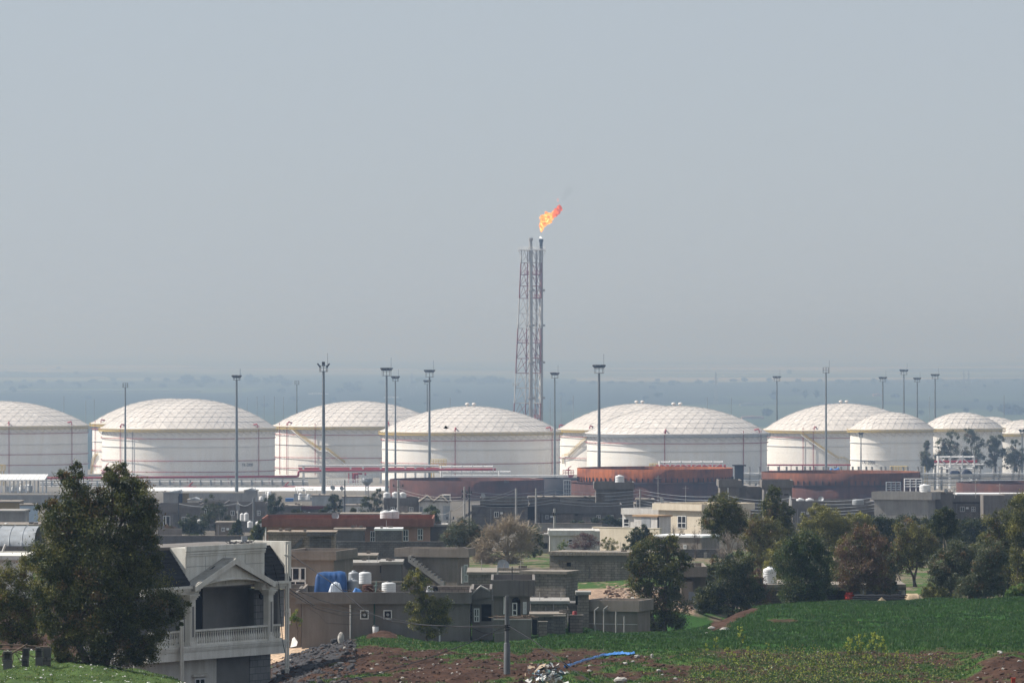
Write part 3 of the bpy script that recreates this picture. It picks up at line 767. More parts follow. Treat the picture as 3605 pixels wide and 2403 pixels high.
# ------------------------------------------------------------------ flare tower
FD = 2420.0
m_lattice = M('grey_white_lattice_paint', (0.50, 0.495, 0.48), (0.36, 0.355, 0.35), 0.3, 0.7)
m_redtower = M("faded_red_tower_paint", (0.23, 0.075, 0.075), (0.16, 0.06, 0.06), 0.3, 0.7)
def flare_tower():
    b = gat(1860, FD)
    t = thing("flare_tower", "red and white lattice flare tower carrying two tall grey stacks", "flare tower", b)
    s = pxm(FD)
    zt = CAMZ - (882 - CY) * s; zb = b.z
    X = lambda px: (px - CX) * s
    # four legs, wider at the foot; rear pair set back
    def leg(px_t, px_b, yt, yb, z):
        k = (z - CAMZ + (1460 - CY) * s) / ((1460 - 882) * s)   # 0 at row 1460, 1 at row 882
        return Vector((X(px_b + (px_t - px_b) * k), FD + yb + (yt - yb) * k, z))
    legs = [(1836, 1809, -3.5, -5.5), (1858, 1850, 4.0, 6.0), (1906, 1903, -3.5, -5.5), (1890, 1884, 4.0, 6.0)]
    rows = [882, 925, 967, 1007, 1050, 1103, 1155, 1207, 1261, 1313, 1365, 1418, 1470, 1522, 1575, 1630, 1690]
    zs = [CAMZ - (r - CY) * s for r in rows if CAMZ - (r - CY) * s > zb] + [zb]
    mb = MB(); was = None
    for i in range(len(zs)):
        if i == len(zs) - 1:
            mb.build("red_lattice" if was else "white_lattice", m_redtower if was else m_lattice, t); break
        row = CY + (CAMZ - (zs[i] + zs[i + 1]) / 2) / s
        isred = (920 < row < 1052) or (1165 < row < 1300) or row > 1425
        if was is not None and isred != was:
            mb.build("red_lattice" if was else "white_lattice", m_redtower if was else m_lattice, t); mb = MB()
        was = isred
        for L in legs:
            mb.tube([leg(*L, zs[i]), leg(*L, zs[i + 1])], 0.26, 6)
        for a, c in ((0, 1), (0, 2), (1, 3), (2, 3), (0, 3)):
            if a == 0 and c == 3: continue
            pa, pb = leg(*legs[a], zs[i]), leg(*legs[c], zs[i])
            qa, qb = leg(*legs[a], zs[i + 1]), leg(*legs[c], zs[i + 1])
            mb.bar(qa, qb, 0.2)
            mid = (pa + pb) / 2
            mb.bar(mid, qa, 0.15); mb.bar(mid, qb, 0.15)
    for px, r, top, dy, lab in ((1868.5, 0.82, 838, -6.2, "pale grey stack"), (1905, 0.82, 842, -1.0, "darker stack with the burning tip")):
        mb = MB(); x = X(px); y = FD + dy
        z1 = CAMZ - (top - CY) * s
        mb.tube([(x, y, zb), (x, y, z1 - 4)], r, 14)
        rows2 = (1022, 1145, 1275, 1400)
        for rr in rows2:
            z = CAMZ - (rr - CY) * s
            mb.lathe((x, y, z), [(r + 0.02, -0.5), (r + 0.4, -0.4), (r + 0.4, 0.4), (r + 0.02, 0.5)], 12, 0, False, False)
            mb.box(x + r, x + r + 0.9, y - 0.4, y + 0.4, z - 0.4, z + 0.4)
        p = mb.build("flare_stack", m_greysteel, t, label=lab)
        tp = MB(); tp.tube([(x, y, z1 - 4.0), (x, y, z1 - 1.2)], r * 0.82, 14); tp.tube([(x, y, z1 - 1.2), (x, y, z1)], r * 1.15, 14)
        tp.build("burner_tip", m_dark if px > 1900 else m_greysteel, p)
    def platform(row, x0, x1, mat, dy0=-6.5, dy1=6.5):
        z = CAMZ - (row - CY) * s
        mb = MB(); a, c = X(x0), X(x1)
        mb.box(a, c, FD + dy0, FD + dy1, z - 0.12, z + 0.12)
        for h in (0.6, 1.25):
            for y in (FD + dy0, FD + dy1): mb.bar((a, y, z + h), (c, y, z + h), 0.07)
            for x in (a, c): mb.bar((x, FD + dy0, z + h), (x, FD + dy1, z + h), 0.07)
        n = max(2, int((c - a) / 1.0))
        for k in range(n + 1):
            for y in (FD + dy0, FD + dy1): mb.bar((a + (c - a) * k / n, y, z), (a + (c - a) * k / n, y, z + 1.25), 0.08)
        return mb, z
    mb, z = platform(881, 1825, 1921, m_steelw, -7.5, 6.5)
    for px, q in ((1836, 1825), (1912, 1921)):
        mb.bar((X(px), FD - 4, z - 2.6), (X(q), FD - 7, z - 0.2), 0.18)
    mb.build("top_platform", m_steelw, t)
    for row, x0, x1, m in ((965, 1846, 1863, m_red), (965, 1876, 1900, m_red), (1047, 1870, 1902, m_red), (1207, 1822, 1901, m_red), (1260, 1856, 1900, m_red), (1470, 1874, 1898, m_red)):
        mb, z = platform(row, x0, x1, m, -2.5, 2.5); mb.build("platform", m, t)
    ld = MB()
    for px in (1886, 1891):
        ld.tube([(X(px), FD + 1, zb), (X(px), FD + 1, zt)], 0.12, 4)
    for k in range(90): ld.bar((X(1886), FD + 1, zb + k * (zt - zb) / 90), (X(1891), FD + 1, zb + k * (zt - zb) / 90), 0.07)
    ld.build("ladder", m_greysteel, t)
    ant = MB(); z = CAMZ - (1352 - CY) * s
    for px in (1806, 1826): ant.bar((X(px), FD - 6, z - 0.9), (X(px), FD - 6, z + 0.9), 0.15)
    ant.bar((X(1806), FD - 6, z), (X(1826), FD - 6, z), 0.12)
    ant.build("antenna_bracket", m_greysteel, t)
flare_tower()

def flame():
    s = pxm(FD)
    # spine of the flame in photo px: (x, y, radius)
    sp = [(1905.5, 818, 0.6), (1905, 812, 4.0), (1906, 803, 7.5), (1908, 795, 8.5), (1913, 786, 12), (1919, 777, 18), (1925, 769, 19), (1932, 762, 15.5), (1938, 756, 15), (1945, 757, 11), (1953, 755, 11), (1960, 746, 10.5), (1965, 738, 10), (1970, 731, 8.5), (1972, 725, 5.0), (1970, 721, 0.8)]
    nseg = 140; nr = 48
    P = []
    idx = np.linspace(0, len(sp) - 1, nseg)
    spa = np.array(sp, float)
    from_x = np.interp(idx, range(len(sp)), spa[:, 0]); from_y = np.interp(idx, range(len(sp)), spa[:, 1]); from_r = np.interp(idx, range(len(sp)), spa[:, 2])
    mb = MB(); rows = []
    for i in range(nseg):
        row = []
        for k in range(nr):
            a = 2 * math.pi * k / nr
            ca, sa = math.cos(a), math.sin(a)
            # cross-section roughly perpendicular to a 45-degree rising axis
            dirx = 0.72 * ca; dirz = 0.72 * ca
            n = mnoise.fractal(Vector((i * 0.11 + 3, ca * 1.3, sa * 1.3)), 0.9, 2.1, 4) * 0.42
            lob = 1 + n
            r = from_r[i] * lob * s
            row.append(((from_x[i] - CX) * s + r * ca * 0.95, FD - 1.0 + r * sa * 0.9, CAMZ - (from_y[i] - CY) * s + r * ca * -0.55 + r * 0.12 * math.sin(3 * a + i * 0.3)))
        rows.append(row)
    mb.grid(rows, 0, True, True)
    mb.face(rows[0][::-1]); mb.face(rows[-1])
    m = bpy.data.materials.new("gas_flame"); m.use_nodes = True
    nt = m.node_tree; N = nt.nodes; L = nt.links
    N.remove(N["Principled BSDF"])
    em = N.new("ShaderNodeEmission")
    tc = N.new("ShaderNodeTexCoord")
    nz = N.new("ShaderNodeTexNoise"); nz.inputs["Scale"].default_value = 0.75; nz.inputs["Detail"].default_value = 5; nz.inputs["Roughness"].default_value = 0.7; nz.inputs["Distortion"].default_value = 0.6
    L.new(tc.outputs["Object"], nz.inputs["Vector"])
    sx = N.new("ShaderNodeSeparateXYZ"); L.new(tc.outputs["Object"], sx.inputs[0])
    mr = N.new("ShaderNodeMapRange"); mr.inputs["From Min"].default_value = 4.6; mr.inputs["From Max"].default_value = 6.8; mr.inputs["To Min"].default_value = 0.05; mr.inputs["To Max"].default_value = -0.30
    L.new(sx.outputs["X"], mr.inputs["Value"])
    ad = N.new("ShaderNodeMath"); ad.operation = 'ADD'; L.new(nz.outputs["Fac"], ad.inputs[0]); L.new(mr.outputs[0], ad.inputs[1])
    rp = N.new("ShaderNodeValToRGB"); L.new(ad.outputs[0], rp.inputs["Fac"])
    e = rp.color_ramp.elements
    e[0].position = 0.16; e[0].color = (0.45, 0.08, 0.05, 1); e[1].position = 0.80; e[1].color = (1.9, 1.35, 0.62, 1)
    q = e.new(0.34); q.color = (0.95, 0.17, 0.06, 1)
    q = e.new(0.50); q.color = (1.3, 0.31, 0.05, 1)
    q = e.new(0.60); q.color = (1.6, 0.72, 0.16, 1)
    L.new(rp.outputs["Color"], em.inputs["Color"]); em.inputs["Strength"].default_value = 1.0
    lw = N.new("ShaderNodeLayerWeight"); lw.inputs["Blend"].default_value = 0.35
    n9 = N.new("ShaderNodeTexNoise"); n9.inputs["Scale"].default_value = 1.6; n9.inputs["Detail"].default_value = 4; L.new(tc.outputs["Object"], n9.inputs["Vector"])
    am = N.new("ShaderNodeMath"); am.operation = 'MULTIPLY_ADD'; L.new(n9.outputs["Fac"], am.inputs[0]); am.inputs[1].default_value = 0.7; L.new(lw.outputs["Facing"], am.inputs[2])
    ar = N.new("ShaderNodeMapRange"); ar.inputs["From Min"].default_value = 0.78; ar.inputs["From Max"].default_value = 1.15; ar.inputs["To Min"].default_value = 1.0; ar.inputs["To Max"].default_value = 0.0; L.new(am.outputs[0], ar.inputs["Value"])
    tr_ = N.new("ShaderNodeBsdfTransparent"); mx_ = N.new("ShaderNodeMixShader"); L.new(ar.outputs[0], mx_.inputs[0]); L.new(tr_.outputs[0], mx_.inputs[1]); L.new(em.outputs[0], mx_.inputs[2])
    L.new(mx_.outputs[0], N["Material Output"].inputs["Surface"])
    b = at(1905, 828, FD)
    o = mb.build("flame", m, loc=b, label="orange gas flame blown to the right above the flare tower", cat="flame")
    # small detached tongue and the white-hot ignition at the burner
    tg = MB(); rows = []
    for i, (x, y, r) in enumerate([(1965, 712, 0.4), (1964, 707, 3.2), (1963.5, 702, 3.6), (1965, 697, 0.3)]):
        rows.append([((x - CX) * s + r * s * math.cos(2 * math.pi * k / 10), FD + r * s * math.sin(2 * math.pi * k / 10), CAMZ - (y - CY) * s) for k in range(10)])
    tg.grid(rows, 0, True, True)
    m2 = bpy.data.materials.new("faint_flame"); m2.use_nodes = True; N2 = m2.node_tree.nodes; N2.remove(N2["Principled BSDF"])
    e2 = N2.new("ShaderNodeEmission"); e2.inputs[0].default_value = (0.62, 0.34, 0.32, 1); tr = N2.new("ShaderNodeBsdfTransparent"); mx = N2.new("ShaderNodeMixShader"); mx.inputs[0].default_value = 0.45
    L2 = m2.node_tree.links; L2.new(tr.outputs[0], mx.inputs[1]); L2.new(e2.outputs[0], mx.inputs[2]); L2.new(mx.outputs[0], N2["Material Output"].inputs["Surface"])
    tg.build("flame_tongue", m2, o)
    sm = MB(); rows = []
    for i in range(15):
        u = i / 14; x = 1982 + 30 * u + 5 * math.sin(u * 6); y = 712 - 66 * u; r = (6 + 18 * math.sin(math.pi * min(1, u * 1.05))) if i not in (0, 14) else 0.3
        rows.append([((x - CX) * s + r * s * math.cos(2 * math.pi * k / 16) * (1 + 0.25 * mnoise.noise(Vector((i * .5, k * .7, 1)))), FD + r * s * math.sin(2 * math.pi * k / 16), CAMZ - (y - CY) * s + 0.5 * r * s * math.cos(2 * math.pi * k / 16)) for k in range(16)])
    sm.grid(rows, 0, True, True)
    ms = bpy.data.materials.new("thin_smoke"); ms.use_nodes = True; N4 = ms.node_tree.nodes; L4 = ms.node_tree.links; b4 = N4["Principled BSDF"]
    b4.inputs["Base Color"].default_value = (0.10, 0.10, 0.105, 1); b4.inputs["Roughness"].default_value = 1.0
    lw4 = N4.new("ShaderNodeLayerWeight"); lw4.inputs["Blend"].default_value = 0.5; mr4 = N4.new("ShaderNodeMapRange"); mr4.inputs["From Min"].default_value = 0.0; mr4.inputs["From Max"].default_value = 0.85; mr4.inputs["To Min"].default_value = 0.032; mr4.inputs["To Max"].default_value = 0.0
    L4.new(lw4.outputs["Facing"], mr4.inputs["Value"]); L4.new(mr4.outputs[0], b4.inputs["Alpha"])
    sm.build("smoke", ms, loc=at(1985, 705, FD), label="faint grey smoke wisp drifting up from the flame", cat="smoke")
    ig = MB(); rows = []
    for i, (x, y, r) in enumerate([(1904, 839, 5.5), (1903, 836, 5.0), (1902, 833, 2.6), (1901.5, 831, 0.3)]):
        rows.append([((x - CX) * s + r * s * math.cos(2 * math.pi * k / 10), FD - 1 + r * s * math.sin(2 * math.pi * k / 10), CAMZ - (y - CY) * s) for k in range(10)])
    ig.grid(rows, 0, True, True)
    m3 = bpy.data.materials.new("white_hot_gas"); m3.use_nodes = True; N3 = m3.node_tree.nodes; N3.remove(N3["Principled BSDF"])
    e3 = N3.new("ShaderNodeEmission"); e3.inputs[0].default_value = (0.95, 0.97, 1.0, 1); m3.node_tree.links.new(e3.outputs[0], N3["Material Output"].inputs["Surface"])
    ig.build("burner_flame", m3, o)
flame()
# ------------------------------------------------------------------ rusty tanks under construction
def rust_tank(label, cx, hw, D, tiers, lugs=None, text=None, ndrop=0.5):
    """tiers: (top row, bottom row, half width px, material)"""
    s = pxm(D); R = hw * s
    c = Vector(((cx - CX) * s, D + R, 0)); zb = gz(cx, D) - ndrop
    t = thing("rusty_tank_shell", label, "rusty tank", (c.x, c.y, zb), "rusty tank shells under construction")
    for k, (y0, y1, h, m) in enumerate(tiers):
        r = h * s; zt = CAMZ - (y0 - CY) * s; z0 = CAMZ - (y1 - CY) * s if y1 else zb
        mb = MB()
        mb.lathe((c.x, c.y, 0), [(r, z0), (r, zt), (r - 0.12, zt), (r - 0.12, z0)], 112, 0, True, False)
        if k > 0:
            mb.lathe((c.x, c.y, 0), [(tiers[k - 1][2] * s - 0.3, zt + 0.02), (r + 0.25, zt + 0.02), (r + 0.25, zt - 0.15), (r, zt - 0.15)], 112, 0, False, False)
        mb.build("shell_course", m, t)
        if lugs and k == 0:
            n = lugs
            for j in range(n):
                a = -1.45 + 2.9 * j / (n - 1)
                lb = MB(); p = cyl_pt(c, r + 0.12, a, 0)
                lb.box(p.x - 0.12, p.x + 0.12, p.y - 0.15, p.y + 0.15, z0 - 0.1, z0 + 1.0)
                lb.build("key_plate", m_rustblack, t)
    if text:
        px, py, txt, hgt = text
        cu = bpy.data.curves.new("shell_number", 'FONT'); cu.body = txt; cu.size = hgt; cu.extrude = 0.01; cu.align_x = 'CENTER'
        tmp = bpy.data.objects.new("shell_number", cu); COL.objects.link(tmp)
        me = bpy.data.meshes.new_from_object(tmp.evaluated_get(bpy.context.evaluated_depsgraph_get()))
        bpy.data.objects.remove(tmp); me.materials.clear(); me.materials.append(M("faded_green_paint", (0.12, 0.16, 0.14)))
        o = bpy.data.objects.new("shell_number", me); COL.objects.link(o); o.parent = t
        a = math.asin((px - cx) / hw); p = cyl_pt(c, R + 0.14, a, CAMZ - (py - CY) * s) - Vector((c.x, c.y, zb))
        o.location = p; o.rotation_euler = (R_(90), 0, a)
    return t
rust_tank("long dark rusty tank shell left of the bright orange one", 1642, 276, 1440, [(1692, None, 276, m_rustd)], text=(1783, 1699, "021", 1.0))
rust_tank("bright orange rusty tank shell with a dark wider lower ring, behind the stair tower house", 2313, 278, 1420, [(1652, 1697, 278, m_rust), (1700, None, 302, m_rustd)], lugs=40)
rust_tank("orange-brown rusty tank shell right of the stair tower houses", 2977, 283, 1400, [(1666, 1707, 283, m_rustmid), (1708, None, 287, m_rustd)], lugs=36)
rust_tank("dark rusty tank shell cut by the right edge under the white pipes", 3665, 276, 1450, [(1704, None, 276, m_rustd)])
mb = MB(); c = at(1985, 1700, 1560); mb.lathe((c.x, c.y + 8, gz(1985, 1560)), [(8.0, 0), (8.0, c.z - gz(1985, 1560) + 1.2), (7.9, c.z - gz(1985, 1560) + 1.2), (7.9, 0)], 64, 0, True, False)
tag(mb.build("tank_shell", m_rustblack, loc=(c.x, c.y + 8, gz(1985, 1560))), "low blue-black tank shell in the gap between two rusty tank shells", "rusty tank")
for px, w, lab in ((2603, 30, "black shuttered steel end box at the right rim of the orange rusty shell"), ):
    mb = MB(); a = at(px - w / 2, 1640, 1415); b = at(px + w / 2, 1690, 1415)
    mb.box(a.x, b.x, 1415, 1419, gz(px, 1415) - 0.5, a.z); mb.box(a.x - 0.6, b.x + 0.6, 1414.5, 1419.5, a.z + 0.004, a.z + 0.3)
    mb.tube([(a.x + 0.3, 1414.7, a.z - 4), (a.x + 0.3, 1414.7, a.z)], 0.1, 5)
    tag(mb.build("steel_hoarding", m_rustblack, loc=(a.x, 1415, gz(px, 1415))), lab, "hoarding")

# ------------------------------------------------------------------ pipes and racks
def pipe_rack(label, cols, rows, D, top, mat=m_steelw, x0=None, x1=None, pm=None, deck=None, cw=0.28, group=None):
    s = pxm(D); x0 = x0 if x0 is not None else cols[0]; x1 = x1 if x1 is not None else cols[-1]
    b = gat((x0 + x1) / 2, D)
    t = thing("pipe_rack", label, "pipe rack", b, group)
    for px in cols:
        mb = MB(); x = (px - CX) * s
        g = gz(px, D) - 0.3; zt = CAMZ - (top - CY) * s
        for y in (D, D + 3.0): mb.box(x - cw, x + cw, y - cw, y + cw, g, zt)
        mb.box(x - cw * 0.8, x + cw * 0.8, D + cw, D + 3.0 - cw, zt - 1.2, zt - 0.8)
        mb.build("column", mat, t)
    for k, (py, r, m) in enumerate(rows):
        mb = MB(); z = CAMZ - (py - CY) * s
        y = D - 0.35 + (k % 4) * 0.9
        mb.tube([((x0 - CX) * s, y, z), ((x1 - CX) * s, y, z)], r, 7)
        mb.build("pipe", m, t)
    if deck:
        mb = MB(); z = CAMZ - (deck - CY) * s
        mb.box((x0 - CX) * s, (x1 - CX) * s, D - 0.6, D + 3.4, z - 0.15, z)
        mb.build("walkway_deck", m_roofwhite, t)
    return t
pipe_rack("long rack of white pipes with dark stub columns along the right side", [2608, 2640, 2675, 2705, 2741, 2770, 2806, 2834, 2853, 2871, 2900, 2916, 2940, 2962, 3003, 3024, 3051, 3071, 3103, 3118, 3140, 3180, 3196, 3233, 3245, 3293, 3316, 3380, 3430, 3451, 3500, 3520, 3567, 3589, 3620],
          [(1669, 0.16, m_roofwhite), (1674, 0.14, m_steelw), (1679, 0.18, m_steelw), (1685, 0.15, m_galv), (1690, 0.16, m_steelw), (1696, 0.14, m_steelw), (1701, 0.12, m_galv), (1708, 0.14, m_steelw)], 1640, 1642, mat=m_greysteel, x0=2598, x1=3650, deck=1664, cw=0.22)
pipe_rack("grey pipe rack with many thin pipes below the long red pipeline", list(range(490, 1080, 36)), [(1689, 0.14, m_galv), (1694, 0.2, m_steelw), (1700, 0.14, m_galv), (1705, 0.22, m_greysteel), (1711, 0.22, m_greysteel), (1716, 0.16, m_roofwhite)], 1760, 1687, mat=m_galv, x0=470, x1=1085, cw=0.2)
pipe_rack("grey pipe rack with crossing pipes left of the big tree", list(range(150, 345, 32)), [(1692, 0.14, m_galv), (1698, 0.2, m_steelw), (1706, 0.18, m_galv), (1712, 0.2, m_steelw)], 1770, 1690, mat=m_galv, x0=140, x1=480, cw=0.2)
pipe_rack("tall white pipe bridge carrying red and grey pipes", [1068, 1128, 1234, 1278, 1340, 1427, 1462, 1497], [(1637, 0.22, m_steelw), (1641, 0.12, m_galv), (1648, 0.3, m_red), (1653, 0.34, m_red), (1657, 0.34, m_steelw), (1661, 0.25, m_steelw)], 1865, 1635, mat=m_steelw, x0=1050, x1=1545, cw=0.3)
# long red pipeline with its up-and-over bend
s = pxm(1850)
mb = MB(); path = [at(140, 1682, 1850), at(1048, 1676, 1850), at(1050, 1674, 1850), at(1051, 1660, 1850), at(1056, 1656, 1850), at(1240, 1655, 1850), at(1735, 1651, 1850)]
mb.tube(path, 0.36, 8)
for px in range(180, 1040, 48):
    p = at(px, 1681, 1850); mb.box(p.x - 0.15, p.x + 0.15, p.y - 0.25, p.y + 0.25, gz(px, 1850) - 0.2, p.z - 0.3)
tag(mb.build("pipeline", m_red, loc=at(140, 1682, 1850)), "long red pipeline running at the foot of the left tanks", "pipeline")
for px0, px1, py, D, lab in ((490, 812, 1717, 1740, "red fire main above the long white roof, left of the dark mast"), (905, 1165, 1739, 1670, "red fire main below the end of the long white roof"), (1010, 1370, 1713, 1740, "red fire main above the white roof right of the dark mast"), (2700, 2995, 1636, 1880, "red pipeline along the foot of the slanted stair tank")):
    mb = MB(); mb.tube([at(px0, py, D), at(px1, py, D)], 0.26, 7)
    for px in range(px0 + 5, px1, 40):
        p = at(px, py, D); mb.box(p.x - 0.12, p.x + 0.12, p.y - 0.2, p.y + 0.2, gz(px, D) - 0.2, p.z - 0.2)
    tag(mb.build("pipeline", m_red, loc=at(px0, py, D)), lab, "pipeline")

def truss(label, x0, x1, ytop, ybot, D, n, red_row=None, depth=4.0, feet=True):
    s = pxm(D); t = thing("pipe_truss", label, "steel truss", gat((x0 + x1) / 2, D))
    X = lambda px: (px - CX) * s; Z = lambda py: CAMZ - (py - CY) * s
    mb = MB()
    zt, zb_ = Z(ytop), Z(ybot)
    xs = [X(x0 + (x1 - x0) * k / n) for k in range(n + 1)]
    for y in (D, D + depth):
        mb.bar((xs[0], y, zt), (xs[-1], y, zt), 0.28); mb.bar((xs[0], y, zb_), (xs[-1], y, zb_), 0.28)
        for k, x in enumerate(xs):
            mb.bar((x, y, zb_ if not feet else gz(x0, D) - 0.3), (x, y, zt + 0.3), 0.34)
            if k < n:
                a, b = (zb_, zt) if k % 2 else (zt, zb_)
                mb.bar((x, y, a), (xs[k + 1], y, b), 0.2)
    for x in xs:
        for z in (zt, zb_): mb.bar((x, D, z), (x, D + depth, z), 0.2)
    mb.build("frame", m_steelw, t)
    if red_row:
        p = MB(); p.tube([(xs[0] - 1, D + depth / 2, Z(red_row)), (xs[-1] + 1, D + depth / 2, Z(red_row))], 0.4, 8); p.build("pipe", m_red, t)
        p = MB(); p.tube([(xs[0] - 1, D + depth / 2 + 1, Z(red_row + 10)), (xs[-1] + 3, D + depth / 2 + 1, Z(red_row + 10))], 0.3, 8); p.build("pipe", m_steelw, t)
    return t
truss("white pipe truss above the left end of the long dark rusty shell", 1552, 1735, 1642, 1662, 1870, 5, 1652)
truss("white pipe truss peeking over the rim of the bright orange shell", 2322, 2545, 1626, 1648, 1760, 6, 1640)
truss("white pipe truss with a red pipe in front of the grey-green trees", 3303, 3430, 1608, 1649, 1720, 3, 1625)
truss("low white pipe truss right of the middle truss", 1757, 1797, 1660, 1676, 1860, 1, None, 3)

def railing_walk(label, x0, x1, ytop, ybot, D, m, legs=None, name="access_platform", cat="platform", depth=3.0, lg=None):
    s = pxm(D); X = lambda px: (px - CX) * s; Z = lambda py: CAMZ - (py - CY) * s
    t = thing(name, label, cat, gat((x0 + x1) / 2, D), lg)
    mb = MB(); z0, z1 = Z(ybot), Z(ytop)
    mb.box(X(x0), X(x1), D, D + depth, z0 - 0.15, z0)
    mb.build("deck", m, t)
    rl = MB(); n = max(2, int((x1 - x0) / 9))
    for y in (D, D + depth):
        for f in (0.35, 0.68, 1.0): rl.bar((X(x0), y, z0 + (z1 - z0) * f), (X(x1), y, z0 + (z1 - z0) * f), 0.09)
        for k in range(n + 1):
            x = X(x0) + (X(x1) - X(x0)) * k / n; rl.bar((x, y, z0), (x, y, z1), 0.09)
    for x in (X(x0), X(x1)):
        for f in (0.5, 1.0): rl.bar((x, D, z0 + (z1 - z0) * f), (x, D + depth, z0 + (z1 - z0) * f), 0.09)
    rl.build("handrail", m, t)
    for px in (legs or []):
        lg_ = MB(); lg_.tube([(X(px), D + depth / 2, gz(px, D) - 0.3), (X(px), D + depth / 2, z0 - 0.15)], 0.35 if len(legs) == 1 else 0.16, 8); lg_.build("leg", m, t)
    return t, X, Z
railing_walk("yellow access platform left of the middle pipe truss", 1516, 1571, 1617, 1636, 1880, m_yellow, [1519, 1527])
railing_walk("yellow access platform over the rim of the bright orange shell", 2287, 2321, 1632, 1644, 1790, m_yellow, [2290, 2318])
railing_walk("yellow access platform in front of the small tank's base", 3136, 3194, 1641, 1656, 1800, m_yellow, [3140, 3190])
railing_walk("yellow access platform left of the right-hand truss", 3253, 3300, 1617, 1634, 1740, m_yellow, [3258, 3266, 3296])
railing_walk("yellow access platform at the left edge below the first tank", -25, 16, 1636, 1655, 1800, m_yellow, [2, 12])
def monitor(label, x0, x1, ytop, ybot, D):
    t, X, Z = railing_walk(label, x0, x1, ytop, ybot, D, m_red, [(x0 + x1) / 2], "monitor_platform", "fire platform", 3.2, "red fire monitor platforms")
    mb = MB(); xc = (X(x0) + X(x1)) / 2; z0 = Z(ybot)
    mb.tube([(xc, D + 1.6, z0), (xc, D + 1.6, z0 + 2.2), (xc + 0.9, D + 1.2, z0 + 2.9)], [0.2, 0.2, 0.14], 8)
    mb.tube([(xc - 0.7, D + 1.6, z0 + 1.7), (xc + 0.7, D + 1.6, z0 + 1.7)], 0.12, 6)
    mb.build("water_cannon", m_red, t)
    tr = MB(); tr.lathe((xc, D + 1.6, z0), [(0.4, -2.2), (1.9, -0.2), (1.9, -0.15)], 8, 0, False); tr.build("bracket", m_red, t)
monitor("red fire platform over the long white roof, left of the crown mast", 646, 690, 1713, 1731, 1690)
monitor("red fire platform standing above the small blue container", 985, 1027, 1714, 1730, 1690)
monitor("red fire platform between the rusty shells and the folded stair tank", 1982, 2020, 1655, 1671, 1880)
monitor("red fire platform at the left foot of the tallest left tank", 362, 384, 1648, 1660, 1900)
# red pump rig with legs below the pipe bridge
t = thing("pump_rig", "red steel rig with many legs below the pipe bridge", "pump rig", gat(1245, 1880))
mb = MB()
for px in (1228, 1234, 1241, 1252, 1260): mb.bar(gat(px, 1880), at(px, 1664, 1880), 0.22)
for py in (1666, 1672, 1680): mb.bar(at(1226, py, 1880), at(1262, py, 1880), 0.2)
mb.build("frame", m_red, t)
mb = MB(); p = at(1246, 1690, 1881); mb.tube([gat(1246, 1881), at(1246, 1668, 1881), at(1262, 1664, 1881), at(1280, 1666, 1881)], 0.45, 8); mb.build("pump_pipe", m_red, t)
mb = MB(); mb.tube([at(1283, 1668, 1880), at(1289, 1668, 1880)], 0.5, 10); mb.build("valve_wheel", m_red, t)

# long white roofs
def open_shed(label, x0, x1, ytop, ybot, D, depth, foot=None, ncol=8, m=m_roofwhite, walls=False, slope=0.12):
    s = pxm(D); X = lambda px: (px - CX) * s; Z = lambda py: CAMZ - (py - CY) * s
    t = thing("open_shed", label, "shed", gat((x0 + x1) / 2, D))
    mb = MB(); zt, zb_ = Z(ytop), Z(ybot)
    P = [(X(x0), D, zb_), (X(x1), D, zb_), (X(x1), D + depth, zt), (X(x0), D + depth, zt)]
    mb.hexa([Vector(p) - Vector((0, 0, 0.25)) for p in P] + [Vector(p) for p in P])
    n = int((X(x1) - X(x0)) / 1.2)
    for k in range(n):
        x = X(x0) + (k + 0.5) * (X(x1) - X(x0)) / n
        mb.bar((x, D - 0.02, zb_ + 0.03), (x, D + depth, zt + 0.03), 0.09)
    mb.build("roof", m, t)
    for k in range(ncol):
        x = X(x0) + 0.5 + (X(x1) - X(x0) - 1.0) * k / (ncol - 1)
        c = MB(); px = x / s + CX
        c.box(x - 0.22, x + 0.22, D + 0.3, D + 0.74, gz(px, D) - 0.3, zb_ - 0.2); c.box(x - 0.2, x + 0.2, D + depth - 0.7, D + depth - 0.3, gz(px, D) - 0.3, zt - 0.26)
        c.build("column", m_steelw, t)
    return t
open_shed("white open canopy on pale columns at the left edge", -30, 156, 1672, 1688, 1620, 14, ncol=7)
open_shed("very long white shed roof behind the grey wall on the left", 455, 1062, 1719, 1734, 1660, 16, ncol=14)
open_shed("long white shed roof running on right of the red fire platform", 1032, 1352, 1716, 1733, 1668, 16, ncol=9)
# elevated grey water tank on a lattice tower
t = thing("water_tower", "grey drum tank on a slim tower above the dark trees", "water tower", gat(1292, 1420))
s = pxm(1420); p = at(1292, 1697, 1420)
mb = MB(); mb.lathe((p.x, 1420, p.z), [(0.3, -0.9), (1.15, 0), (1.35, 0.1), (1.35, 1.0), (1.25, 1.05)], 24); mb.build("tank", m_sheet, t)
mb = MB()
for f in (0.3, 1.2):
    mb.tube([(p.x + 1.45 * math.cos(2 * math.pi * k / 12), 1420 + 1.45 * math.sin(2 * math.pi * k / 12), p.z + f) for k in range(13)], 0.05, 4)
for k in range(12): mb.bar((p.x + 1.45 * math.cos(2 * math.pi * k / 12), 1420 + 1.45 * math.sin(2 * math.pi * k / 12), p.z), (p.x + 1.45 * math.cos(2 * math.pi * k / 12), 1420 + 1.45 * math.sin(2 * math.pi * k / 12), p.z + 1.25), 0.06)
mb.build("handrail", m_galv, t)
mb = MB(); g = gz(1292, 1420)
for dx in (-0.35, 0.35):
    for dy in (-0.35, 0.35): mb.bar((p.x + dx * 1.6, 1420 + dy * 1.6, g - 0.3), (p.x + dx, 1420 + dy, p.z - 0.5), 0.12)
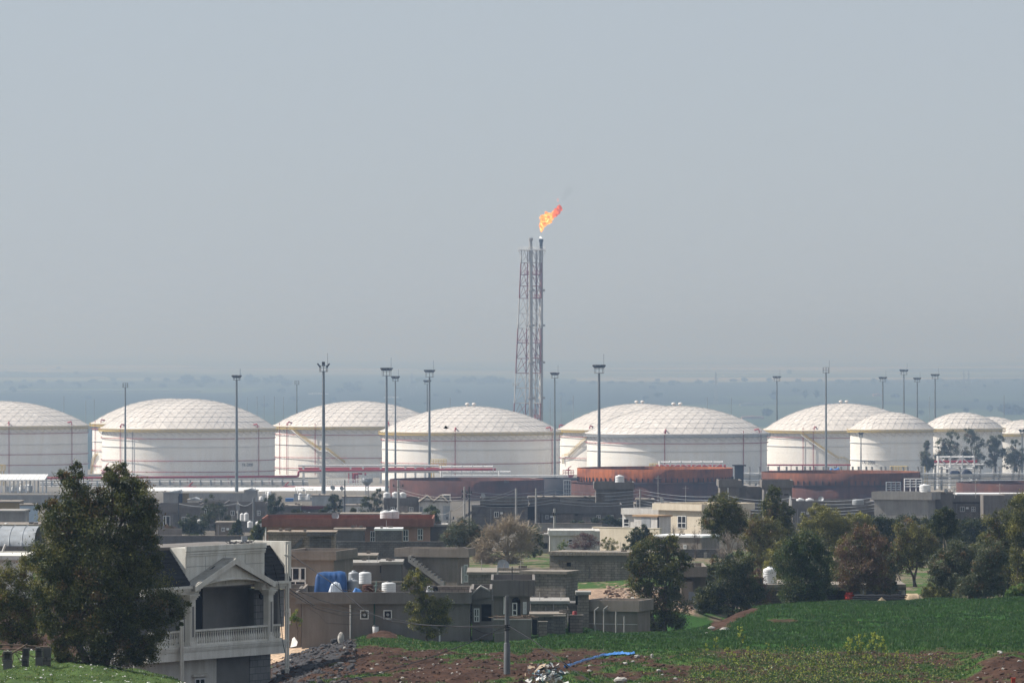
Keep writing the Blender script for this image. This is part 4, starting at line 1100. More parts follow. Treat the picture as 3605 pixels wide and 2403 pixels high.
for k in range(7):
    z = g + (p.z - g) * k / 7; mb.bar((p.x - 0.5, 1419.5, z), (p.x + 0.5, 1419.5, z + 1.0), 0.08); mb.bar((p.x + 0.5, 1419.5, z), (p.x - 0.5, 1419.5, z + 1.0), 0.08)
mb.build("tower_frame", m_galv, t)
# white barrier frame beyond the rack
railing_walk("white tube railing walkway under the pipe bridge", 1148, 1302, 1688, 1708, 1800, m_steelw, [1150, 1186, 1246, 1300], "tube_walkway", "walkway", 2.5)
railing_walk("white tube railing walkway along the rim of the dark rusty shell", 1560, 2000, 1672, 1682, 1700, m_steelw, [1570, 1700, 1800, 1900, 1990], "tube_walkway", "walkway", 2.5)
# pump skids behind the grey wall
def skid(label, x0, x1, D, seed):
    r = random.Random(seed); t = thing("pump_skid", label, "pump skid", gat((x0 + x1) / 2, D), "pipe and pump skids of the plant")
    b = MB(); s = pxm(D); zg = gz((x0 + x1) / 2, D)
    b.box((x0 - CX) * s, (x1 - CX) * s, D, D + 4, zg - 0.4, zg + 0.3); b.build("base", m_greysteel, t)
    for k in range(int((x1 - x0) / 9)):
        x = (x0 + 5 + k * 9 + r.uniform(-2, 2) - CX) * s; h = r.uniform(1.2, 3.6)
        mb = MB(); y = D + r.uniform(0.4, 3.2)
        if k % 3 == 1:
            mb.tube([(x, y, zg + 0.3), (x, y, zg + h), (x + r.uniform(1, 2), y, zg + h)], 0.14, 6); mb.build("pipe", m_steelw, t)
        elif k % 3 == 2:
            mb.lathe((x, y, zg + 0.3), [(0.5, 0), (0.5, h * 0.5), (0.3, h * 0.62), (0.05, h * 0.65)], 12); mb.build("vessel", m_steelw, t)
        else:
            mb.box(x - 0.5, x + 0.5, y, y + 0.7, zg + 0.3, zg + 0.3 + h * 0.45); mb.tube([(x, y, zg + 0.3 + h * 0.45), (x, y, zg + h)], 0.08, 5); mb.build("control_box", m_sheet, t)
    mb = MB(); mb.tube([((x0 - CX) * s, D + 1, zg + 1.6), ((x1 - CX) * s, D + 1, zg + 1.6)], 0.13, 6); mb.build("header_pipe", m_galv, t)
skid("grey pipe skid left of the dark tree before the blue container", 895, 960, 1440, 1)
skid("grey pipe skid right of the blue container", 1034, 1100, 1440, 2)
skid("pale pipe skid under the left canopy", 20, 110, 1640, 3)
skid("grey pipe skid between the right rusty shells", 3300, 3385, 1480, 4)
skid("white pipe skid behind the right-hand truss", 3400, 3470, 1760, 5)
# small container, tarpaulins
def small_box(name, label, cat, x0, y0, x1, y1, D, depth, m, ribs=True):
    s = pxm(D); X = lambda px: (px - CX) * s; Z = lambda py: CAMZ - (py - CY) * s
    mb = MB(); mb.box(X(x0), X(x1), D, D + depth, Z(y1) - (1.0 if ribs else 0), Z(y0))
    n = max(3, int((x1 - x0) / 4))
    for k in range(n + 1):
        x = X(x0) + (X(x1) - X(x0)) * k / n; mb.box(x - 0.06, x + 0.06, D - 0.06, D - 0.004, Z(y1) - 0.6, Z(y0) - 0.05)
    mb.box(X(x0) - 0.08, X(x1) + 0.08, D - 0.1, D + depth + 0.1, Z(y0) + 0.004, Z(y0) + 0.12)
    return tag(mb.build(name, m, loc=(X(x0), D, Z(y1))), label, cat)
small_box("shipping_container", "small blue container below the red fire platform", "container", 1005, 1755, 1032, 1773, 1430, 3, m_tarpl)
def drape(name, label, cat, x0, x1, ytop, ybot, D, depth, m, seed, peaks=None, n=40, edge=5):
    """a sheet thrown over a pile: humped surface down to the ground row on both sides"""
    s = pxm(D); r = random.Random(seed); rows = []
    zb_ = CAMZ - (ybot - CY) * s
    for j in range(13):
        v = j / 12
        row = []
        for i in range(n + 1):
            u = i / n
            k = peaks and np.interp(u, [q[0] for q in peaks], [q[1] for q in peaks]) or 1.0
            prof = min(1.0, 3.2 * math.sin(math.pi * v)) * min(1, (edge * u) ** 0.6, (edge * (1 - u)) ** 0.6)
            h = (ybot - ytop) * s * k * prof
            h *= 1 + 0.06 * mnoise.noise(Vector((u * 4 + seed, v * 3, 0)))
            row.append(((x0 + (x1 - x0) * u - CX) * s, D + depth * v + 0.10 * mnoise.noise(Vector((u * 14, v * 3, seed))) * min(1, 4 * v), zb_ + max(0, h)))
        rows.append(row)
    mb = MB(); mb.grid(rows)
    return tag(mb.build(name, m, loc=((x0 - CX) * s, D, zb_)), label, cat)
drape("tarpaulin", "light blue tarpaulin sagging over the right rusty shell's rim", "tarpaulin", 2918, 2962, 1644, 1664, 1600, 2.5, m_tarpl, 3, [(0, 0.6), (0.12, 1.0), (0.4, 0.55), (0.8, 1.0), (1, 0.7)])
drape("tarpaulin", "navy tarpaulin over a stack beneath the right-hand truss", "tarpaulin", 3388, 3426, 1652, 1668, 1600, 3, m_navy, 4, [(0, 0.5), (0.3, 1), (0.6, 0.9), (1, 0.4)])
drape("tarpaulin", "black tarpaulin over a low stack left of the navy one", "tarpaulin", 3345, 3382, 1656, 1668, 1600, 3, m_navy, 5)
# steel scaffolds in front of the right rusty shell
def scaffold(label, x0, x1, y0, y1, D, m=m_galv):
    s = pxm(D); X = lambda px: (px - CX) * s; Z = lambda py: CAMZ - (py - CY) * s
    mb = MB(); nx = 3; nz_ = 3; g = Z(y1)
    for y in (D, D + 2):
        for k in range(nx + 1):
            x = X(x0) + (X(x1) - X(x0)) * k / nx; mb.bar((x, y, gz(x0, D) - 0.3), (x, y, Z(y0)), 0.1)
        for k in range(nz_ + 1):
            z = g + (Z(y0) - g) * k / nz_; mb.bar((X(x0), y, z), (X(x1), y, z), 0.09)
    for k in range(nx + 1):
        x = X(x0) + (X(x1) - X(x0)) * k / nx
        for z in (g, Z(y0)): mb.bar((x, D, z), (x, D + 2, z), 0.09)
    tag(mb.build("scaffold", m, loc=gat((x0 + x1) / 2, D)), label, "scaffold")
scaffold("open grey scaffold standing against the right rusty shell", 3185, 3246, 1685, 1712, 1385, m_steelw)
scaffold("blue-grey scaffold cage left of the open one", 3121, 3171, 1697, 1722, 1380)
scaffold("thin scaffold tower in the gap between two rusty shells", 1985, 2010, 1690, 1735, 1405)
# ------------------------------------------------------------------ houses
def window(fr, parent, x0, y0, x1, y1, w, bars='h', name="window", m=None, fw=0.07):
    a0, a1, z0, z1 = fr.rect(x0, y0, x1, y1, w)
    mb = MB(); m = m or m_frame
    fr.lbox(mb, a0, a0 + fw, w - 0.06, w + 0.02, z0, z1); fr.lbox(mb, a1 - fw, a1, w - 0.06, w + 0.02, z0, z1)
    fr.lbox(mb, a0 + fw, a1 - fw, w - 0.057, w + 0.02, z1 - fw, z1); fr.lbox(mb, a0 + fw, a1 - fw, w - 0.057, w + 0.02, z0, z0 + fw)
    if 'h' in bars:
        zm = z0 + (z1 - z0) * 0.42; fr.lbox(mb, a0 + fw, a1 - fw, w - 0.054, w + 0.02, zm - fw / 2, zm + fw / 2)
    if 'v' in bars:
        am = (a0 + a1) / 2; fr.lbox(mb, am - fw / 2, am + fw / 2, w - 0.05, w + 0.02, z0 + fw, z1 - fw)
    o = mb.build(name, m, parent)
    g = MB(); fr.lbox(g, a0 + fw * 0.5, a1 - fw * 0.5, w - 0.025, w + 0.015, z0 + fw * 0.5, z1 - fw * 0.5)
    g.build("pane", m_glass, o)
    return o

def opening(fr, parent, x0, y0, x1, y1, w, name="doorway", m=None):
    mb = MB(); fr.box(mb, x0, y0, x1, y1, w - 0.02, w + 0.03); return mb.build(name, m or m_void, parent)

def house(label, x0, x1, ytop, ybot, D, depth, m, parapet=None, yaw=0, cat="house", name="concrete_house", group=None, wins=(), doors=(), down=2.0, pm=None, wall_name="wall", roofm=None, pipes=()):
    """flat-roofed house: wall box up to its roof slab and a parapet ring (top row, bottom row, overhang)"""
    fr = Fr((x0 + x1) / 2, D, yaw)
    b = fr.pp((x0 + x1) / 2, ybot); t = thing(name, label, cat, b, group)
    if name.endswith('wall'): t['kind'] = 'thing'
    a0, a1, z0, z1 = fr.rect(x0, ytop, x1, ybot, 0)
    mb = MB(); fr.lbox(mb, a0, a1, 0, depth, z0 - down, z1); mb.build(wall_name, m, t)
    if parapet:
        py0, py1, ov = parapet[:3]; px0, px1 = (parapet[3], parapet[4]) if len(parapet) > 4 else (None, None)
        _, _, zp0, zp1 = fr.rect(x0, py0, x1, py1, -ov)
        l0, l1 = a0 - ov, a1 + ov
        if px0 is not None: l0 = fr.az(px0, (py0 + py1) / 2, -ov)[0]; l1 = fr.az(px1, (py0 + py1) / 2, -ov)[0]
        mb = MB(); th = 0.16
        fr.lbox(mb, l0, l1, -ov, -ov + th, zp0, zp1); fr.lbox(mb, l0, l1, depth + ov - th, depth + ov, zp0, zp1)
        fr.lbox(mb, l0, l0 + th, -ov + th, depth + ov - th, zp0, zp1 - 0.003); fr.lbox(mb, l1 - th, l1, -ov + th, depth + ov - th, zp0, zp1 - 0.003)
        fr.lbox(mb, l0 + th, l1 - th, -ov + th, depth + ov - th, zp0 + 0.003, zp0 + 0.22)
        mb.build("parapet", pm or m, t)
    else:
        mb = MB(); ov = 0.15 if depth > 1 else 0.04; fr.lbox(mb, a0 - ov, a1 + ov, -ov, depth + ov, z1 + 0.003, z1 + (0.2 if depth > 1 else 0.08)); mb.build("roof_slab", roofm or m_slab, t)
        if depth > 3:
            hr = random.Random(label)
            for k in range(4):
                mb = MB(); a = hr.uniform(a0, a1); w = hr.uniform(0, depth); q = fr.p(a, w, z1 + 0.1)
                if hr.random() < 0.5: mb.tube([q, q + Vector((0, 0, hr.uniform(0.4, 1.1)))], 0.02, 4); mb.build("rebar_stub", m_greysteel, t)
                else: fr.lbox(mb, a, a + hr.uniform(0.2, 0.5), w, w + 0.2, z1 + 0.2, z1 + 0.2 + hr.uniform(0.1, 0.3)); mb.build("loose_block", m_block, t)
    for wdef in wins:
        window(fr, t, *wdef[:4], -0.004, wdef[4] if len(wdef) > 4 else 'h')
    for d in doors: opening(fr, t, *d[:4], -0.003, d[4] if len(d) > 4 else "doorway", d[5] if len(d) > 5 else None)
    for px, y0, y1 in pipes:
        mb = MB(); mb.tube([fr.pp(px, y0, -0.09), fr.pp(px, y1, -0.09)], 0.055, 6); mb.build("drain_pipe", m_frame, t)
    return t, fr

def part(fr, parent, name, m, *boxes):
    mb = MB()
    for b in boxes: fr.box(mb, *b)
    return mb.build(name, m, parent)

def stair(fr, parent, xt, yt, xb, yb, w0, w1, n, m, name="outside_stair"):
    """stair flight running down across the facade from (xt,yt) to (xb,yb)"""
    at_, zt = fr.az(xt, yt, w0); ab, zb_ = fr.az(xb, yb, w0)
    mb = MB()
    for k in range(n):
        u0 = at_ + (ab - at_) * k / n; u1 = at_ + (ab - at_) * (k + 1) / n
        z = zt + (zb_ - zt) * (k + 0.5) / n
        mb2 = sorted((u0, u1)); fr.lbox(mb, mb2[0], mb2[1], w0, w1, z - 0.22, z)
    # sloping soffit slab
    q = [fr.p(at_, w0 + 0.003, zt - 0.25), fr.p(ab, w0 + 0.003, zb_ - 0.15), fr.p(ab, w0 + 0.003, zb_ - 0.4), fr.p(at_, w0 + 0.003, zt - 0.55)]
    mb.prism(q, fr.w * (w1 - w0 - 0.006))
    return mb.build(name, m, parent)

# ---- villa in the foreground, seen from its left side
def villa():
    Y = 56
    fr = Fr(735, 288, Y)
    t = thing("villa", "white villa with black shingle roof and arched balcony beside the big tree", "villa", fr.p(0, 4, CAMZ - 18.5))
    U = lambda px, py, w=0.0: fr.az(px, py, w)
    def bx(name, m, x0, y0, x1, y1, w0, w1, par=t):
        mb = MB(); fr.box(mb, x0, y0, x1, y1, w0, w1); return mb.build(name, m, par)
    def lb(name, m, a0, a1, w0, w1, z0, z1, par=t):
        mb = MB(); fr.lbox(mb, a0, a1, w0, w1, z0, z1); return mb.build(name, m, par)
    aL = U(520, 2300)[0]; aR = U(1004, 2250)[0]
    zf1 = U(822, 2262)[1]; zf0 = U(822, 2311)[1]          # floor band
    zeave = U(690, 2062)[1]; zent0 = U(690, 2091)[1]
    ztop = U(822, 1921, 0.45)[1]
    # body behind the balcony, storeys below
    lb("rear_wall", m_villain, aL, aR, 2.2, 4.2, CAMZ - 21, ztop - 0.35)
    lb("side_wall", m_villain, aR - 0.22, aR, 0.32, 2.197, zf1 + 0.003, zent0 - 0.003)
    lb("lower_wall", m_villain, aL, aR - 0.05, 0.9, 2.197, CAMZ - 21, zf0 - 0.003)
    a0 = U(646, 2350, 0.9)[0]; a1 = U(760, 2350, 0.9)[0]; a2 = U(878, 2350, 0.9)[0]
    lb("lower_wall_panel", m_villa, aL, a1, 0.86, 0.897, CAMZ - 21, zf0 - 0.006)
    lb("lower_tile_panel", m_villatile, a2, aR - 0.1, 0.86, 0.897, CAMZ - 21, zf0 - 0.006)
    window(fr, t, 684, 2385, 720, 2440, 0.855, 'v', m=m_frame)
    lb("window_lintel", m_villa, U(678, 2374, .8)[0], U(730, 2374, .8)[0], 0.7, 0.857, U(704, 2380, .8)[1], U(704, 2371, .8)[1])
    # floor band with mouldings
    lb("floor_slab", m_villa, aL, aR, 0.0, 2.2, zf0, zf1 - 0.004)
    mb = MB(); h = zf1 - zf0
    fr.lbox(mb, aL, aR + 0.05, -0.10, -0.002, zf1 - 0.10, zf1); fr.lbox(mb, aL, aR + 0.04, -0.07, -0.002, zf1 - 0.2, zf1 - 0.103); fr.lbox(mb, aL, aR + 0.02, -0.04, -0.002, zf1 - 0.27, zf1 - 0.203)
    mb.build("band_moulding", m_villa, t)
    # balustrade
    ab0 = U(687, 2235)[0]; ab1 = U(944, 2220)[0]; ac0 = U(667, 2235)[0]; ac1 = U(961, 2220)[0]
    zb0 = zf1 + 0.002; hb = 0.80
    def balusters(x0, x1):
        rail = MB(); fr.lbox(rail, x0, x1, 0.02, 0.22, zb0, zb0 + 0.09); fr.lbox(rail, x0, x1, 0.0, 0.24, zb0 + hb - 0.09, zb0 + hb)
        r_ = rail.build("balustrade_rail", m_villa, t)
        n = max(2, int((x1 - x0) / 0.19))
        for k in range(n):
            a = x0 + (x1 - x0) * (k + 0.5) / n
            mb = MB(); p = fr.p(a, 0.12, zb0 + 0.09); H = hb - 0.18
            mb.lathe(p, [(0.06, 0), (0.045, 0.06 * H), (0.075, 0.22 * H), (0.07, 0.35 * H), (0.035, 0.62 * H), (0.033, 0.75 * H), (0.05, 0.85 * H), (0.04, 0.92 * H), (0.06, H)], 8, 0, True, False)
            mb.build("baluster", m_villa, r_)
    balusters(ab0 + 0.02, ab1 - 0.02); balusters(ac1 + 0.02, aR - 0.25); balusters(aL + 0.3, ac0 - 0.6)
    # columns with flutes and capitals
    for c0, c1, nm in ((ac0, ab0, 0), (ab1, ac1, 1)):
        mb = MB(); wd = c1 - c0
        fr.lbox(mb, c0, c1, -0.03, 0.30, zf1 + 0.001, zent0 - 0.25)
        for f in (0.2, 0.72): fr.lbox(mb, c0 + wd * f, c0 + wd * (f + 0.12), -0.055, -0.033, zf1 + 0.3, zent0 - 0.55)
        fr.lbox(mb, c0 - 0.05, c1 + 0.05, -0.08, 0.35, zf1 + 0.003, zf1 + 0.2)
        for k in range(3): fr.lbox(mb, c0 - 0.05 - 0.06 * k, c1 + 0.05 + 0.06 * k, -0.07 - 0.05 * k, 0.36 + 0.03 * k, zent0 - 0.25 + 0.09 * k, zent0 - 0.163 + 0.09 * k)
        mb.build("column", m_villa, t)
        mb = MB(); fr.lbox(mb, c0 + wd * 0.36, c0 + wd * 0.68, -0.045, -0.032, zf1 + 0.45, zent0 - 0.6); mb.build("column_recess_shade", m_villain, t)  # dark strip on the column face, painting the shade of a recess
    # entablature: left run and right run, ceiling
    for x0, x1 in ((aL, ab0 + 0.35), (ab1 - 0.5, aR + 0.06)):
        mb = MB()
        for k in range(3): fr.lbox(mb, x0, x1 + 0.03 * k, 0.02 - 0.09 * k, 0.5, zent0 + 0.022 + (zeave - zent0) * k / 3, zent0 + 0.02 + (zeave - zent0) * (k + 1) / 3)
        mb.build("entablature", m_villa, t)
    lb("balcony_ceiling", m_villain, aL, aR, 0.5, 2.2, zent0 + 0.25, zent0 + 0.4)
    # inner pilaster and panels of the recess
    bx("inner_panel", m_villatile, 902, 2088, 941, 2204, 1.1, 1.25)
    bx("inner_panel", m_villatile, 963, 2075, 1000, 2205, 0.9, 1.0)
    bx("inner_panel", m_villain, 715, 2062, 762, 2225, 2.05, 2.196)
    lb("balcony_doorway", m_void, U(688, 2130, 2.1)[0], U(714, 2130, 2.1)[0], 2.1, 2.19, zf1, zent0 + 0.2)
    mb = MB(); p = fr.pp(919, 2098, 1.05); mb.lathe(p, [(0.05, -0.15), (0.13, -0.05), (0.12, 0.08), (0.03, 0.18)], 10); mb.build("wall_lamp", m_dark, t)
    # mansard strips and dormer block
    wE, wT = 0.02, 1.45
    zT = ztop - 0.1
    ad0 = U(653, 2000, 0.45)[0]; ad1 = U(931, 1990, 0.45)[0]; ae0 = U(1005, 1990, 0.45)[0]
    def mansard(x0, x1):
        mb = MB()
        P = fr.p
        q = [(x0, wE, zeave), (x1, wE, zeave), (x1, wT, zT), (x0, wT, zT)]
        out = [P(*c) for c in q]; inn = [P(c[0], c[1] + 0.25, c[2] - 0.05) for c in q]
        mb.hexa([inn[0], inn[1], out[1], out[0], inn[3], inn[2], out[2], out[3]])
        for k in range(1, 9):
            f = k / 9; w = wE + (wT - wE) * f; z = zeave + (zT - zeave) * f
            mb.tube([P(x0, w - 0.02, z), P(x1, w - 0.02, z)], 0.018, 4)
        return mb.build("mansard_roof", m_shingle, t)
    mansard(aL, ad0 - 0.003); mansard(ad1 + 0.003, ae0)
    lb("roof_parapet", m_conc, aL, aR, wT, 4.4, zT - 0.05, ztop + 0.05)
    lb("dormer_block", m_villa, ad0, ad1, 0.45, 4.0, zeave - 0.1, ztop + 0.02)
    lb("end_block", m_villa, ae0, ae0 + 0.5, 0.45, 4.0, zent0, ztop + 0.1)
    mb = MB()
    for k, (d, z0, z1) in enumerate(((0.10, -0.16, 0.10), (0.07, -0.30, -0.20), (0.05, -0.40, -0.33))): fr.lbox(mb, ad0 - d * 0.5, ad1 + d * 0.5, 0.45 - d, 0.447, ztop + z0, ztop + z1)
    mb.build("dormer_cornice", m_villa, t)
    mb = MB(); fr.lbox(mb, ad0 + 0.1, ad1 - 0.1, 0.442, 0.4497, ztop - 0.95, ztop - 0.93)
    for f in (0.25, 0.5, 0.75): fr.lbox(mb, ad0 + (ad1 - ad0) * f, ad0 + (ad1 - ad0) * f + 0.015, 0.442, 0.4497, zeave, ztop - 0.45)
    mb.build("stone_joint", m_villain, t)
    # gabled pediment over the balcony, with an arched underside
    gl, zl = U(684, 2052, -0.25); gr, zr_ = U(964, 2038, -0.25); ga, za = U(822, 1962, -0.25)
    zl = min(zl, zeave + 0.05); zr_ = zl
    ga = (gl + gr) / 2
    P = fr.p
    th = 0.28
    for sgn, (e, ze) in ((0, (gl, zl)), (1, (gr, zr_))):
        mb = MB()
        q = [P(e, -0.30, ze), P(ga, -0.30, za), P(ga, -0.30, za - th), P(e, -0.30, ze - th)]
        mb.prism(q if sgn == 0 else q[::-1], fr.w * 1.6)
        mb.build("gable_roof", M("gable_grey_roofing", (0.36, 0.345, 0.315), (0.29, 0.28, 0.255), 2.0, 0.8, streak=0.3), t)
        mb = MB()
        q = [P(e, -0.36, ze - 0.03), P(ga, -0.36, za - 0.03), P(ga, -0.36, za - th - 0.04), P(e, -0.36, ze - th - 0.04)]
        mb.prism(q if sgn == 0 else q[::-1], fr.w * 0.057)
        mb.build("raking_moulding", m_villa, t)
    mb = MB(); n = 16
    al, ar = ab0 + 0.05, ab1 - 0.05
    zspring = zent0 + 0.12; zcrown = U(815, 2037, -0.05)[1]
    top = lambda a: za - th - (za - zl) * abs(a - ga) / (ga - gl) + 0.05
    for k in range(n):
        x0 = al + (ar - al) * k / n; x1 = al + (ar - al) * (k + 1) / n
        arch = lambda a: zspring + (zcrown - zspring) * math.sqrt(max(0, 1 - ((a - (al + ar) / 2) / ((ar - al) / 2)) ** 2))
        mb.hexa([P(x0, -0.1, arch(x0)), P(x1, -0.1, arch(x1)), P(x1, 0.25, arch(x1)), P(x0, 0.25, arch(x0)), P(x0, -0.1, max(top(x0), arch(x0) + .05)), P(x1, -0.1, max(top(x1), arch(x1) + .05)), P(x1, 0.25, max(top(x1), arch(x1) + .05)), P(x0, 0.25, max(top(x0), arch(x0) + .05))])
    mb.build("pediment", m_villa, t)
    mb = MB(); pts = [P(al + (ar - al) * k / 24, -0.12, zspring + (zcrown - zspring) * math.sqrt(max(0, 1 - (2 * k / 24 - 1) ** 2))) for k in range(25)]
    mb.tube(pts, 0.06, 5); mb.build("arch_moulding", m_villa, t)
    mb = MB(); p = fr.pp(742, 2029, -0.13); mb.lathe(p, [(0.02, -0.08), (0.1, 0), (0.02, 0.08)], 8); mb.build("pediment_lamp", m_dark, t)
    # downpipes
    for px, y0, y1 in ((1006.5, 1912, 2440), (1014.5, 1915, 2440)):
        mb = MB(); p = fr.pp(px, 2100, 0.0); mb.tube([Vector((p.x, p.y, CAMZ - (y0 - CY) / F * p.y)), Vector((p.x, p.y, CAMZ - (y1 - CY) / F * p.y))], 0.055, 8)
        for k in range(5):
            z = CAMZ - (y0 + 40 + k * 100 - CY) / F * p.y; mb.box(p.x - 0.08, p.x + 0.08, p.y - 0.07, p.y + 0.07, z - 0.03, z + 0.03)
        mb.build("downpipe", m_villa, t)
    for px in (637, 643):
        mb = MB(); p = fr.pp(px, 2250, -0.2); mb.tube([Vector((p.x, p.y, CAMZ - (2180 - CY) / F * p.y)), Vector((p.x, p.y, CAMZ - (2440 - CY) / F * p.y))], 0.06, 8); mb.build("downpipe", m_villa, t)
    mb = MB(); mb.tube([fr.pp(x, y, -0.15) for x, y in ((962, 1985), (982, 2060), (985, 2120), (990, 2190), (996, 2260), (1003, 2295))], 0.02, 5); mb.build("hanging_cable", m_wire, t)
    return t, fr
villa_t, villa_f = villa()
# solar lamp box and debris on the villa roof
mb = MB(); a = at(868, 1886, 293); fr_ = Fr(860, 293, 10)
fr_.box(mb, 851, 1887, 870, 1911, 0, 0.12); 
lamp = mb.build("solar_floodlight", m_sheet, loc=a, label="small grey square floodlight standing on the villa roof", cat="floodlight")
mb = MB(); fr_.box(mb, 854, 1889, 868, 1907, -0.02, -0.003); mb.build("lamp_glass", m_lens, lamp)
mb = MB(); q = at(845, 1911, 292)
r = random.Random(3)
for k in range(26):
    x = q.x + r.uniform(-0.6, 0.7); mb.bar((x, 292 + r.uniform(0, 1), q.z - 0.1 + r.uniform(0, 0.1)), (x + r.uniform(-.4, .4), 292 + r.uniform(0, 1), q.z + r.uniform(0, 0.12)), 0.03)
tag(mb.build("brushwood", m_dark, loc=q), "dark brushwood heap on the villa roof by the floodlight", "brushwood")

# ---- grey house with the tanks on its roof
D = 357
h2, f2 = house("long low grey house with two fan windows and tanks on its roof", 1062, 1655, 2124, 2266, D, 9.0, m_conc, parapet=(2083, 2124, 0.35, 1040, 1660), pipes=((1233, 2127, 2252), (1548, 2212, 2264)))
for x0, x1 in ((1268, 1298), (1350, 1380)):
    o = window(f2, h2, x0, 2146, x1, 2178, -0.004, '', fw=0.06)
    mb = MB(); p = f2.pp((x0 + x1) / 2, 2162, -0.05); mb.tube([p, p - f2.w * 0.04], 0.1, 14); mb.build("exhaust_fan", m_sheet, o)
mb = MB(); mb.tube([f2.pp(1318, 2124, -0.08), f2.pp(1317, 2205, -0.08)], 0.045, 6); mb.build("water_pipe", M("green_pipe", (0.03, 0.09, 0.07)), h2)
# low wing on the left with window strip
house("narrow grey wing at the left end of the long grey house, half behind the villa", 1005, 1061, 2106, 2262, 360, 6, m_concw, parapet=(2070, 2106, 0.2), wins=((1008, 2140, 1023, 2195),))
# porch block right of it
hp, fp = house("grey porch with a small gable, right end of the long grey house", 1662, 1735, 2112, 2262, 359, 7, m_conc, parapet=(2072, 2125, 0.2, 1658, 1732), wins=((1668, 2140, 1688, 2188, 'hv'),), doors=((1695, 2118, 1730, 2185, "porch_recess"), ))
mb = MB(); P = fp.pp
mb.prism([P(1663, 2092, -0.35), P(1692, 2066, -0.35), P(1724, 2082, -0.35), P(1724, 2100, -0.35), P(1663, 2112, -0.35)], fp.w * 1.2); mb.build("gable", m_conc, hp)
mb = MB(); mb.prism([P(1661, 2094, -0.42), P(1692, 2066, -0.42), P(1692, 2061, -0.42), P(1660, 2088, -0.42)][::-1], fp.w * 1.4); mb.prism([P(1692, 2066, -0.42), P(1726, 2083, -0.42), P(1726, 2078, -0.42), P(1692, 2061, -0.42)][::-1], fp.w * 1.4); mb.build("gable_coping", m_concl, hp)
h3, f3 = house("grey house with a deep parapet, arched door and white window", 1735, 1866, 2097, 2225, 372, 8, m_conc, parapet=(2040, 2097, 0.5, 1728, 1884), wins=((1841, 2117, 1854, 2160, 'hv'),), pipes=((1775, 2100, 2160),))
mb = MB(); n = 12; cxp = 1817
pts = [f3.pp(1803, 2163, -0.01)] + [f3.pp(1817 - 15 * math.cos(math.pi * k / n), 2117 - 16 * math.sin(math.pi * k / n), -0.01) for k in range(n + 1)] + [f3.pp(1832, 2163, -0.01)]
mb.prism(pts[::-1], f3.w * 0.02); mb.build("arched_recess", m_void, h3)
window(f3, h3, 1803, 2120, 1821, 2166, -0.02, 'h', name="door")
mb = MB()
for px in (1827, 1843, 1860, 1877): f3.box(mb, px, 2042, px + 2, 2098, -0.56, -0.503)
mb.build("parapet_rib", m_concd, h3)
h, f = house("plain grey yard wall with branches piled on top, behind the utility pole", 1740, 1870, 2182, 2268, 352, 0.3, m_conc, cat="wall", name="yard_wall", roofm=m_concl)
# firewood on the wall
mb = MB(); r = random.Random(5)
for k in range(40):
    px = r.uniform(1735, 1885); p = at(px, 2180 - r.uniform(0, 14), 352.3); mb.bar(p, p + Vector((r.uniform(-.6, .6), r.uniform(-.1, .3), r.uniform(-.05, .1))), 0.03)
p = at(1740, 2165, 352.3); mb.tube([at(1735, 2168, 352.3), at(1800, 2172, 352.3), at(1890, 2178, 352.3)], [0.04, 0.06, 0.03], 5)
tag(mb.build("branch_pile", m_wood, loc=p), "pile of pale cut branches lying along the top of the yard wall", "branches")
# rooms to the right: rubble enclosure, gate walls
house("rough grey rubble enclosure with dark inside right of the yard wall", 1872, 1985, 2170, 2245, 368, 4, m_blockd, cat="shed", name="animal_pen", doors=((1874, 2176, 1890, 2240),))
house("low broken block wall in front of the rubble enclosure", 1897, 1926, 2190, 2240, 362, 0.4, m_block, cat="wall", name="yard_wall")
house("block wall with stepped top left of the red bucket", 1950, 1990, 2170, 2238, 364, 0.4, m_blockd, cat="wall", name="yard_wall")
house("block gate wall carrying the red bucket", 2003, 2052, 2167, 2232, 372, 0.4, m_block, cat="wall", name="yard_wall", doors=((2001, 2172, 2006, 2228),))
house("grey flat-roofed outhouse between the red bucket and the tall block house", 1868, 1998, 2124, 2200, 384, 5, m_block, roofm=m_concl)
D = 402
h, f = house("tall unplastered block house with a thin pale roof slab right of the stair house", 1838, 1991, 2019, 2148, D, 2.6, m_block, roofm=m_slab, yaw=-20)
part(f, h, "roof_block_course", m_block, (1752, 1999, 1985, 2010, 2.7, 2.9))
part(f, h, "ledge", m_concl, (1866, 2103, 1990, 2106, -0.15, -0.003))
house("low block house wing with a long flat roof behind the deep parapet", 1650, 1843, 2022, 2110, 408, 8, m_block, roofm=m_slab)
house("small stepped block annex against the tall block house", 2034, 2073, 2092, 2150, 392, 2, m_block, roofm=m_concl, doors=((2026, 2096, 2034, 2128),))
house("grey block room under the stepped annex", 2000, 2061, 2131, 2180, 393, 3, m_blockd, roofm=m_concd)
h, f = house("long low grey-brown house with pipe posts and a white line before it", 2062, 2245, 2150, 2232, 392, 3, m_concw, yaw=-18, parapet=(2112, 2151, 0.25, 2058, 2250))
part(f, h, "painted_line", m_whitew, (2064, 2194, 2244, 2196, -0.02, -0.003))
for px, yt, lab in ((2094, 2147, "bent pipe post with a white flag-like cap, leftmost before the low house"), (2126, 2143, "bent pipe post second from the left before the low house"), (2169, 2152, "straight pipe post third from the left before the low house"), (2198, 2168, "shortest pipe post at the right before the low house")):
    b = gat(px, 386); mb = MB(); tp = at(px, yt, 386); mb.tube([b - Vector((0, 0, 0.3)), tp], 0.05, 6)
    if yt < 2150: mb.tube([tp, tp + Vector((0.28, 0, 0.22))], 0.05, 6)
    tag(mb.build("fence_post", m_concpole, loc=b), lab, "fence post")
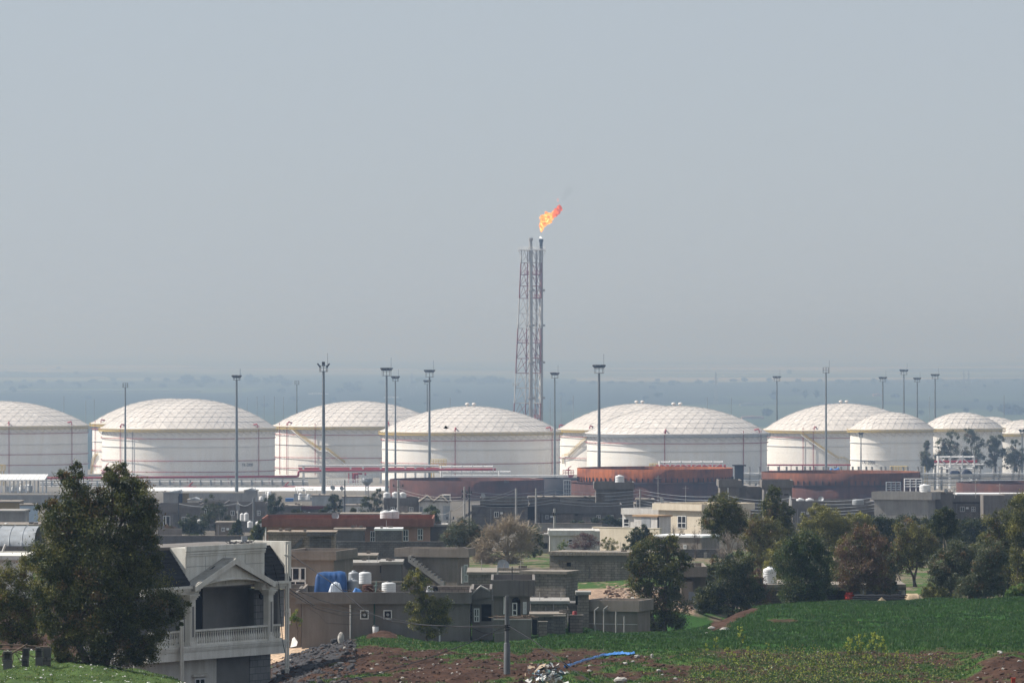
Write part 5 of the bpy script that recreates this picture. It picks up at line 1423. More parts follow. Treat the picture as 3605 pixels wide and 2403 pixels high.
# tan house left behind the villa
h4, f4 = house("tan-grey house with a large white window just right of the villa", 1000, 1175, 1968, 2090, 398, 5, m_concw, yaw=-14, parapet=(1938, 1970, 0.3, 995, 1184), wins=())
window(f4, h4, 1004, 1996, 1056, 2042, -0.004, 'v'); window(f4, h4, 1004, 2043, 1077, 2064, -0.004, 'v'); window(f4, h4, 1057, 1996, 1077, 2042, -0.006, '')
h5, f5 = house("unplastered tan block stair house behind the large white window", 945, 1178, 1879, 1960, 470, 4, m_blockt, roofm=m_blockt)
part(f5, h5, "landing_slab", m_blockd, (1080, 1872, 1178, 1886, -0.5, -0.003))
part(f5, h5, "painted_bay_shadow", m_blockd, (1090, 1888, 1166, 1945, -0.03, -0.003))  # darker panel puts the stair's shadow into the wall colour
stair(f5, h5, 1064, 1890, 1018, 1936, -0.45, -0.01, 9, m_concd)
# clutter of small rooms between
house("small grey shed with a pale flat roof behind the blue tarpaulin tank", 1183, 1322, 1962, 2000, 446, 5, m_conc, roofm=m_slab)
house("long grey shed with white roof edge behind the ribbed white tank", 1224, 1345, 1988, 2050, 428, 5, m_conc, roofm=m_concl, doors=((1338, 1990, 1345, 2015),))
house("grey room with a smoky wall left of the stair house", 1342, 1412, 1985, 2068, 424, 5, m_concd, roofm=m_concl)
house("narrow block strip with a small window behind the blue tarpaulin", 1172, 1192, 1975, 2050, 432, 5, m_block, roofm=m_concl)
house("long low grey parapet behind the roof tanks of the grey house", 1190, 1430, 2050, 2090, 398, 0.3, m_conc, cat="wall", name="roof_wall")
house("pale block parapet wall at the back of the grey roof, right of the hanging laundry", 1540, 1665, 2066, 2084, 365, 0.25, m_block, cat="wall", name="roof_wall")
# stair house
h7, f7 = house("tan house with an outside stair running down its wall to the right", 1412, 1610, 1958, 2062, 430, 2.6, m_concw, yaw=-20, parapet=(1930, 1960, 0.3, 1388, 1622))
stair(f7, h7, 1436, 1950, 1562, 2048, -0.7, -0.31, 11, m_concl)
opening(f7, h7, 1412, 1966, 1444, 2050, -0.003, "painted_under_stair_shade", m_concd)  # flat darker panel paints the shade under the stair
ff7 = Fr(1640, 430.5, 0); window(ff7, h7, 1633, 1986, 1648, 2048, -1.2, 'hv')
mb = MB(); pts = [f7.pp(1600, 1961, -0.34)] + [f7.pp(1626 - 24 * math.cos(math.pi * k / 10), 1944 - 20 * math.sin(math.pi * k / 10), -0.34) for k in range(11)] + [f7.pp(1650, 1961, -0.34)]
mb.prism(pts[::-1], f7.w * 0.25); mb.build("scroll_corner", m_concw, h7)
mb = MB(); mb.tube([f7.pp(1628, 1992, -0.1), f7.pp(1628, 2052, -0.1)], 0.1, 8); mb.build("downpipe", m_concpole, h7)
# boundary wall and pink house
house("long dark block boundary wall below the pink house", 1165, 1560, 1908, 1962, 545, 0.3, m_blockd, cat="wall", name="boundary_wall", roofm=m_blockd)
h6, f6 = house("pink house with a wide terracotta parapet and white windows", 935, 1513, 1853, 1930, 600, 12, m_pink, parapet=(1824, 1853, 0.7, 921, 1525), pm=m_terra, wins=((1303, 1868, 1321, 1906, 'hv'), (1418, 1863, 1438, 1904, 'hv'), (1470, 1860, 1489, 1900, 'hv')), pipes=((936, 1853, 1920),))
house("grey lean-to with a dark slab roof against the pink house's middle", 1178, 1281, 1867, 1915, 594, 4, m_concd, roofm=m_concw)
house("grey block lean-to with a white roof between two white windows of the pink house", 1322, 1413, 1866, 1915, 592, 4, m_blockd, roofm=m_roofwhite)
house("blue-grey shed against the right end of the pink house", 1514, 1572, 1852, 1912, 604, 6, m_concd, roofm=m_concl)
# barn right of centre
hb, fb = house("long block barn with a tan tile edge and a small dark hole", 1935, 2300, 1951, 2060, 482, 4, m_block, roofm=m_slab, yaw=-18, doors=((1995, 1979, 2010, 1992, "wall_hole"), (2074, 1994, 2078, 2033, "wall_buttress_gap", m_concd)))
mb = MB(); fb.box(mb, 1932, 1942, 2300, 1953, -0.35, 0.9)
for px in range(1936, 2300, 10): fb.box(mb, px, 1943, px + 8.5, 1954, -0.42, -0.353)
mb.build("roof_edge", m_slab, hb)
part(fb, hb, "painted_eave_shadow", m_conc, (1936, 1955, 2300, 1974, -0.03, -0.003))  # darker band under the roof edge paints the eave's shadow
# cream house and its neighbours
hc, fc = house("cream house with one white framed window, brightest wall in the village", 2318, 2468, 1795, 1892, 662, 9, m_cream, parapet=(1773, 1796, 0.35, 2296, 2470), yaw=-42, wins=((2386, 1815, 2416, 1858, 'hv'),))
hw, fw_ = house("small white house with a grey-topped parapet left of the cream house", 2191, 2320, 1810, 1880, 672, 7, m_whitew, parapet=(1789, 1811, 0.4, 2186, 2318), yaw=-38, wins=((2196, 1824, 2216, 1852, 'h'),))
hv, fv = house("white sheet balcony box with a brown lintel on the cream house's left", 2232, 2316, 1818, 1862, 655, 2.5, m_whitew, yaw=-38, roofm=M("tan_lath", (0.42, 0.28, 0.16)), cat="balcony", name="balcony_box")
part(fv, hv, "sheet_panel", m_sheet, (2258, 1820, 2290, 1858, -0.03, -0.003)); opening(fv, hv, 2314, 1815, 2319, 1858, -0.03, "dark_gap")
house("long low cream wall below the white balcony box", 2085, 2322, 1858, 1925, 640, 0.4, m_cream, yaw=-36, cat="wall", name="garden_wall", roofm=m_cream)
hs, fs = house("beige shed with a bright white sheet roof under the cream house", 2296, 2470, 1890, 1965, 622, 5, m_concw, yaw=-25, roofm=m_roofwhite, wins=((2406, 1916, 2417, 1931, 'v'),))
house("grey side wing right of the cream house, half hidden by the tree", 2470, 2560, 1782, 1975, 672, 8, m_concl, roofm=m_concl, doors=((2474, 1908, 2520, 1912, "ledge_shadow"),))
house("low white house with a flat white roof behind the pink-brown shrub", 1935, 2112, 1868, 1945, 610, 7, m_whitew, parapet=(1866, 1884, 0.3, 1930, 2092), wins=((2000, 1896, 2016, 1914, 'h'),), doors=((1912, 1910, 1928, 1930),))
house("grey hut with a dark opening left of the low white house", 1900, 1932, 1885, 1940, 618, 5, m_concl, roofm=m_concl, doors=((1914, 1910, 1928, 1930),))
house("dark block garden wall with a pale gate post under the beige shed", 2395, 2565, 1935, 1978, 585, 0.4, m_blockd, cat="wall", name="garden_wall", roofm=m_blockd)
mb = MB(); fg = Fr(2484, 583, 0); fg.box(mb, 2479, 1944, 2489, 1980, 0, 0.35, down=0.8)
tag(mb.build("gate_post", m_concl, loc=fg.pp(2484, 1980)), "pale concrete gate post in the dark block garden wall", "gate post")
house("beige house with a broad blank parapet behind the central tree", 2398, 2440, 2045, 2190, 432, 7, m_concw, parapet=(1993, 2030, 0.3, 2370, 2488), doors=((2424, 2082, 2452, 2112, "window_hole", m_lens),))
house("beige wing of the house behind the central tree", 2380, 2485, 2028, 2190, 434, 6.5, m_concw, roofm=m_concl)
# orchard shelter with a thin concrete roof
t = thing("concrete_shelter", "open concrete shelter with a long thin slab roof among the trees", "shelter", gat(2900, 445))
fo = Fr(2920, 440, 0)
part(fo, t, "roof_slab", m_slab, (2672, 2056, 3190, 2066, 0, 9))
part(fo, t, "beam", m_concd, (2672, 2066, 3190, 2076, 0.3, 0.7))
part(fo, t, "rear_wall", m_blockd, (2672, 2077, 3190, 2200, 7, 7.3))
for px in (2667, 2760, 2905, 3040, 3180):
    mb = MB(); mb.tube([fo.pp(px, 2067, 0.5), fo.pp(px, 2067, 0.5) - Vector((0, 0, 4.6))], 0.16, 10); mb.build("column", m_concpole, t)

# ---- the grey middle village
houses_mid = [
    ("long grey stone-block house with a sloping wall line behind the bare tree", 1660, 1858, 1776, 1872, 850, 10, m_blockd, (1752, 1777, 0.2, 1690, 1860)),
    ("long blue-grey house with a flat parapet behind the white pole", 1900, 2186, 1805, 1850, 860, 10, m_concd, (1775, 1806, 0.3, 1862, 2190)),
    ("grey wall with small arched attic pieces left of the stair tower", 1862, 1972, 1752, 1800, 880, 6, m_blockd, None),
    ("pale grey attic wall beside the first stair tower", 1972, 2098, 1752, 1790, 884, 6, m_concl, None),
    ("grey roof hut between the dark stair towers", 2242, 2302, 1760, 1800, 868, 5, m_concd, None),
    ("low dark house behind the cream house's roof", 2236, 2560, 1776, 1830, 890, 8, m_concd, None),
    ("small white house with twin gables and a dark balcony grille", 1476, 1584, 1766, 1860, 905, 8, m_whitew, None),
    ("grey house behind the crossarm pole, right of the dark tree", 1352, 1474, 1776, 1850, 915, 8, m_blockd, (1752, 1777, 0.2, 1350, 1474)),
    ("long plain grey yard wall of the plant on the left", 640, 905, 1735, 1772, 1330, 0.5, m_concl, None),
    ("grey gable hut at the right end of the plain yard wall", 860, 904, 1727, 1780, 1320, 6, m_concl, None),
    ("grey hut with a slanting white roof left of the ochre panel", 575, 634, 1734, 1780, 1150, 6, m_concl, None),
    ("white hut with a pitched sheet roof before the plain yard wall", 660, 708, 1760, 1790, 1120, 6, m_whitew, None),
    ("grey house with one white window left of the dark trees", 555, 702, 1802, 1872, 850, 9, m_conc, (1775, 1803, 0.3, 548, 706)),
    ("low dark-grey house with a thin pale roof edge behind the roadside lamp", 790, 932, 1778, 1850, 880, 9, m_conc, (1770, 1783, 0.2, 788, 935)),
    ("grey house with a purple-red roof sheet behind the three-lamp mast", 1048, 1146, 1790, 1832, 940, 8, m_conc, None),
    ("grey house with a dark side opening above the pink house", 990, 1056, 1782, 1828, 935, 8, m_concd, None),
    ("pale corrugated shed between the three-lamp mast and the dark tree", 1098, 1168, 1745, 1790, 1120, 8, m_sheet, None),
    ("long pale corrugated shed behind the dark tree", 1205, 1292, 1750, 1792, 1110, 8, m_sheet, None),
    ("pale blue-white hut below the corrugated shed", 1212, 1290, 1780, 1812, 1040, 6, m_whitew, None),
    ("dark grey house behind the concrete pole and tank group", 1200, 1480, 1812, 1840, 760, 6, m_concd, None),
    ("ochre walled building at the left edge of the photo", -40, 68, 1768, 1800, 900, 8, m_ochre, None),
    ("plain grey wall building with a pale cornice under the ochre one", -40, 84, 1801, 1862, 760, 8, m_concl, (1797, 1802, 0.3, -44, 88)),
    ("long grey wall below the left canopy", -40, 220, 1742, 1800, 1350, 0.5, m_concl, None),
    ("grey flat roof terrace at the left edge above the barrel roof", -40, 130, 1852, 1900, 600, 8, m_concl, None),
    ("small blue and white shop front beside the big tree", 70, 122, 1779, 1830, 820, 6, M("pale_blue_paint", (0.42, 0.52, 0.62), (0.36, 0.45, 0.55)), None),
    ("long dark yard wall just above the villa's flat roof", 540, 925, 1886, 1925, 690, 0.4, m_concd, None),
    ("grey house wall half hidden by the left dark trees", 702, 800, 1772, 1880, 905, 7, m_conc, (1764, 1773, 0.2, 700, 802)),
    ("dark house behind the tree under the second red fire platform", 905, 1000, 1786, 1850, 948, 7, m_concd, None),
    ("low dark terrace wall above the pink parapet", 1000, 1225, 1806, 1850, 770, 0.4, m_concd, None),
    ("grey yard wall below the twin-gabled white house", 1420, 1640, 1850, 1925, 705, 0.4, m_concd, None),
    ("pale grey yard wall below the blue-grey house", 1880, 2120, 1843, 1905, 700, 0.4, m_concl, None),
    ("grey garden wall behind the grove trees", 2560, 3100, 1868, 1935, 700, 0.4, m_concd, None),
    ("long garden wall before the pale block house and its neighbours", 3080, 3660, 1862, 1925, 690, 0.4, m_concd, None),
    ("grey hut between the left trees and the roadside pole", 760, 830, 1842, 1890, 740, 5, m_concw, None),
    ("brownish low wall behind the dry shrub on the left", 555, 640, 1862, 1900, 720, 0.4, m_concw, None),
    ("grey stair tower house with a wide cap and stair shadow, right of centre", 2098, 2230, 1720, 1790, 875, 7, m_conc, (1697, 1721, 0.5, 2091, 2233)),
    ("big dark grey house with an outside stair in front of the right rusty shell", 2535, 2788, 1712, 1822, 860, 9, m_conc, (1690, 1713, 0.3, 2530, 2612)),
    ("square grey room with a deep cap at the right end of the outside stair house", 2690, 2783, 1715, 1830, 852, 7, m_conc, (1690, 1716, 0.35, 2682, 2793)),
    ("long low grey house under the paired white roof tanks", 2790, 3078, 1790, 1870, 820, 9, m_conc, (1762, 1791, 0.2, 2788, 3080)),
    ("large pale block house carrying one white roof tank", 3078, 3266, 1757, 1860, 800, 4, m_concl, (1731, 1758, 0.35, 3068, 3280), -20),
    ("grey stair block joined to the right of the pale block house", 3268, 3354, 1735, 1862, 803, 8, m_conc, None),
    ("long grey house with white roof sheets at the right edge", 3354, 3660, 1764, 1862, 806, 9, m_conc, (1744, 1765, 0.4, 3350, 3480)),
    ("grey stair block sticking out of the long house at the right edge", 3462, 3600, 1742, 1815, 800, 6, m_conc, (1740, 1757, 0.3, 3536, 3640)),
]
HM = {}
for i, (lab, x0, x1, yt, yb, D, dep, m, par, *yw) in enumerate(houses_mid):
    iswall = dep < 1
    t, f = house(lab, x0, x1, yt, yb, D, dep, m, parapet=par, cat="wall" if iswall else "house", name="yard_wall" if iswall else "concrete_house", roofm=m_slab, down=3.0, yaw=yw[0] if yw else 0)
    HM[i] = (t, f)
t, f = HM[0]; stair(f, t, 1712, 1762, 1610, 1830, -0.4, -0.01, 14, m_blockd, "sloping_wall_coping"); opening(f, t, 1712, 1778, 1860, 1783, -0.01, "painted_shadow_strip", m_void); opening(f, t, 1862 - 4, 1782, 1890, 1830, -0.02, "dark_archway", m_void)  # dark strip below the parapet paints its shadow on the wall
t, f = HM[1]; opening(f, t, 2024, 1809, 2034, 1814, -0.01, "vent_hole"); window(f, t, 2178, 1822, 2192, 1836, -0.01, 'v')
for t_f, apex in ((HM[2], 1913), (HM[3], 2060)):
    t, f = t_f; mb = MB(); mb.prism([f.pp(apex - 30, 1762, -0.2), f.pp(apex, 1745, -0.2), f.pp(apex + 30, 1762, -0.2)][::-1], f.w * 4); mb.build("attic_gable", m_blockd, t)
t, f = HM[6]
for a in (1500, 1548):
    mb = MB(); mb.prism([f.pp(a - 22, 1768, -0.1), f.pp(a + 4 if a < 1510 else a + 8, 1745, -0.1), f.pp(a + 28, 1768, -0.1)][::-1], f.w * 7); mb.build("gable", m_whitew, t)
    mb = MB(); mb.tube([f.pp(a - 24, 1767, -0.3), f.pp(a + 4, 1744, -0.3), f.pp(a + 30, 1767, -0.3)], 0.22, 4); mb.build("gable_coping", m_slab, t)
part(f, t, "balcony_block", m_whitew, (1556, 1741, 1586, 1768, 0.1, 3)); opening(f, t, 1560, 1745, 1582, 1760, 0.09, "balcony_grille", m_dark); opening(f, t, 1478, 1783, 1488, 1802, -0.01, "window_hole", m_lens); opening(f, t, 1560, 1780, 1584, 1830, -0.01, "painted_bay_shade", m_sheet)  # grey bay panel carries the bay's shade in its colour
for i in (9, 10, 11):
    t, f = HM[i]; x0, x1, yt = houses_mid[i][1:4]
    mb = MB(); mb.prism([f.pp(x0 - 4, yt, -0.4), f.pp((x0 + x1) / 2 if i != 10 else x1, yt - 9, -0.4), f.pp(x1 + 4, yt, -0.4)][::-1], f.w * 6.5); mb.build("pitched_roof", m_sheet, t)
t, f = HM[12]; window(f, t, 575, 1815, 584, 1850, -0.01, ''); window(f, t, 584, 1815, 599, 1851, -0.012, ''); part(f, t, "step_wall", m_conc, (640, 1775, 706, 1790, -0.6, -0.31))
t, f = HM[14]; part(f, t, "roof_sheet", M("maroon_sheet", (0.16, 0.035, 0.045), (0.12, 0.03, 0.038), 2), (1046, 1780, 1150, 1792, -0.5, -0.01))
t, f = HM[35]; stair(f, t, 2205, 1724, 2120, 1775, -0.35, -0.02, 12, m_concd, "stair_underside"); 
t, f = HM[36]; stair(f, t, 2610, 1700, 2688, 1784, -0.8, -0.3, 12, m_concd); opening(f, t, 2602, 1716, 2625, 1790, -0.01, "painted_under_stair_shade", m_concd); mb = MB(); mb.tube([f.pp(2563, 1716, -0.1), f.pp(2563, 1770, -0.1)], 0.1, 8); mb.build("drain_pipe", m_frame, t)  # dark panel beside the flight has the under-stair shade painted in
t, f = HM[37]; opening(f, t, 2761, 1738, 2776, 1742, -0.01, "vent_slot")
t, f = HM[38]; opening(f, t, 2926, 1794, 2944, 1822, -0.01, "doorway"); opening(f, t, 2898, 1776, 2995, 1790, -0.21, "roof_shadow", m_concd); opening(f, t, 2994, 1800, 3016, 1818, -0.01, "window_hole", m_lens); part(f, t, "end_block", m_conc, (2994, 1776, 3078, 1800, -0.5, -0.22))  # roof_shadow is a thin dark panel painting the roof's shade
t, f = HM[39]; pass
t, f = HM[40]; mb = MB(); mb.prism([f.pp(3269, 1759, -0.02), f.pp(3308, 1757, -0.02), f.pp(3327, 1795, -0.02), f.pp(3327, 1850, -0.02), f.pp(3269, 1850, -0.02)][::-1], f.w * 0.015); mb.build("painted_recess_shade", m_concd, t)  # flat dark polygon; the recess's shade is put into its colour
t, f = HM[41]; opening(f, t, 3354, 1767, 3462, 1770, -0.01, "painted_shadow_strip", m_void); mb = MB(); mb.prism([f.pp(3462, 1768, -0.02), f.pp(3500, 1766, -0.02), f.pp(3512, 1790, -0.02), f.pp(3500, 1800, -0.02), f.pp(3462, 1800, -0.02)][::-1], f.w * 0.015); mb.build("painted_recess_shade", m_concd, t); part(f, t, "roof_sheet", m_roofwhite, (3368, 1737, 3640, 1741, 1, 7))  # dark strip and polygon paint the parapet's shadow and the recess's shade
t, f = HM[24]; opening(f, t, 82, 1790, 106, 1800, -0.01, "shop_sign", m_dark)
# small openings, drain pipes, air units and patches on the plain walls of the middle village
for i, wl2 in {0: [(1740, 1800, 1756, 1820)], 1: [(1920, 1812, 1932, 1826), (2100, 1812, 2114, 1828), (2150, 1812, 2160, 1826)], 5: [(2260, 1782, 2272, 1794)], 7: [(1375, 1784, 1390, 1800), (1440, 1784, 1455, 1800)], 12: [(640, 1818, 656, 1838)], 13: [(812, 1796, 826, 1814), (905, 1796, 917, 1814)], 14: [(1066, 1798, 1078, 1812)], 26: [(720, 1790, 734, 1808), (770, 1790, 782, 1806)], 27: [(915, 1796, 925, 1810)], 41: [(3380, 1782, 3396, 1800), (3420, 1782, 3434, 1800)], 38: [(2820, 1800, 2834, 1816), (2870, 1800, 2884, 1816)], 37: [(2700, 1745, 2712, 1760)], 33: [(780, 1856, 792, 1870)]}.items():
    t, f = HM[i]
    for k, w in enumerate(wl2):
        window(f, t, *w, -0.25 if i in (38,) else -0.012, 'hv' if k % 2 else 'v')
        if k == 0:
            part(f, t, "air_unit", m_frame, (w[2] + 5, w[1] + 2, w[2] + 14, w[1] + 9, -0.35, -0.02))
            mb = MB(); mb.tube([f.pp(w[0] - 12, w[1] - 10, -0.08), f.pp(w[0] - 12, w[3] + 30, -0.08)], 0.05, 5); mb.build("drain_pipe", m_concpole, t)
for i, ptc in {0: [(1670, 1790, 1730, 1830)], 1: [(1960, 1808, 2020, 1850), (2050, 1820, 2090, 1850)], 7: [(1400, 1780, 1435, 1830)], 12: [(610, 1810, 636, 1860)], 34: [(2100, 1735, 2128, 1765)], 36: [(2650, 1790, 2700, 1818)], 38: [(2900, 1795, 2920, 1830), (2950, 1800, 2985, 1850)], 41: [(3400, 1800, 3450, 1850)], 26: [(740, 1800, 765, 1850)]}.items():
    t, f = HM[i]
    for p_ in ptc: part(f, t, "unplastered_patch", m_block if i % 2 else m_blockd, (*p_, -0.012, -0.004))
# ochre panel and dark container by the yard wall
small_box("steel_gate", "ochre steel gate panel at the left end of the plain yard wall", "gate", 641, 1738, 664, 1774, 1150, 0.4, m_ochre)
small_box("dark_gate", "dark blue-black gate leaf beside the ochre panel", "gate", 631, 1739, 641, 1774, 1149, 0.4, m_navy)
# barrel-vaulted metal roof at the left edge
t = thing("barrel_roof_hall", "hall with a curved grey metal barrel roof at the left edge", "hall", at(40, 1960, 430))
s = pxm(430); mb = MB(); rows = []
for i in range(5):
    x = (-60 + i * 45 - CX) * s; rows.append([(x, 430 + 5 - 5 * math.cos(math.pi * k / 16), CAMZ - (1921 - CY) * s + 1.35 * math.sin(math.pi * k / 16)) for k in range(17)])
mb.grid(rows, 0, True)
for i in (1, 2, 3):
    x = (-60 + i * 45 - CX) * s; mb.tube([(x, 430 + 5 - 5 * math.cos(math.pi * k / 16), CAMZ - (1921 - CY) * s + 1.37 * math.sin(math.pi * k / 16)) for k in range(17)], 0.04, 4)
mb.build("roof", m_sheet, t)
fk = Fr(40, 430, 0)
part(fk, t, "wall", m_conc, (-60, 1921, 120, 1946, 0, 10), ); part(fk, t, "ledge", m_slab, (-60, 1944, 122, 1952, -0.6, -0.003))
house("white building with ribbed mouldings behind the brown-tinged tree on the left", -60, 84, 1968, 2100, 400, 8, m_villa, parapet=(1955, 1970, 0.3, -64, 90))
mb = MB(); mb.tube([at(8, 1944, 428), at(20, 1915, 428)], 0.09, 8); tag(mb.build("vent_pipe", m_whitew, loc=at(8, 1944, 428)), "leaning white vent pipe in front of the barrel roof", "pipe")

# ------------------------------------------------------------------ roof tanks
def water_tank(label, cx, ytop, ybot, hw, D, m=None, ribs=5, square=False, cap=True, name="roof_water_tank", dome=0.12):
    m = m or m_plastic; s = pxm(D); b = at(cx, ybot, D); b.z -= 0.04; R = hw * s; H = (ybot - ytop) * s
    t = thing(name, label, "water tank", b, "rooftop water tanks")
    c = Vector((b.x, D + R, b.z)); prof = [(R * 0.97, 0)]
    for k in range(ribs):
        z0 = H * 0.82 * k / ribs; z1 = H * 0.82 * (k + 1) / ribs; dz = z1 - z0
        prof += [(R * 0.965, z0 + dz * 0.1), (R, z0 + dz * 0.3), (R, z0 + dz * 0.7), (R * 0.965, z0 + dz * 0.9)]
    prof += [(R, H * 0.84), (R * 0.93, H * 0.92), (R * 0.45, H), (R * 0.42, H)]
    mb = MB(); mb.lathe(c, prof, 26); mb.build("tank_body", m, t)
    if cap:
        mb = MB(); mb.lathe(c, [(R * 0.38, H - 0.02), (R * 0.38, H + 0.06), (R * 0.1, H + 0.09)], 16); mb.build("lid", m_dark if cap == 'd' else m, t)
    return t
water_tank("ribbed white roof tank behind the small rust-brown drum", 1285, 2010, 2052, 22, 361, cap='d', ribs=6)
water_tank("wide ribbed white roof tank right of the rust-brown drum", 1368, 2047, 2084, 25, 358.6, cap='d', ribs=5)
water_tank("small rust-brown drum between two ribbed white tanks", 1295, 2054, 2084, 20, 358.2, m=M("rust_brown_drum", (0.10, 0.038, 0.022), (0.06, 0.025, 0.018), 3), ribs=2, cap=False, name="roof_drum")
water_tank("tall grey metal tank with a rusty rim behind the grey drum", 1245, 2010, 2050, 19, 365, m=m_sheet, ribs=1, cap=True, name="roof_drum")
water_tank("low grey metal drum beside the blue tarpaulin", 1241, 2038, 2082, 21, 360.5, m=m_sheet, ribs=1, cap=True, name="roof_drum")
water_tank("white tank glimpsed among trees on the slab roof", 2711, 1996, 2058, 24, 441, ribs=8, cap=True)
water_tank("left white tank of the pair on the pink house roof", 1358, 1797, 1828, 21, 603, ribs=4)
water_tank("right white tank of the pair on the pink house roof", 1385, 1795, 1826, 20, 604, ribs=4)
water_tank("single white tank on the first stair tower house", 2182, 1672, 1698, 16, 878, ribs=3)
water_tank("left one of the paired white tanks before the rusty shell", 2818, 1753, 1781, 14.5, 823, ribs=4)
water_tank("right one of the paired white tanks before the rusty shell", 2851, 1753, 1781, 14.5, 823, ribs=4)
water_tank("white square-shouldered tank on the large pale block house", 3258, 1704, 1733, 20, 803, ribs=3)
water_tank("leftmost of the three white tanks before the long dark rusty shell", 1362, 1732, 1757, 13, 918, ribs=3)
water_tank("middle of the three white tanks before the long dark rusty shell", 1392, 1731, 1757, 13, 918, ribs=3)
water_tank("rightmost of the three white tanks before the long dark rusty shell", 1418, 1732, 1757, 12, 918, ribs=3)
water_tank("white roof tank at the left edge with a thin rod beside it", 21, 1842, 1868, 18, 602, ribs=2)
water_tank("grey-white sack-like tank left of the roadside pole, near the dark trees", 852, 1806, 1832, 8, 850, ribs=2)
water_tank("tall pale tank right of the sack-like one, near the dark trees", 867, 1804, 1832, 9, 848, ribs=2)
water_tank("white plastic tank lying by the pole left of the pink house", 880, 1833, 1855, 10, 700, ribs=3)
water_tank("white plastic tank half behind the pink house's left corner", 910, 1834, 1856, 11, 700, ribs=3)
water_tank("white plastic tank half hidden between the dark trees", 702, 1828, 1842, 8, 800, ribs=2)
water_tank("low grey open basin left of the large pale block house", 3022, 1756, 1775, 21, 815, m=m_sheet, ribs=1, cap=False, name="roof_basin")
# tarpaulin-covered tank on the grey roof
drape("covered_tank", "big round tank under a blue tarpaulin on the grey roof", "covered tank", 1106, 1222, 2014, 2084, 359.5, 2.2, m_tarp, 8, [(0, 0.6), (0.08, 0.94), (0.3, 1.0), (0.85, 0.98), (0.93, 0.96), (1, 0.6)], 60, 40)
drape("wrapped_tank", "round tank wrapped in a white plastic sheet before the blue tarpaulin", "covered tank", 1156, 1205, 2049, 2085, 357.6, 0.9, M("white_plastic_sheet", (0.62, 0.66, 0.72), (0.5, 0.54, 0.6), 5, 0.4, bump=0.5), 9, [(0, 0.5), (0.1, 0.75), (0.35, 0.95), (0.5, 1.0), (0.75, 0.9), (0.92, 0.7), (1, 0.5)], 40)
drape("tarpaulin", "crumpled light blue tarpaulin left of the rust-brown drum", "tarpaulin", 1240, 1276, 2069, 2085, 357.6, 0.8, m_tarpl, 10, [(0, 0.4), (0.3, 1), (0.6, 0.8), (1, 0.3)])
drape("laundry", "white and black cloth hung over the roof edge by the drooping tree", "laundry", 1500, 1527, 2061, 2082, 358, 0.4, M("white_cloth", (0.7, 0.7, 0.72)), 11, [(0, 1), (0.5, 0.9), (1, 0.5)])
drape("laundry", "black cloth bundle at the end of the white laundry", "laundry", 1524, 1543, 2063, 2078, 358, 0.4, m_blackt, 12)
mb = MB(); r = random.Random(4); q = at(1330, 2078, 358.5)
for k in range(14): 
    p = at(r.uniform(1222, 1350), 2082 - r.uniform(0, 6), 358 + r.uniform(0, 1)); mb.bar(p, p + Vector((r.uniform(-1.2, 1.2), r.uniform(-.3, .3), r.uniform(0, .35))), 0.035)
tag(mb.build("scrap_timber", m_wood, loc=q), "loose brown poles and planks between the roof drums", "scrap timber")
mb = MB(); mb.tube([at(1322, 2086, 358), at(1325, 2044, 358)], 0.03, 6); mb.tube([at(1316, 2062, 358), at(1330, 2058, 358)], 0.025, 6); tag(mb.build("standpipe", M("pale_green_pipe", (0.25, 0.36, 0.32)), loc=at(1322, 2086, 358)), "thin pale green standpipe right of the rust-brown drum", "pipe")
# water heater on the wall of the grey house
t = thing("water_heater", "white upright water heater against the grey house wall", "water heater", at(1322, 2242, 356.2))
mb = MB(); p = at(1322, 2242, 356.3); mb.lathe(p, [(0.16, -0.05), (0.2, 0.0), (0.2, 0.68), (0.19, 0.7)], 18); mb.build("cylinder", m_plastic, t)
mb = MB(); mb.lathe(p, [(0.2, 0.68), (0.2, 0.73), (0.05, 0.76), (0.03, 0.8)], 18); mb.build("cap", m_dark, t)
# leaning white slab, red bucket
mb = MB(); s = pxm(344); P = [at(1022, 2277, 344), at(1044, 2272, 343.6), at(1048, 2258, 343.9), at(1036, 2240, 344.4), at(1029, 2246, 344.4)]
mb.prism(P[::-1], (0, 0.06, 0)); tag(mb.build("stone_slab", m_whitew, loc=P[0]), "broken white slab leaning by the sandy yard, right of the villa", "slab")
t = thing("bucket", "red bucket upside down on the block gate wall", "bucket", at(2023, 2167, 372.2))
mb = MB(); mb.lathe(at(2023, 2167, 372.2), [(0.17, 0), (0.165, 0.02), (0.14, 0.3), (0.12, 0.32)], 16); mb.build("pail", m_redpl, t)
mb = MB(); mb.tube([at(2023, 2167, 372.2) + Vector((0.18 * math.cos(a), 0.18 * math.sin(a), 0.01)) for a in [2 * math.pi * k / 16 for k in range(17)]], 0.02, 4); mb.build("rim", m_redpl, t)
# satellite dishes
def dish(label, px, py, D, r, yaw=20):
    p = at(px, py, D); t = thing("satellite_dish", label, "satellite dish", p - Vector((0, 0, r * 1.3)))
    mb = MB(); ax = Vector((math.sin(R_(yaw)), -math.cos(R_(yaw)), 0.45)).normalized(); a = ax.cross(Vector((0, 0, 1))).normalized(); b = ax.cross(a)
    rows = [[p + (a * math.cos(2 * math.pi * k / 18) + b * math.sin(2 * math.pi * k / 18)) * r * f + ax * (r * 0.25 * f * f) for k in range(18)] for f in (0.05, 0.4, 0.7, 1.0)]
    mb.grid(rows, 0, True, True); mb.face(rows[0]); mb.build("reflector", m_sheet, t)
    mb = MB(); mb.tube([p - Vector((0, 0, r * 1.4)), p], 0.04 * r / 0.5, 6); mb.tube([p + b * r * 0.9, p + ax * r * 0.9], 0.03, 5); mb.build("arm", m_greysteel, t)
dish("satellite dish above the low block house's flat roof", 1770, 1990, 410, 0.45)
dish("white satellite dish on the cream house roof", 2327, 1760, 668, 0.42, 60)
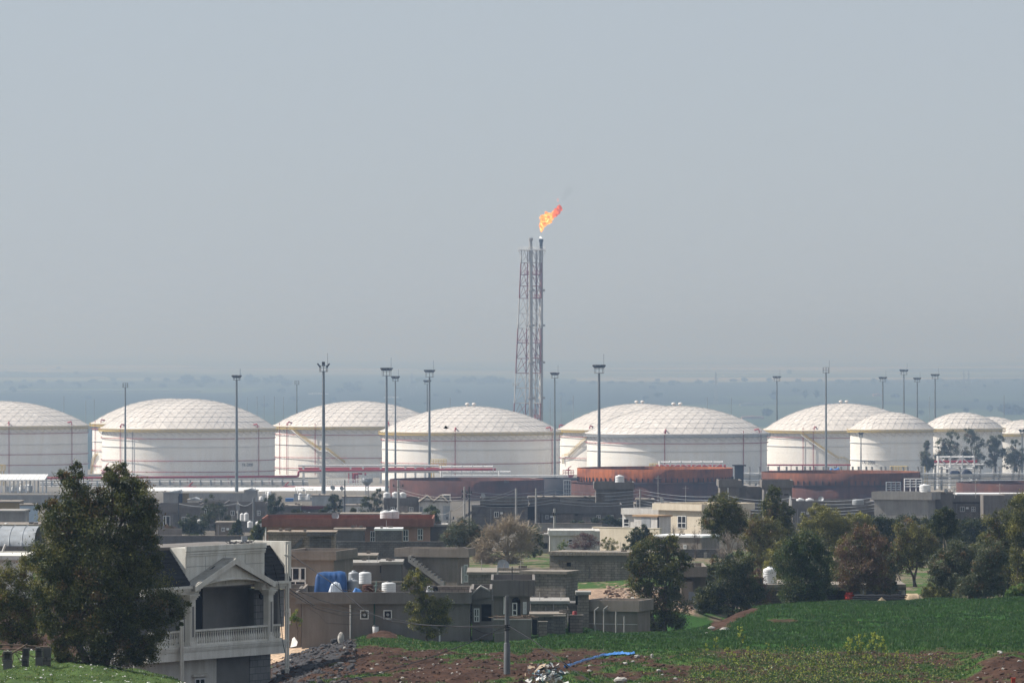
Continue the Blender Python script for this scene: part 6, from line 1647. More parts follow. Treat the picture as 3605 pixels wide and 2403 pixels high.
dish("left satellite dish before the long white shed roof", 1171, 1717, 1110, 0.5)
dish("right satellite dish before the long white shed roof", 1203, 1719, 1110, 0.45)
dish("tiny white dish on the outside stair house", 2662, 1707, 862, 0.25, 0)
dish("small white dish on the stone-block house's parapet", 1700, 1744, 846, 0.4, 40)
dish("white dish on the long low grey house, right of the paired tanks", 2890, 1756, 822, 0.4, -10)
dish("dish on the stair block roof near the right edge", 3330, 1728, 803, 0.35, 30)
dish("dish over the pink house's terracotta parapet", 1180, 1816, 604, 0.4, 10)

# ------------------------------------------------------------------ poles and wires
def upole(label, px, ytop, ybot, D, r=0.13, m=None, arms=(), iso=True, name="utility_pole"):
    s = pxm(D); b = at(px, ybot, D); g = gz(px, D); b.z = min(b.z, g)
    t = thing(name, label, "utility pole", b)
    top = at(px, ytop, D)
    mb = MB(); mb.tube([b - Vector((0, 0, 0.4)), top], [r * 1.25, r], 8); mb.build("pole", m or m_concpole, t)
    for (ya, hw) in arms:
        a = at(px, ya, D); w = hw * s
        mb = MB(); mb.box(a.x - w, a.x + w, D - r - 0.14, D - r - 0.02, a.z - 0.06, a.z + 0.06); mb.build("crossarm", m_greysteel, t)
        if iso:
            for f in (-0.95, 0.95):
                mb = MB(); mb.lathe((a.x + f * w, D - r - 0.08, a.z + 0.06), [(0.08, 0), (0.14, 0.12), (0.08, 0.2), (0.12, 0.3), (0.03, 0.4)], 8); mb.build("insulator", m_dark, t)
    return t
up = thing("utility_pole", "grey steel utility pole with a thicker foot at the bottom centre", "utility pole", gat(1785, 262))
s = pxm(262)
mb = MB(); t0 = at(1785, 2098, 262); m_upole = M("dull_grey_pole", (0.12, 0.125, 0.13), (0.085, 0.09, 0.095), 1, 0.6); t1 = at(1785, 2264, 262); t2 = gat(1785, 262); mb.tube([t1, t0], 0.105, 16); mb.tube([t0, t0 + Vector((0, 0, 0.03))], 0.07, 16); mb.build("upper_tube", m_upole, up)
mb = MB(); mb.tube([t2 - Vector((0, 0, 0.8)), t1, t1 + Vector((0, 0, 0.05))], [0.16, 0.145, 0.11], 16); mb.build("lower_tube", m_upole, up)
mb = MB(); c = at(1785, 2205, 262)
for k in range(3): mb.tube([c + Vector((0.125 * math.cos(a), 0.125 * math.sin(a), -0.12 + 0.1 * k)) for a in [2 * math.pi * j / 14 for j in range(15)]], 0.03, 5)
mb.build("cable_clamp", m_wire, up)
upole("white concrete pole in front of the blue-grey house, right of the bare tree", 1952, 1789, 1950, 640, 0.12, m_concpole, arms=((1815, 5),))
upole("dark pole in front of the stone-block house, right of its centre", 1817, 1718, 1840, 830, 0.14, m_greysteel)
upole("pale pole beside the dark archway of the stone-block house", 1887, 1718, 1835, 835, 0.13)
upole("left one of the twin dark poles before the long rusty shell", 1635, 1712, 1845, 820, 0.12, m_greysteel, arms=((1735, 8), (1752, 8)))
upole("right one of the twin dark poles before the long rusty shell", 1652, 1712, 1845, 815, 0.10, m_dark, arms=((1738, 8),))
upole("grey pole with a long crossarm and black insulators", 1402, 1688, 1830, 890, 0.16, m_greysteel, arms=((1713, 17),))
upole("roadside pole with a street lamp left of the pink house", 893, 1752, 1890, 720, 0.12, m_pole)
upole("pole with a transformer box among the left dark trees", 838, 1762, 1862, 790, 0.1)
mb = MB(); fx = Fr(836, 786, 0); fx.box(mb, 831, 1775, 843, 1795, 0, 0.5); tag(mb.build("transformer_box", m_sheet, loc=at(837, 1795, 786)), "grey transformer box on the pole among the dark trees", "transformer")
upole("thin dark pole before the grey house with one white window", 629, 1745, 1880, 830, 0.08, m_dark)
upole("thin black pole between the two middle dark trees", 1214, 1688, 1800, 1010, 0.1, m_dark)
upole("thin pole left of the cream house roof", 2253, 1722, 1800, 860, 0.1, m_greysteel)
upole("thin pole holding wires over the outside stair house", 2700, 1728, 1800, 845, 0.08)
upole("white stub pole left of the paired roof tanks", 2783, 1745, 1800, 818, 0.1, m_frame)
upole("small pole with a box before the twin-gabled white house, far right of the pink parapet", 1585, 1798, 1870, 790, 0.1, m_greysteel, arms=((1828, 12), (1845, 10)))
upole("thin bent pole on the deep parapet house roof", 1752, 1990, 2040, 405, 0.05)
upole("thin dark rod standing on the deep parapet", 1803, 1993, 2060, 374, 0.03, m_dark)
for px, yt, yb, D, lab in ((2317, 1674, 1775, 868, "thin antenna rod on the cream house's roof"), (2414, 1710, 1775, 872, "antenna rod with a crossbar behind the cream house"), (3435, 1690, 1745, 802, "antenna rod with a flat reflector on the right edge house"), (3520, 1700, 1742, 803, "thin white rod on the right edge house"), (3361, 1712, 1745, 801, "grey rod beside the stair block on the right")):
    mb = MB(); b = at(px, yb, D); b.z -= 0.3; mb.tube([b, at(px, yt, D)], 0.05, 5); q = at(px, yt + 8, D); mb.bar(q - Vector((0.5, 0, 0)), q + Vector((0.5, 0, 0)), 0.04)
    tag(mb.build("antenna", m_greysteel, loc=b), lab, "antenna")
def wire(label, pts, r, m=None, n=10, sag=0.0):
    P = [at(*p) for p in pts]; Q = []
    for a, b in zip(P, P[1:]):
        for k in range(n):
            f = k / n; q = a.lerp(b, f); q.z -= sag * 4 * f * (1 - f); Q.append(q)
    Q.append(P[-1]); mb = MB(); mb.tube(Q, r, 5)
    return tag(mb.build("power_cable", m or m_wire, loc=P[0]), label, "cable", "cables between houses and poles")
wire("thick black cable from the villa's downpipe to the central pole's left", [(1010, 1942, 296), (1180, 2058, 285), (1290, 2152, 277), (1380, 2186, 272), (1500, 2200, 268), (1620, 2204, 266), (1785, 2200, 262)], 0.022, n=5)
wire("bundled black cable hanging deepest before the two fan windows", [(1010, 2070, 296), (1110, 2130, 288), (1220, 2155, 282), (1300, 2160, 277), (1480, 2196, 269), (1640, 2206, 265), (1785, 2206, 262)], 0.016, n=5)
wire("thin black cable from the villa's balcony corner to the white drain pipe", [(1012, 2062, 296), (1130, 2112, 310), (1262, 2148, 345), (1268, 2150, 356)], 0.014, n=5)
wire("thin black cable drooping lowest between villa and grey house", [(1010, 2080, 296), (1110, 2140, 312), (1200, 2166, 335), (1268, 2163, 356)], 0.014, n=5)
wire("thin black cable just above the lowest drooping one", [(1012, 2066, 296), (1100, 2128, 310), (1190, 2150, 330), (1268, 2158, 356)], 0.014, n=5)
wire("faint thin cable curving down the grey house wall", [(1080, 2135, 330), (1120, 2160, 340), (1150, 2192, 352), (1235, 2196, 356.5)], 0.009, n=5)
wire("black cable from the central pole down to the bottom left over the dirt", [(1782, 2202, 262), (1650, 2262, 255), (1500, 2318, 248), (1330, 2370, 240), (1120, 2412, 232)], 0.02, n=6)
wire("black cable from the central pole down to the bottom right over the rubbish", [(1788, 2200, 262), (1880, 2255, 256), (2000, 2345, 250), (2110, 2415, 244)], 0.02, n=6)
wire("looped slack cable on the left of the central pole", [(1655, 2206, 266), (1700, 2226, 266), (1740, 2228, 266), (1800, 2225, 264)], 0.01, n=5)
for y, lab in ((1724, "topmost"), (1736, "second"), (1748, "third"), (1760, "fourth"), (1770, "lowest")):
    wire("%s pale village wire crossing in front of the orange rusty shell" % lab, [(1652, y + 6, 815), (1952, y - 2, 830), (2253, y, 860), (2563, y + 20, 850), (2785, y + 28, 822), (3080, y + 26, 815)], 0.028, m_galv, 8, 0.5)
for y, lab in ((1748, "upper"), (1758, "lower")):
    wire("%s wire before the long dark rusty shell" % lab, [(1402, y - 30, 889), (1635, y, 821), (1817, y - 28, 831)], 0.03, m_greysteel, 8, 0.6)
wire("dark wire from the twin poles to the white house with gables", [(1652, 1752, 815), (1585, 1800, 790), (1540, 1806, 880)], 0.03, m_greysteel, 6, 0.3)
wire("wire crossing in front of the left dark trees", [(629, 1772, 830), (838, 1770, 790), (893, 1762, 720)], 0.025, m_galv, 8, 0.5)

# black cloth tent at the top of the field
t = thing("tent", "long low black cloth tent on the crest of the green field", "tent", gat(3090, 402))
def sheet(name, m, x0, x1, ytop, ybot, D, depth, seed, par, ridge=0.5):
    s = pxm(D); rows = []
    for j in range(9):
        v = j / 8; row = []
        for i in range(25):
            u = i / 24; px = x0 + (x1 - x0) * u
            h = (1 - abs(v - ridge) / max(ridge, 1 - ridge)) ** 0.7
            sag = 0.06 * math.sin(u * math.pi * 5) ** 2 + 0.05 * mnoise.noise(Vector((u * 7, v * 4, seed)))
            row.append(((px - CX) * s, D + depth * v, CAMZ - (ybot - CY) * s + (ybot - ytop) * s * max(0, h - sag * 0.6)))
        rows.append(row)
    mb = MB(); mb.grid(rows); return mb.build(name, m, par)
sheet("tent_cloth", m_blackt, 2985, 3200, 2092, 2150, 402, 4, 3, t, 0.35)
mb = MB()
for k in range(4): mb.tube([at(2990 + 3 * k, 2097 + k * 7, 401.4), at(3195, 2095 + k * 7, 401.3)], 0.05, 5)
mb.build("fold", m_blackt, t)
drape("canvas_sheet", "beige canvas thrown over the right end of the black tent", "canvas", 3188, 3248, 2091, 2128, 400.5, 3, m_burlap, 13, [(0, 1), (0.2, 0.93), (0.6, 0.96), (0.85, 0.95), (1, 0.3)])
mb = MB(); ap = at(3104, 2100, 399.3)
n = 14
for k in range(n):
    a0 = -0.2 + (math.pi + 0.4) * k / n; a1 = -0.2 + (math.pi + 0.4) * (k + 1) / n
    w0 = 0.9 + 0.12 * math.sin(k * 2.4); w1 = 0.9 + 0.12 * math.sin((k + 1) * 2.4)
    mb.face([ap, ap + Vector((-math.cos(a0) * w0 * 0.9, -math.sin(a0) * w0 * 0.5, -0.75)), ap + Vector((-math.cos(a1) * w1 * 0.9, -math.sin(a1) * w1 * 0.5, -0.75))], 0, False)
tag(mb.build("canvas_cone", m_burlap, loc=ap - Vector((0, 0, 0.7))), "small beige canvas cone in front of the black tent", "canvas")
mb = MB(); r = random.Random(9)
for k in range(150):
    px = 2985 + r.gauss(0, 7) - 4; py = r.uniform(2086, 2132); px += (2120 - py) * 0.22
    p = at(px, py, 400.6 + r.uniform(-.2, .2)); q = Vector((r.uniform(-1, 1), r.uniform(-1, 1), r.uniform(-1, 1))).normalized() * 0.12; w = q.cross(Vector((0.3, 1, 0.2))).normalized() * 0.05
    mb.face([p - q, p - w, p + q, p + w])
mb.tube([at(2985, 2135, 400.6), at(2990, 2090, 400.6)], 0.02, 4)
tag(mb.build("red_tassels", M("red_tassel", (0.42, 0.05, 0.03), (0.30, 0.03, 0.025), 9), loc=at(2985, 2130, 400.6)), "bundle of red tassels hanging at the left end of the black tent", "tassels")
# ------------------------------------------------------------------ vegetation
LEAF = {k: M("leaf_" + k, c, tuple(x * 0.62 for x in c), 1.5, 0.5, spec=0.3, trans=0.35) for k, c in dict(
    dark=(0.066, 0.082, 0.027), mid=(0.13, 0.14, 0.04), olive=(0.23, 0.215, 0.062), brown=(0.22, 0.135, 0.055), yellow=(0.36, 0.335, 0.085),
    grey=(0.14, 0.155, 0.085), green=(0.085, 0.125, 0.036), rust=(0.19, 0.115, 0.075), fresh=(0.14, 0.23, 0.045), deep=(0.032, 0.052, 0.024)).items()}
PAL = dict(euca=(("dark", 4), ("mid", 4), ("olive", 2), ("brown", 0.6)), dark=(("deep", 3), ("dark", 4), ("mid", 1.2)), olive=(("mid", 3), ("olive", 4), ("yellow", 1.2), ("dark", 2)),
           brown=(("rust", 5), ("brown", 2.5), ("dark", 1.2), ("olive", 1)), grey=(("grey", 5), ("dark", 3), ("brown", 1.0)), yellow=(("yellow", 3), ("olive", 4), ("mid", 2.5)), green=(("green", 4), ("dark", 3), ("olive", 1)),
           amber=(("brown", 1.6), ("olive", 4), ("mid", 2), ("dark", 2), ("yellow", 1)), fresh=(("fresh", 4), ("yellow", 2), ("mid", 1)), mauve=(("rust", 3), ("mauve", 5)))
LEAF["mauve"] = M("leaf_mauve", (0.17, 0.09, 0.09), (0.11, 0.06, 0.065), 1.5, 0.7)

def leaf_mesh(name, C, T, length, width, mats, mi, parent, droop=0.3, seed=0):
    """C: centres (n,3) world; one rhombic leaf per centre"""
    g = np.random.default_rng(seed); n = len(C)
    d = g.normal(size=(n, 3)); d[:, 2] -= droop * 2.0
    d /= np.linalg.norm(d, axis=1)[:, None]
    e = g.normal(size=(n, 3)); s = np.cross(d, e); s /= np.linalg.norm(s, axis=1)[:, None] + 1e-9
    L = length * g.uniform(0.6, 1.3, n)[:, None]; W = width * g.uniform(0.7, 1.3, n)[:, None]
    V = np.stack([C - d * L / 2, C + s * W / 2 - d * L * 0.05, C + d * L / 2, C - s * W / 2 - d * L * 0.05], 1)
    org = np.array(wloc(parent)) if parent is not None else np.zeros(3)
    V = (V - org).reshape(-1, 3)
    me = bpy.data.meshes.new(name)
    me.vertices.add(len(V)); me.vertices.foreach_set("co", V.ravel())
    me.loops.add(4 * n); me.loops.foreach_set("vertex_index", np.arange(4 * n, dtype=np.int32))
    me.polygons.add(n); me.polygons.foreach_set("loop_start", np.arange(0, 4 * n, 4, dtype=np.int32))
    me.polygons.foreach_set("material_index", np.asarray(mi, np.int32))
    me.update(calc_edges=True)
    for m in mats: me.materials.append(m)
    o = bpy.data.objects.new(name, me); COL.objects.link(o)
    if parent is not None: o.parent = parent
    return o

TSEED = [100]
def tree(label, base, blobs, D, pal, n=4000, leaf=None, cl=None, droop=0.35, trunk=0.16, name="tree", cat="tree", group="trees among the village houses", bark=None, cls=None, limbs=True, flat=0.75, stems=1, rag=0.22):
    """base: (px, py or None) of the trunk foot; blobs: crown lumps (px, py, rx, ry) in the photograph at distance D"""
    TSEED[0] += 1; g = np.random.default_rng(TSEED[0]); s = pxm(D)
    bx = base[0]; b = gat(bx, D) if base[1] is None else at(bx, base[1], D)
    t = thing(name, label, cat, b, group)
    B = np.array(blobs, float)
    ctr = np.stack([(B[:, 0] - CX) * s, np.full(len(B), D), CAMZ - (B[:, 1] - CY) * s], 1)
    rad = np.stack([B[:, 2] * s, np.minimum(B[:, 2], B[:, 3] * 1.3) * s * flat, B[:, 3] * s], 1)
    ctr[:, 1] += g.uniform(-0.35, 0.35, len(B)) * rad[:, 1].mean()
    vol = rad.prod(1) ** 0.75; ncl = cls or max(30, n // 45)
    which = g.choice(len(B), ncl, p=vol / vol.sum())
    u = g.normal(size=(ncl, 3)); u /= np.linalg.norm(u, axis=1)[:, None]
    r = g.uniform(0.25, 1.0, ncl) ** 0.45 * np.where(g.random(ncl) < rag, g.uniform(1.0, 1.32, ncl), 1.0)
    cc = ctr[which] + u * r[:, None] * rad[which]
    cr = rad[which].mean(1) * g.uniform(0.13, 0.44, ncl) if cl is None else cl * g.uniform(0.6, 1.4, ncl)
    names = [k for k, _ in PAL[pal]]; pw = np.array([w for _, w in PAL[pal]], float); pw /= pw.sum()
    cm = g.choice(len(names), ncl, p=pw)
    per = g.poisson(max(3, 2.0 * n / ncl), ncl)
    idx = np.repeat(np.arange(ncl), per)
    off = g.normal(size=(len(idx), 3)) * (cr[idx] * 0.62)[:, None] * np.array([1, 1, 0.85])
    off[:, 2] -= np.abs(off[:, 0]) * droop * 0.5
    C = cc[idx] + off
    mi = np.where(g.random(len(idx)) < 0.8, cm[idx], g.choice(len(names), len(idx), p=pw))
    lf = (leaf or max(0.12, 3.0 * s)) * 0.85
    zmin = b.z + 0.05
    C[:, 2] = np.maximum(C[:, 2], zmin)
    leaf_mesh("crown", C, None, lf, lf * 0.36, [LEAF[k] for k in names], mi, t, droop, TSEED[0])
    # trunk and limbs up into the lumps
    mb = MB()
    top = ctr.mean(0); lowest = ctr[:, 2].min()
    for st in range(stems):
        jx = (st - (stems - 1) / 2) * trunk * 2.5
        p0 = Vector((b.x + jx * 0.4, b.y, b.z - 0.4)); fork = Vector((b.x * 0.55 + top[0] * 0.45 + jx * 2.5, D, b.z + max(0.6, (top[2] - b.z) * 0.45)))
        mid = (p0 + fork) / 2 + Vector((g.uniform(-.2, .2), g.uniform(-.2, .2), 0))
        mb.tube([p0, mid, fork], [trunk * 1.3, trunk, trunk * 0.75], 7)
        if limbs:
            for k in range(st, len(ctr), stems):
                q = Vector(ctr[k]); m_ = fork.lerp(q, 0.5) + Vector((g.uniform(-.3, .3), g.uniform(-.3, .3), g.uniform(0, .4))) * trunk * 3
                mb.tube([fork, m_, q], [trunk * 0.6, trunk * 0.38, trunk * 0.12], 5)
                for j in range(3):
                    d = Vector(g.normal(size=3)) ; d.z = abs(d.z); e = q + Vector((d.x * rad[k][0], d.y * rad[k][1], d.z * rad[k][2])) * 0.45
                    mb.tube([m_.lerp(q, 0.5), e], [trunk * 0.2, trunk * 0.05], 4)
    mb.build("trunk", bark or m_bark, t)
    return t

G1 = "trees on the knoll"
tree("big dark leafy tree in the left foreground covering the villa's side", (330, 2378), [(160, 2000, 42, 52), (160, 2100, 42, 60), (165, 2200, 40, 55), (205, 2290, 44, 40), (250, 1690, 52, 50), (262, 1655, 26, 26), (300, 1770, 88, 70), (412, 1672, 55, 45), (440, 1720, 80, 55), (470, 1760, 85, 70), (225, 1840, 85, 75), (180, 1790, 40, 40), (380, 1850, 140, 95), (505, 1850, 70, 80), (190, 1960, 88, 80), (340, 1980, 150, 115), (505, 1950, 72, 85), (190, 2080, 75, 85), (330, 2100, 140, 105), (480, 2090, 120, 100), (580, 2145, 72, 60), (625, 2185, 42, 36), (215, 2190, 75, 75), (370, 2220, 125, 95), (500, 2225, 90, 75), (260, 2290, 62, 50), (390, 2310, 105, 48), (490, 2290, 55, 50), (330, 2345, 60, 25)], 247, "euca", 80000, 0.15, group=G1, trunk=0.17, cls=1100, stems=3, rag=0.08, name="eucalyptus_tree")
tree("brown-tinged leafy tree at the left edge behind the block pillars", (90, 2290), [(40, 2070, 58, 75), (110, 2030, 50, 65), (60, 2170, 75, 75), (130, 2140, 50, 75), (95, 1985, 32, 32), (20, 2230, 50, 50), (110, 2230, 50, 50), (-30, 2120, 60, 90)], 258, "amber", 15000, 0.15, group=G1, trunk=0.07, cls=300, name="eucalyptus_tree")
tree("drooping olive-green tree in front of the grey house wall", (1515, 2262), [(1462, 2030, 34, 28), (1490, 2055, 30, 26), (1445, 2065, 26, 22), (1478, 2092, 26, 26), (1500, 2110, 30, 22), (1462, 2140, 38, 26), (1545, 2130, 40, 40), (1500, 2160, 55, 38), (1560, 2165, 30, 34), (1480, 2190, 38, 22), (1530, 2205, 40, 30), (1520, 2232, 18, 14), (1492, 2228, 10, 16)], 350, "olive", 11000, 0.14, droop=0.9, trunk=0.07, cls=260)
tree("tall dark-green tree standing alone right of centre before the village", (2330, 2240), [(2290, 1925, 52, 42), (2352, 1915, 44, 36), (2238, 1975, 36, 50), (2330, 1990, 76, 52), (2402, 1975, 36, 34), (2262, 2045, 48, 44), (2350, 2060, 54, 46), (2228, 2140, 48, 34), (2300, 2130, 64, 46), (2372, 2140, 52, 54), (2280, 2195, 40, 36), (2355, 2200, 56, 40), (2203, 2148, 22, 20), (2320, 2235, 60, 20)], 404, "euca", 22000, 0.2, trunk=0.16, cls=420, stems=2, name="eucalyptus_tree")
tree("dark conifer-like shrub below the white balcony box", (2240, 1940), [(2215, 1915, 26, 26), (2245, 1885, 28, 32), (2268, 1870, 14, 26), (2280, 1885, 12, 24), (2235, 1855, 8, 18), (2260, 1920, 40, 22)], 566, "dark", 4500, 0.22, droop=-0.2, name="shrub", cat="shrub")
tree("dark rounded olive tree left of the bare tan tree", (1625, 1950), [(1640, 1862, 48, 34), (1680, 1880, 36, 30), (1600, 1890, 42, 32), (1650, 1905, 62, 34), (1570, 1915, 26, 22), (1700, 1910, 30, 30)], 575, "grey", 9000, 0.2, droop=-0.1, name="olive_tree")
tree("green bush at the right foot of the bare tan tree", (1880, 1960), [(1870, 1890, 38, 40), (1895, 1925, 26, 34), (1850, 1935, 40, 28)], 590, "olive", 4500, 0.2, droop=0.0, name="shrub", cat="shrub")
tree("pinkish purple shrub in front of the low white house", (2062, 1942), [(2060, 1905, 44, 28), (2040, 1925, 34, 20), (2090, 1925, 34, 20), (2065, 1890, 26, 16)], 604, "mauve", 3800, 0.14, droop=-0.3, name="shrub", cat="shrub", trunk=0.05)
tree("yellow-green shrub left of the pinkish one", (1978, 1938), [(1978, 1922, 16, 16), (1990, 1910, 10, 12)], 605, "fresh", 700, 0.14, name="shrub", cat="shrub", trunk=0.04)
tree("yellow-brown shrub right of the pinkish one", (2140, 1942), [(2128, 1912, 14, 22), (2155, 1920, 24, 20), (2140, 1900, 14, 12)], 603, "yellow", 1200, 0.16, name="shrub", cat="shrub", trunk=0.04)
tree("small potted tree by the yard wall right of the villa", (1045, 2225), [(1040, 2165, 16, 18), (1030, 2185, 14, 16), (1052, 2190, 12, 14)], 350, "fresh", 700, 0.12, trunk=0.03, name="small_tree")
# the grove on the right
G2 = "trees of the grove on the right"
gv = [
 ("tall tree touching the cream house's right side, crown on long pale limbs", (2590, 2140), [(2545, 1775, 52, 38), (2512, 1825, 48, 40), (2575, 1820, 52, 44), (2550, 1868, 50, 34), (2600, 1850, 30, 30)], 470, "euca", 12000, 0.14, m_barkp),
 ("dense dark tree in front of the leaning pale limbs", (2570, 2160), [(2600, 1985, 52, 50), (2560, 2050, 60, 60), (2625, 2080, 60, 52), (2520, 2095, 44, 50), (2580, 2140, 76, 40), (2470, 2120, 36, 44)], 428, "dark", 15000, 0.13, m_bark),
 ("olive-brown tree between the tall tree and the slender one", (2700, 2110), [(2680, 1845, 50, 36), (2650, 1895, 46, 42), (2720, 1890, 50, 44), (2690, 1950, 58, 46), (2655, 1990, 40, 36)], 492, "amber", 11000, 0.13, m_bark),
 ("slender tall tree before the outside stair house", (2740, 2100), [(2725, 1738, 24, 30), (2715, 1785, 34, 38), (2758, 1800, 36, 34), (2740, 1845, 46, 38), (2770, 1870, 26, 36)], 520, "euca", 9000, 0.13, m_bark),
 ("willowy green tree hanging over the slab roof", (2830, 2120), [(2830, 1915, 64, 44), (2785, 1970, 60, 60), (2870, 1985, 64, 70), (2830, 2050, 84, 58), (2800, 2105, 50, 32), (2890, 2070, 40, 44)], 424, "green", 19000, 0.1, m_bark),
 ("bright yellow-green tree under the paired white roof tanks", (2900, 2090), [(2878, 1798, 30, 26), (2915, 1822, 52, 34), (2850, 1850, 40, 36), (2965, 1845, 40, 34), (2900, 1890, 62, 46), (2840, 1890, 30, 28), (2985, 1880, 30, 34)], 510, "yellow", 13000, 0.12, m_bark),
 ("reddish brown nearly leafless tree above the black tent", (3040, 2110), [(3042, 1878, 46, 34), (3000, 1935, 54, 52), (3080, 1935, 54, 52), (3040, 2000, 84, 56), (2990, 2050, 40, 30), (3090, 2050, 40, 40)], 432, "brown", 17000, 0.09, m_barkp),
 ("small yellow-green crown behind the reddish brown tree", (3035, 2070), [(3028, 1838, 36, 30), (3010, 1862, 30, 26), (3050, 1860, 24, 20)], 540, "yellow", 4000, 0.1, m_bark),
 ("dark round crown between the brown tree and the pale block house", (3110, 2050), [(3112, 1850, 42, 30), (3085, 1830, 26, 20), (3130, 1880, 26, 26)], 590, "dark", 4500, 0.12, m_bark),
 ("olive tree with a dark forked trunk over the bare orchard patch", (3222, 2048), [(3190, 1858, 46, 30), (3225, 1900, 62, 44), (3180, 1945, 46, 52), (3262, 1930, 46, 52), (3215, 1975, 44, 36), (3150, 1985, 30, 40)], 474, "amber", 13000, 0.11, m_bark),
 ("dark tree top in front of the stair block, on a white curved trunk", (3347, 2080), [(3325, 1812, 36, 28), (3300, 1840, 26, 24), (3322, 1860, 42, 34), (3350, 1835, 24, 22)], 466, "dark", 6000, 0.09, m_barkp),
 ("dark bluish bush mass before the right grey house", (3420, 1990), [(3420, 1868, 56, 44), (3385, 1845, 30, 24), (3465, 1850, 34, 26), (3400, 1900, 60, 36)], 600, "dark", 8000, 0.12, m_bark),
 ("grey-green tree with hanging boughs right of the orchard gap", (3345, 2110), [(3318, 1985, 46, 52), (3380, 1955, 54, 48), (3432, 1975, 52, 60), (3372, 2040, 64, 50), (3325, 2080, 52, 36), (3290, 2030, 26, 40)], 428, "grey", 16000, 0.11, m_barkp),
 ("grey-brown tree left of the right edge pair", (3450, 2112), [(3425, 2065, 60, 40), (3480, 2040, 56, 52), (3500, 1960, 52, 52), (3460, 2000, 40, 40)], 420, "grey", 13000, 0.12, m_bark),
 ("tall olive tree second from the right edge", (3545, 2110), [(3518, 1828, 46, 42), (3540, 1895, 54, 52), (3560, 1990, 60, 52), (3490, 1900, 30, 36), (3540, 2060, 50, 36)], 444, "euca", 14000, 0.13, m_bark),
 ("tall tree cut off by the right edge above the field", (3600, 2110), [(3590, 1790, 44, 52), (3600, 1870, 50, 60), (3605, 1960, 50, 60), (3615, 2050, 50, 60)], 440, "olive", 12000, 0.13, m_bark),
 ("low thorny bush below the grove at the field crest, beside the beige canvas", (3290, 2120), [(3275, 2085, 30, 26), (3310, 2098, 40, 20)], 412, "amber", 3500, 0.05, m_bark),
 ("low green bush at the right end of the field crest", (3585, 2118), [(3575, 2090, 30, 22), (3600, 2080, 20, 24)], 408, "fresh", 2500, 0.05, m_bark),
 ("thin grey-leaved tree by the beige house behind the central tree", (2490, 2150), [(2490, 2040, 30, 50), (2520, 2000, 30, 40), (2480, 2100, 34, 40)], 440, "grey", 5000, 0.08, m_bark),
 ("feathery olive sapling between the willowy tree and the reddish brown one", (2945, 2110), [(2940, 1960, 26, 44), (2955, 2020, 34, 44), (2930, 2060, 30, 36)], 446, "olive", 5000, 0.06, m_bark),
 ("loose yellowish tree behind the white tank on the slab roof", (2730, 2100), [(2740, 1930, 40, 40), (2770, 1975, 36, 40), (2720, 1990, 34, 40), (2745, 2030, 40, 30)], 486, "yellow", 6000, 0.09, m_bark),
 ("feathery grey-green sapling right of the reddish brown tree", (3128, 2110), [(3130, 1990, 28, 44), (3118, 2040, 30, 36), (3140, 2070, 22, 28)], 440, "grey", 4200, 0.06, m_barkp),
 ("loose olive tree top filling the gap left of the right edge trees", (3470, 2100), [(3475, 1905, 36, 36), (3450, 1940, 34, 36), (3490, 1955, 34, 34)], 462, "olive", 5000, 0.09, m_bark),
 ("thin brownish tree behind the dark dense one, above the beige house", (2660, 2130), [(2660, 2030, 34, 40), (2640, 2070, 34, 40), (2680, 2090, 34, 36)], 436, "brown", 4500, 0.07, m_bark),
 ("dark hedge mass at the back of the orchard", (3250, 1960), [(3190, 1835, 60, 22), (3270, 1850, 50, 30), (3140, 1900, 40, 40), (3360, 1920, 60, 36)], 610, "dark", 8000, 0.1, m_bark),
]
for lab, base, blobs, D, pal, n, tr, bk in gv:
    tree(lab, base, blobs, D, pal, n, 0.2 if D < 520 else 0.24, trunk=tr, bark=bk, group=G2, stems=2, name="grove_tree" if "bush" not in lab and "hedge" not in lab else "bush", cat="tree" if "bush" not in lab and "hedge" not in lab else "bush")
G3 = "grey-green trees before the right tanks"
for lab, base, blobs in (("leftmost thin tree of the row before the small right tanks", (3266, 1668), [(3262, 1568, 10, 16), (3258, 1605, 20, 18), (3275, 1632, 24, 18), (3252, 1625, 12, 14)]),
                         ("tree with the highest crown in the row before the small right tanks", (3335, 1668), [(3355, 1530, 26, 18), (3318, 1560, 22, 24), (3350, 1575, 32, 28), (3330, 1610, 38, 26), (3300, 1590, 16, 20)]),
                         ("broad middle tree of the row before the small right tanks", (3425, 1668), [(3412, 1535, 26, 24), (3440, 1555, 26, 24), (3425, 1590, 36, 30), (3450, 1620, 30, 28), (3400, 1620, 20, 26)]),
                         ("gappy tree right of the middle of the row before the right tanks", (3505, 1668), [(3490, 1555, 20, 16), (3515, 1545, 22, 18), (3500, 1590, 22, 26), (3520, 1585, 20, 20), (3490, 1625, 18, 24)]),
                         ("rightmost tree of the row before the right tanks, beside the lamp post", (3570, 1668), [(3575, 1560, 18, 20), (3560, 1600, 32, 28), (3590, 1600, 22, 30), (3570, 1635, 32, 24)])):
    tree(lab, base, blobs, 1740, "grey", 4200, 0.55, droop=0.2, trunk=0.3, group=G3)
G4 = "dark trees in the left village"
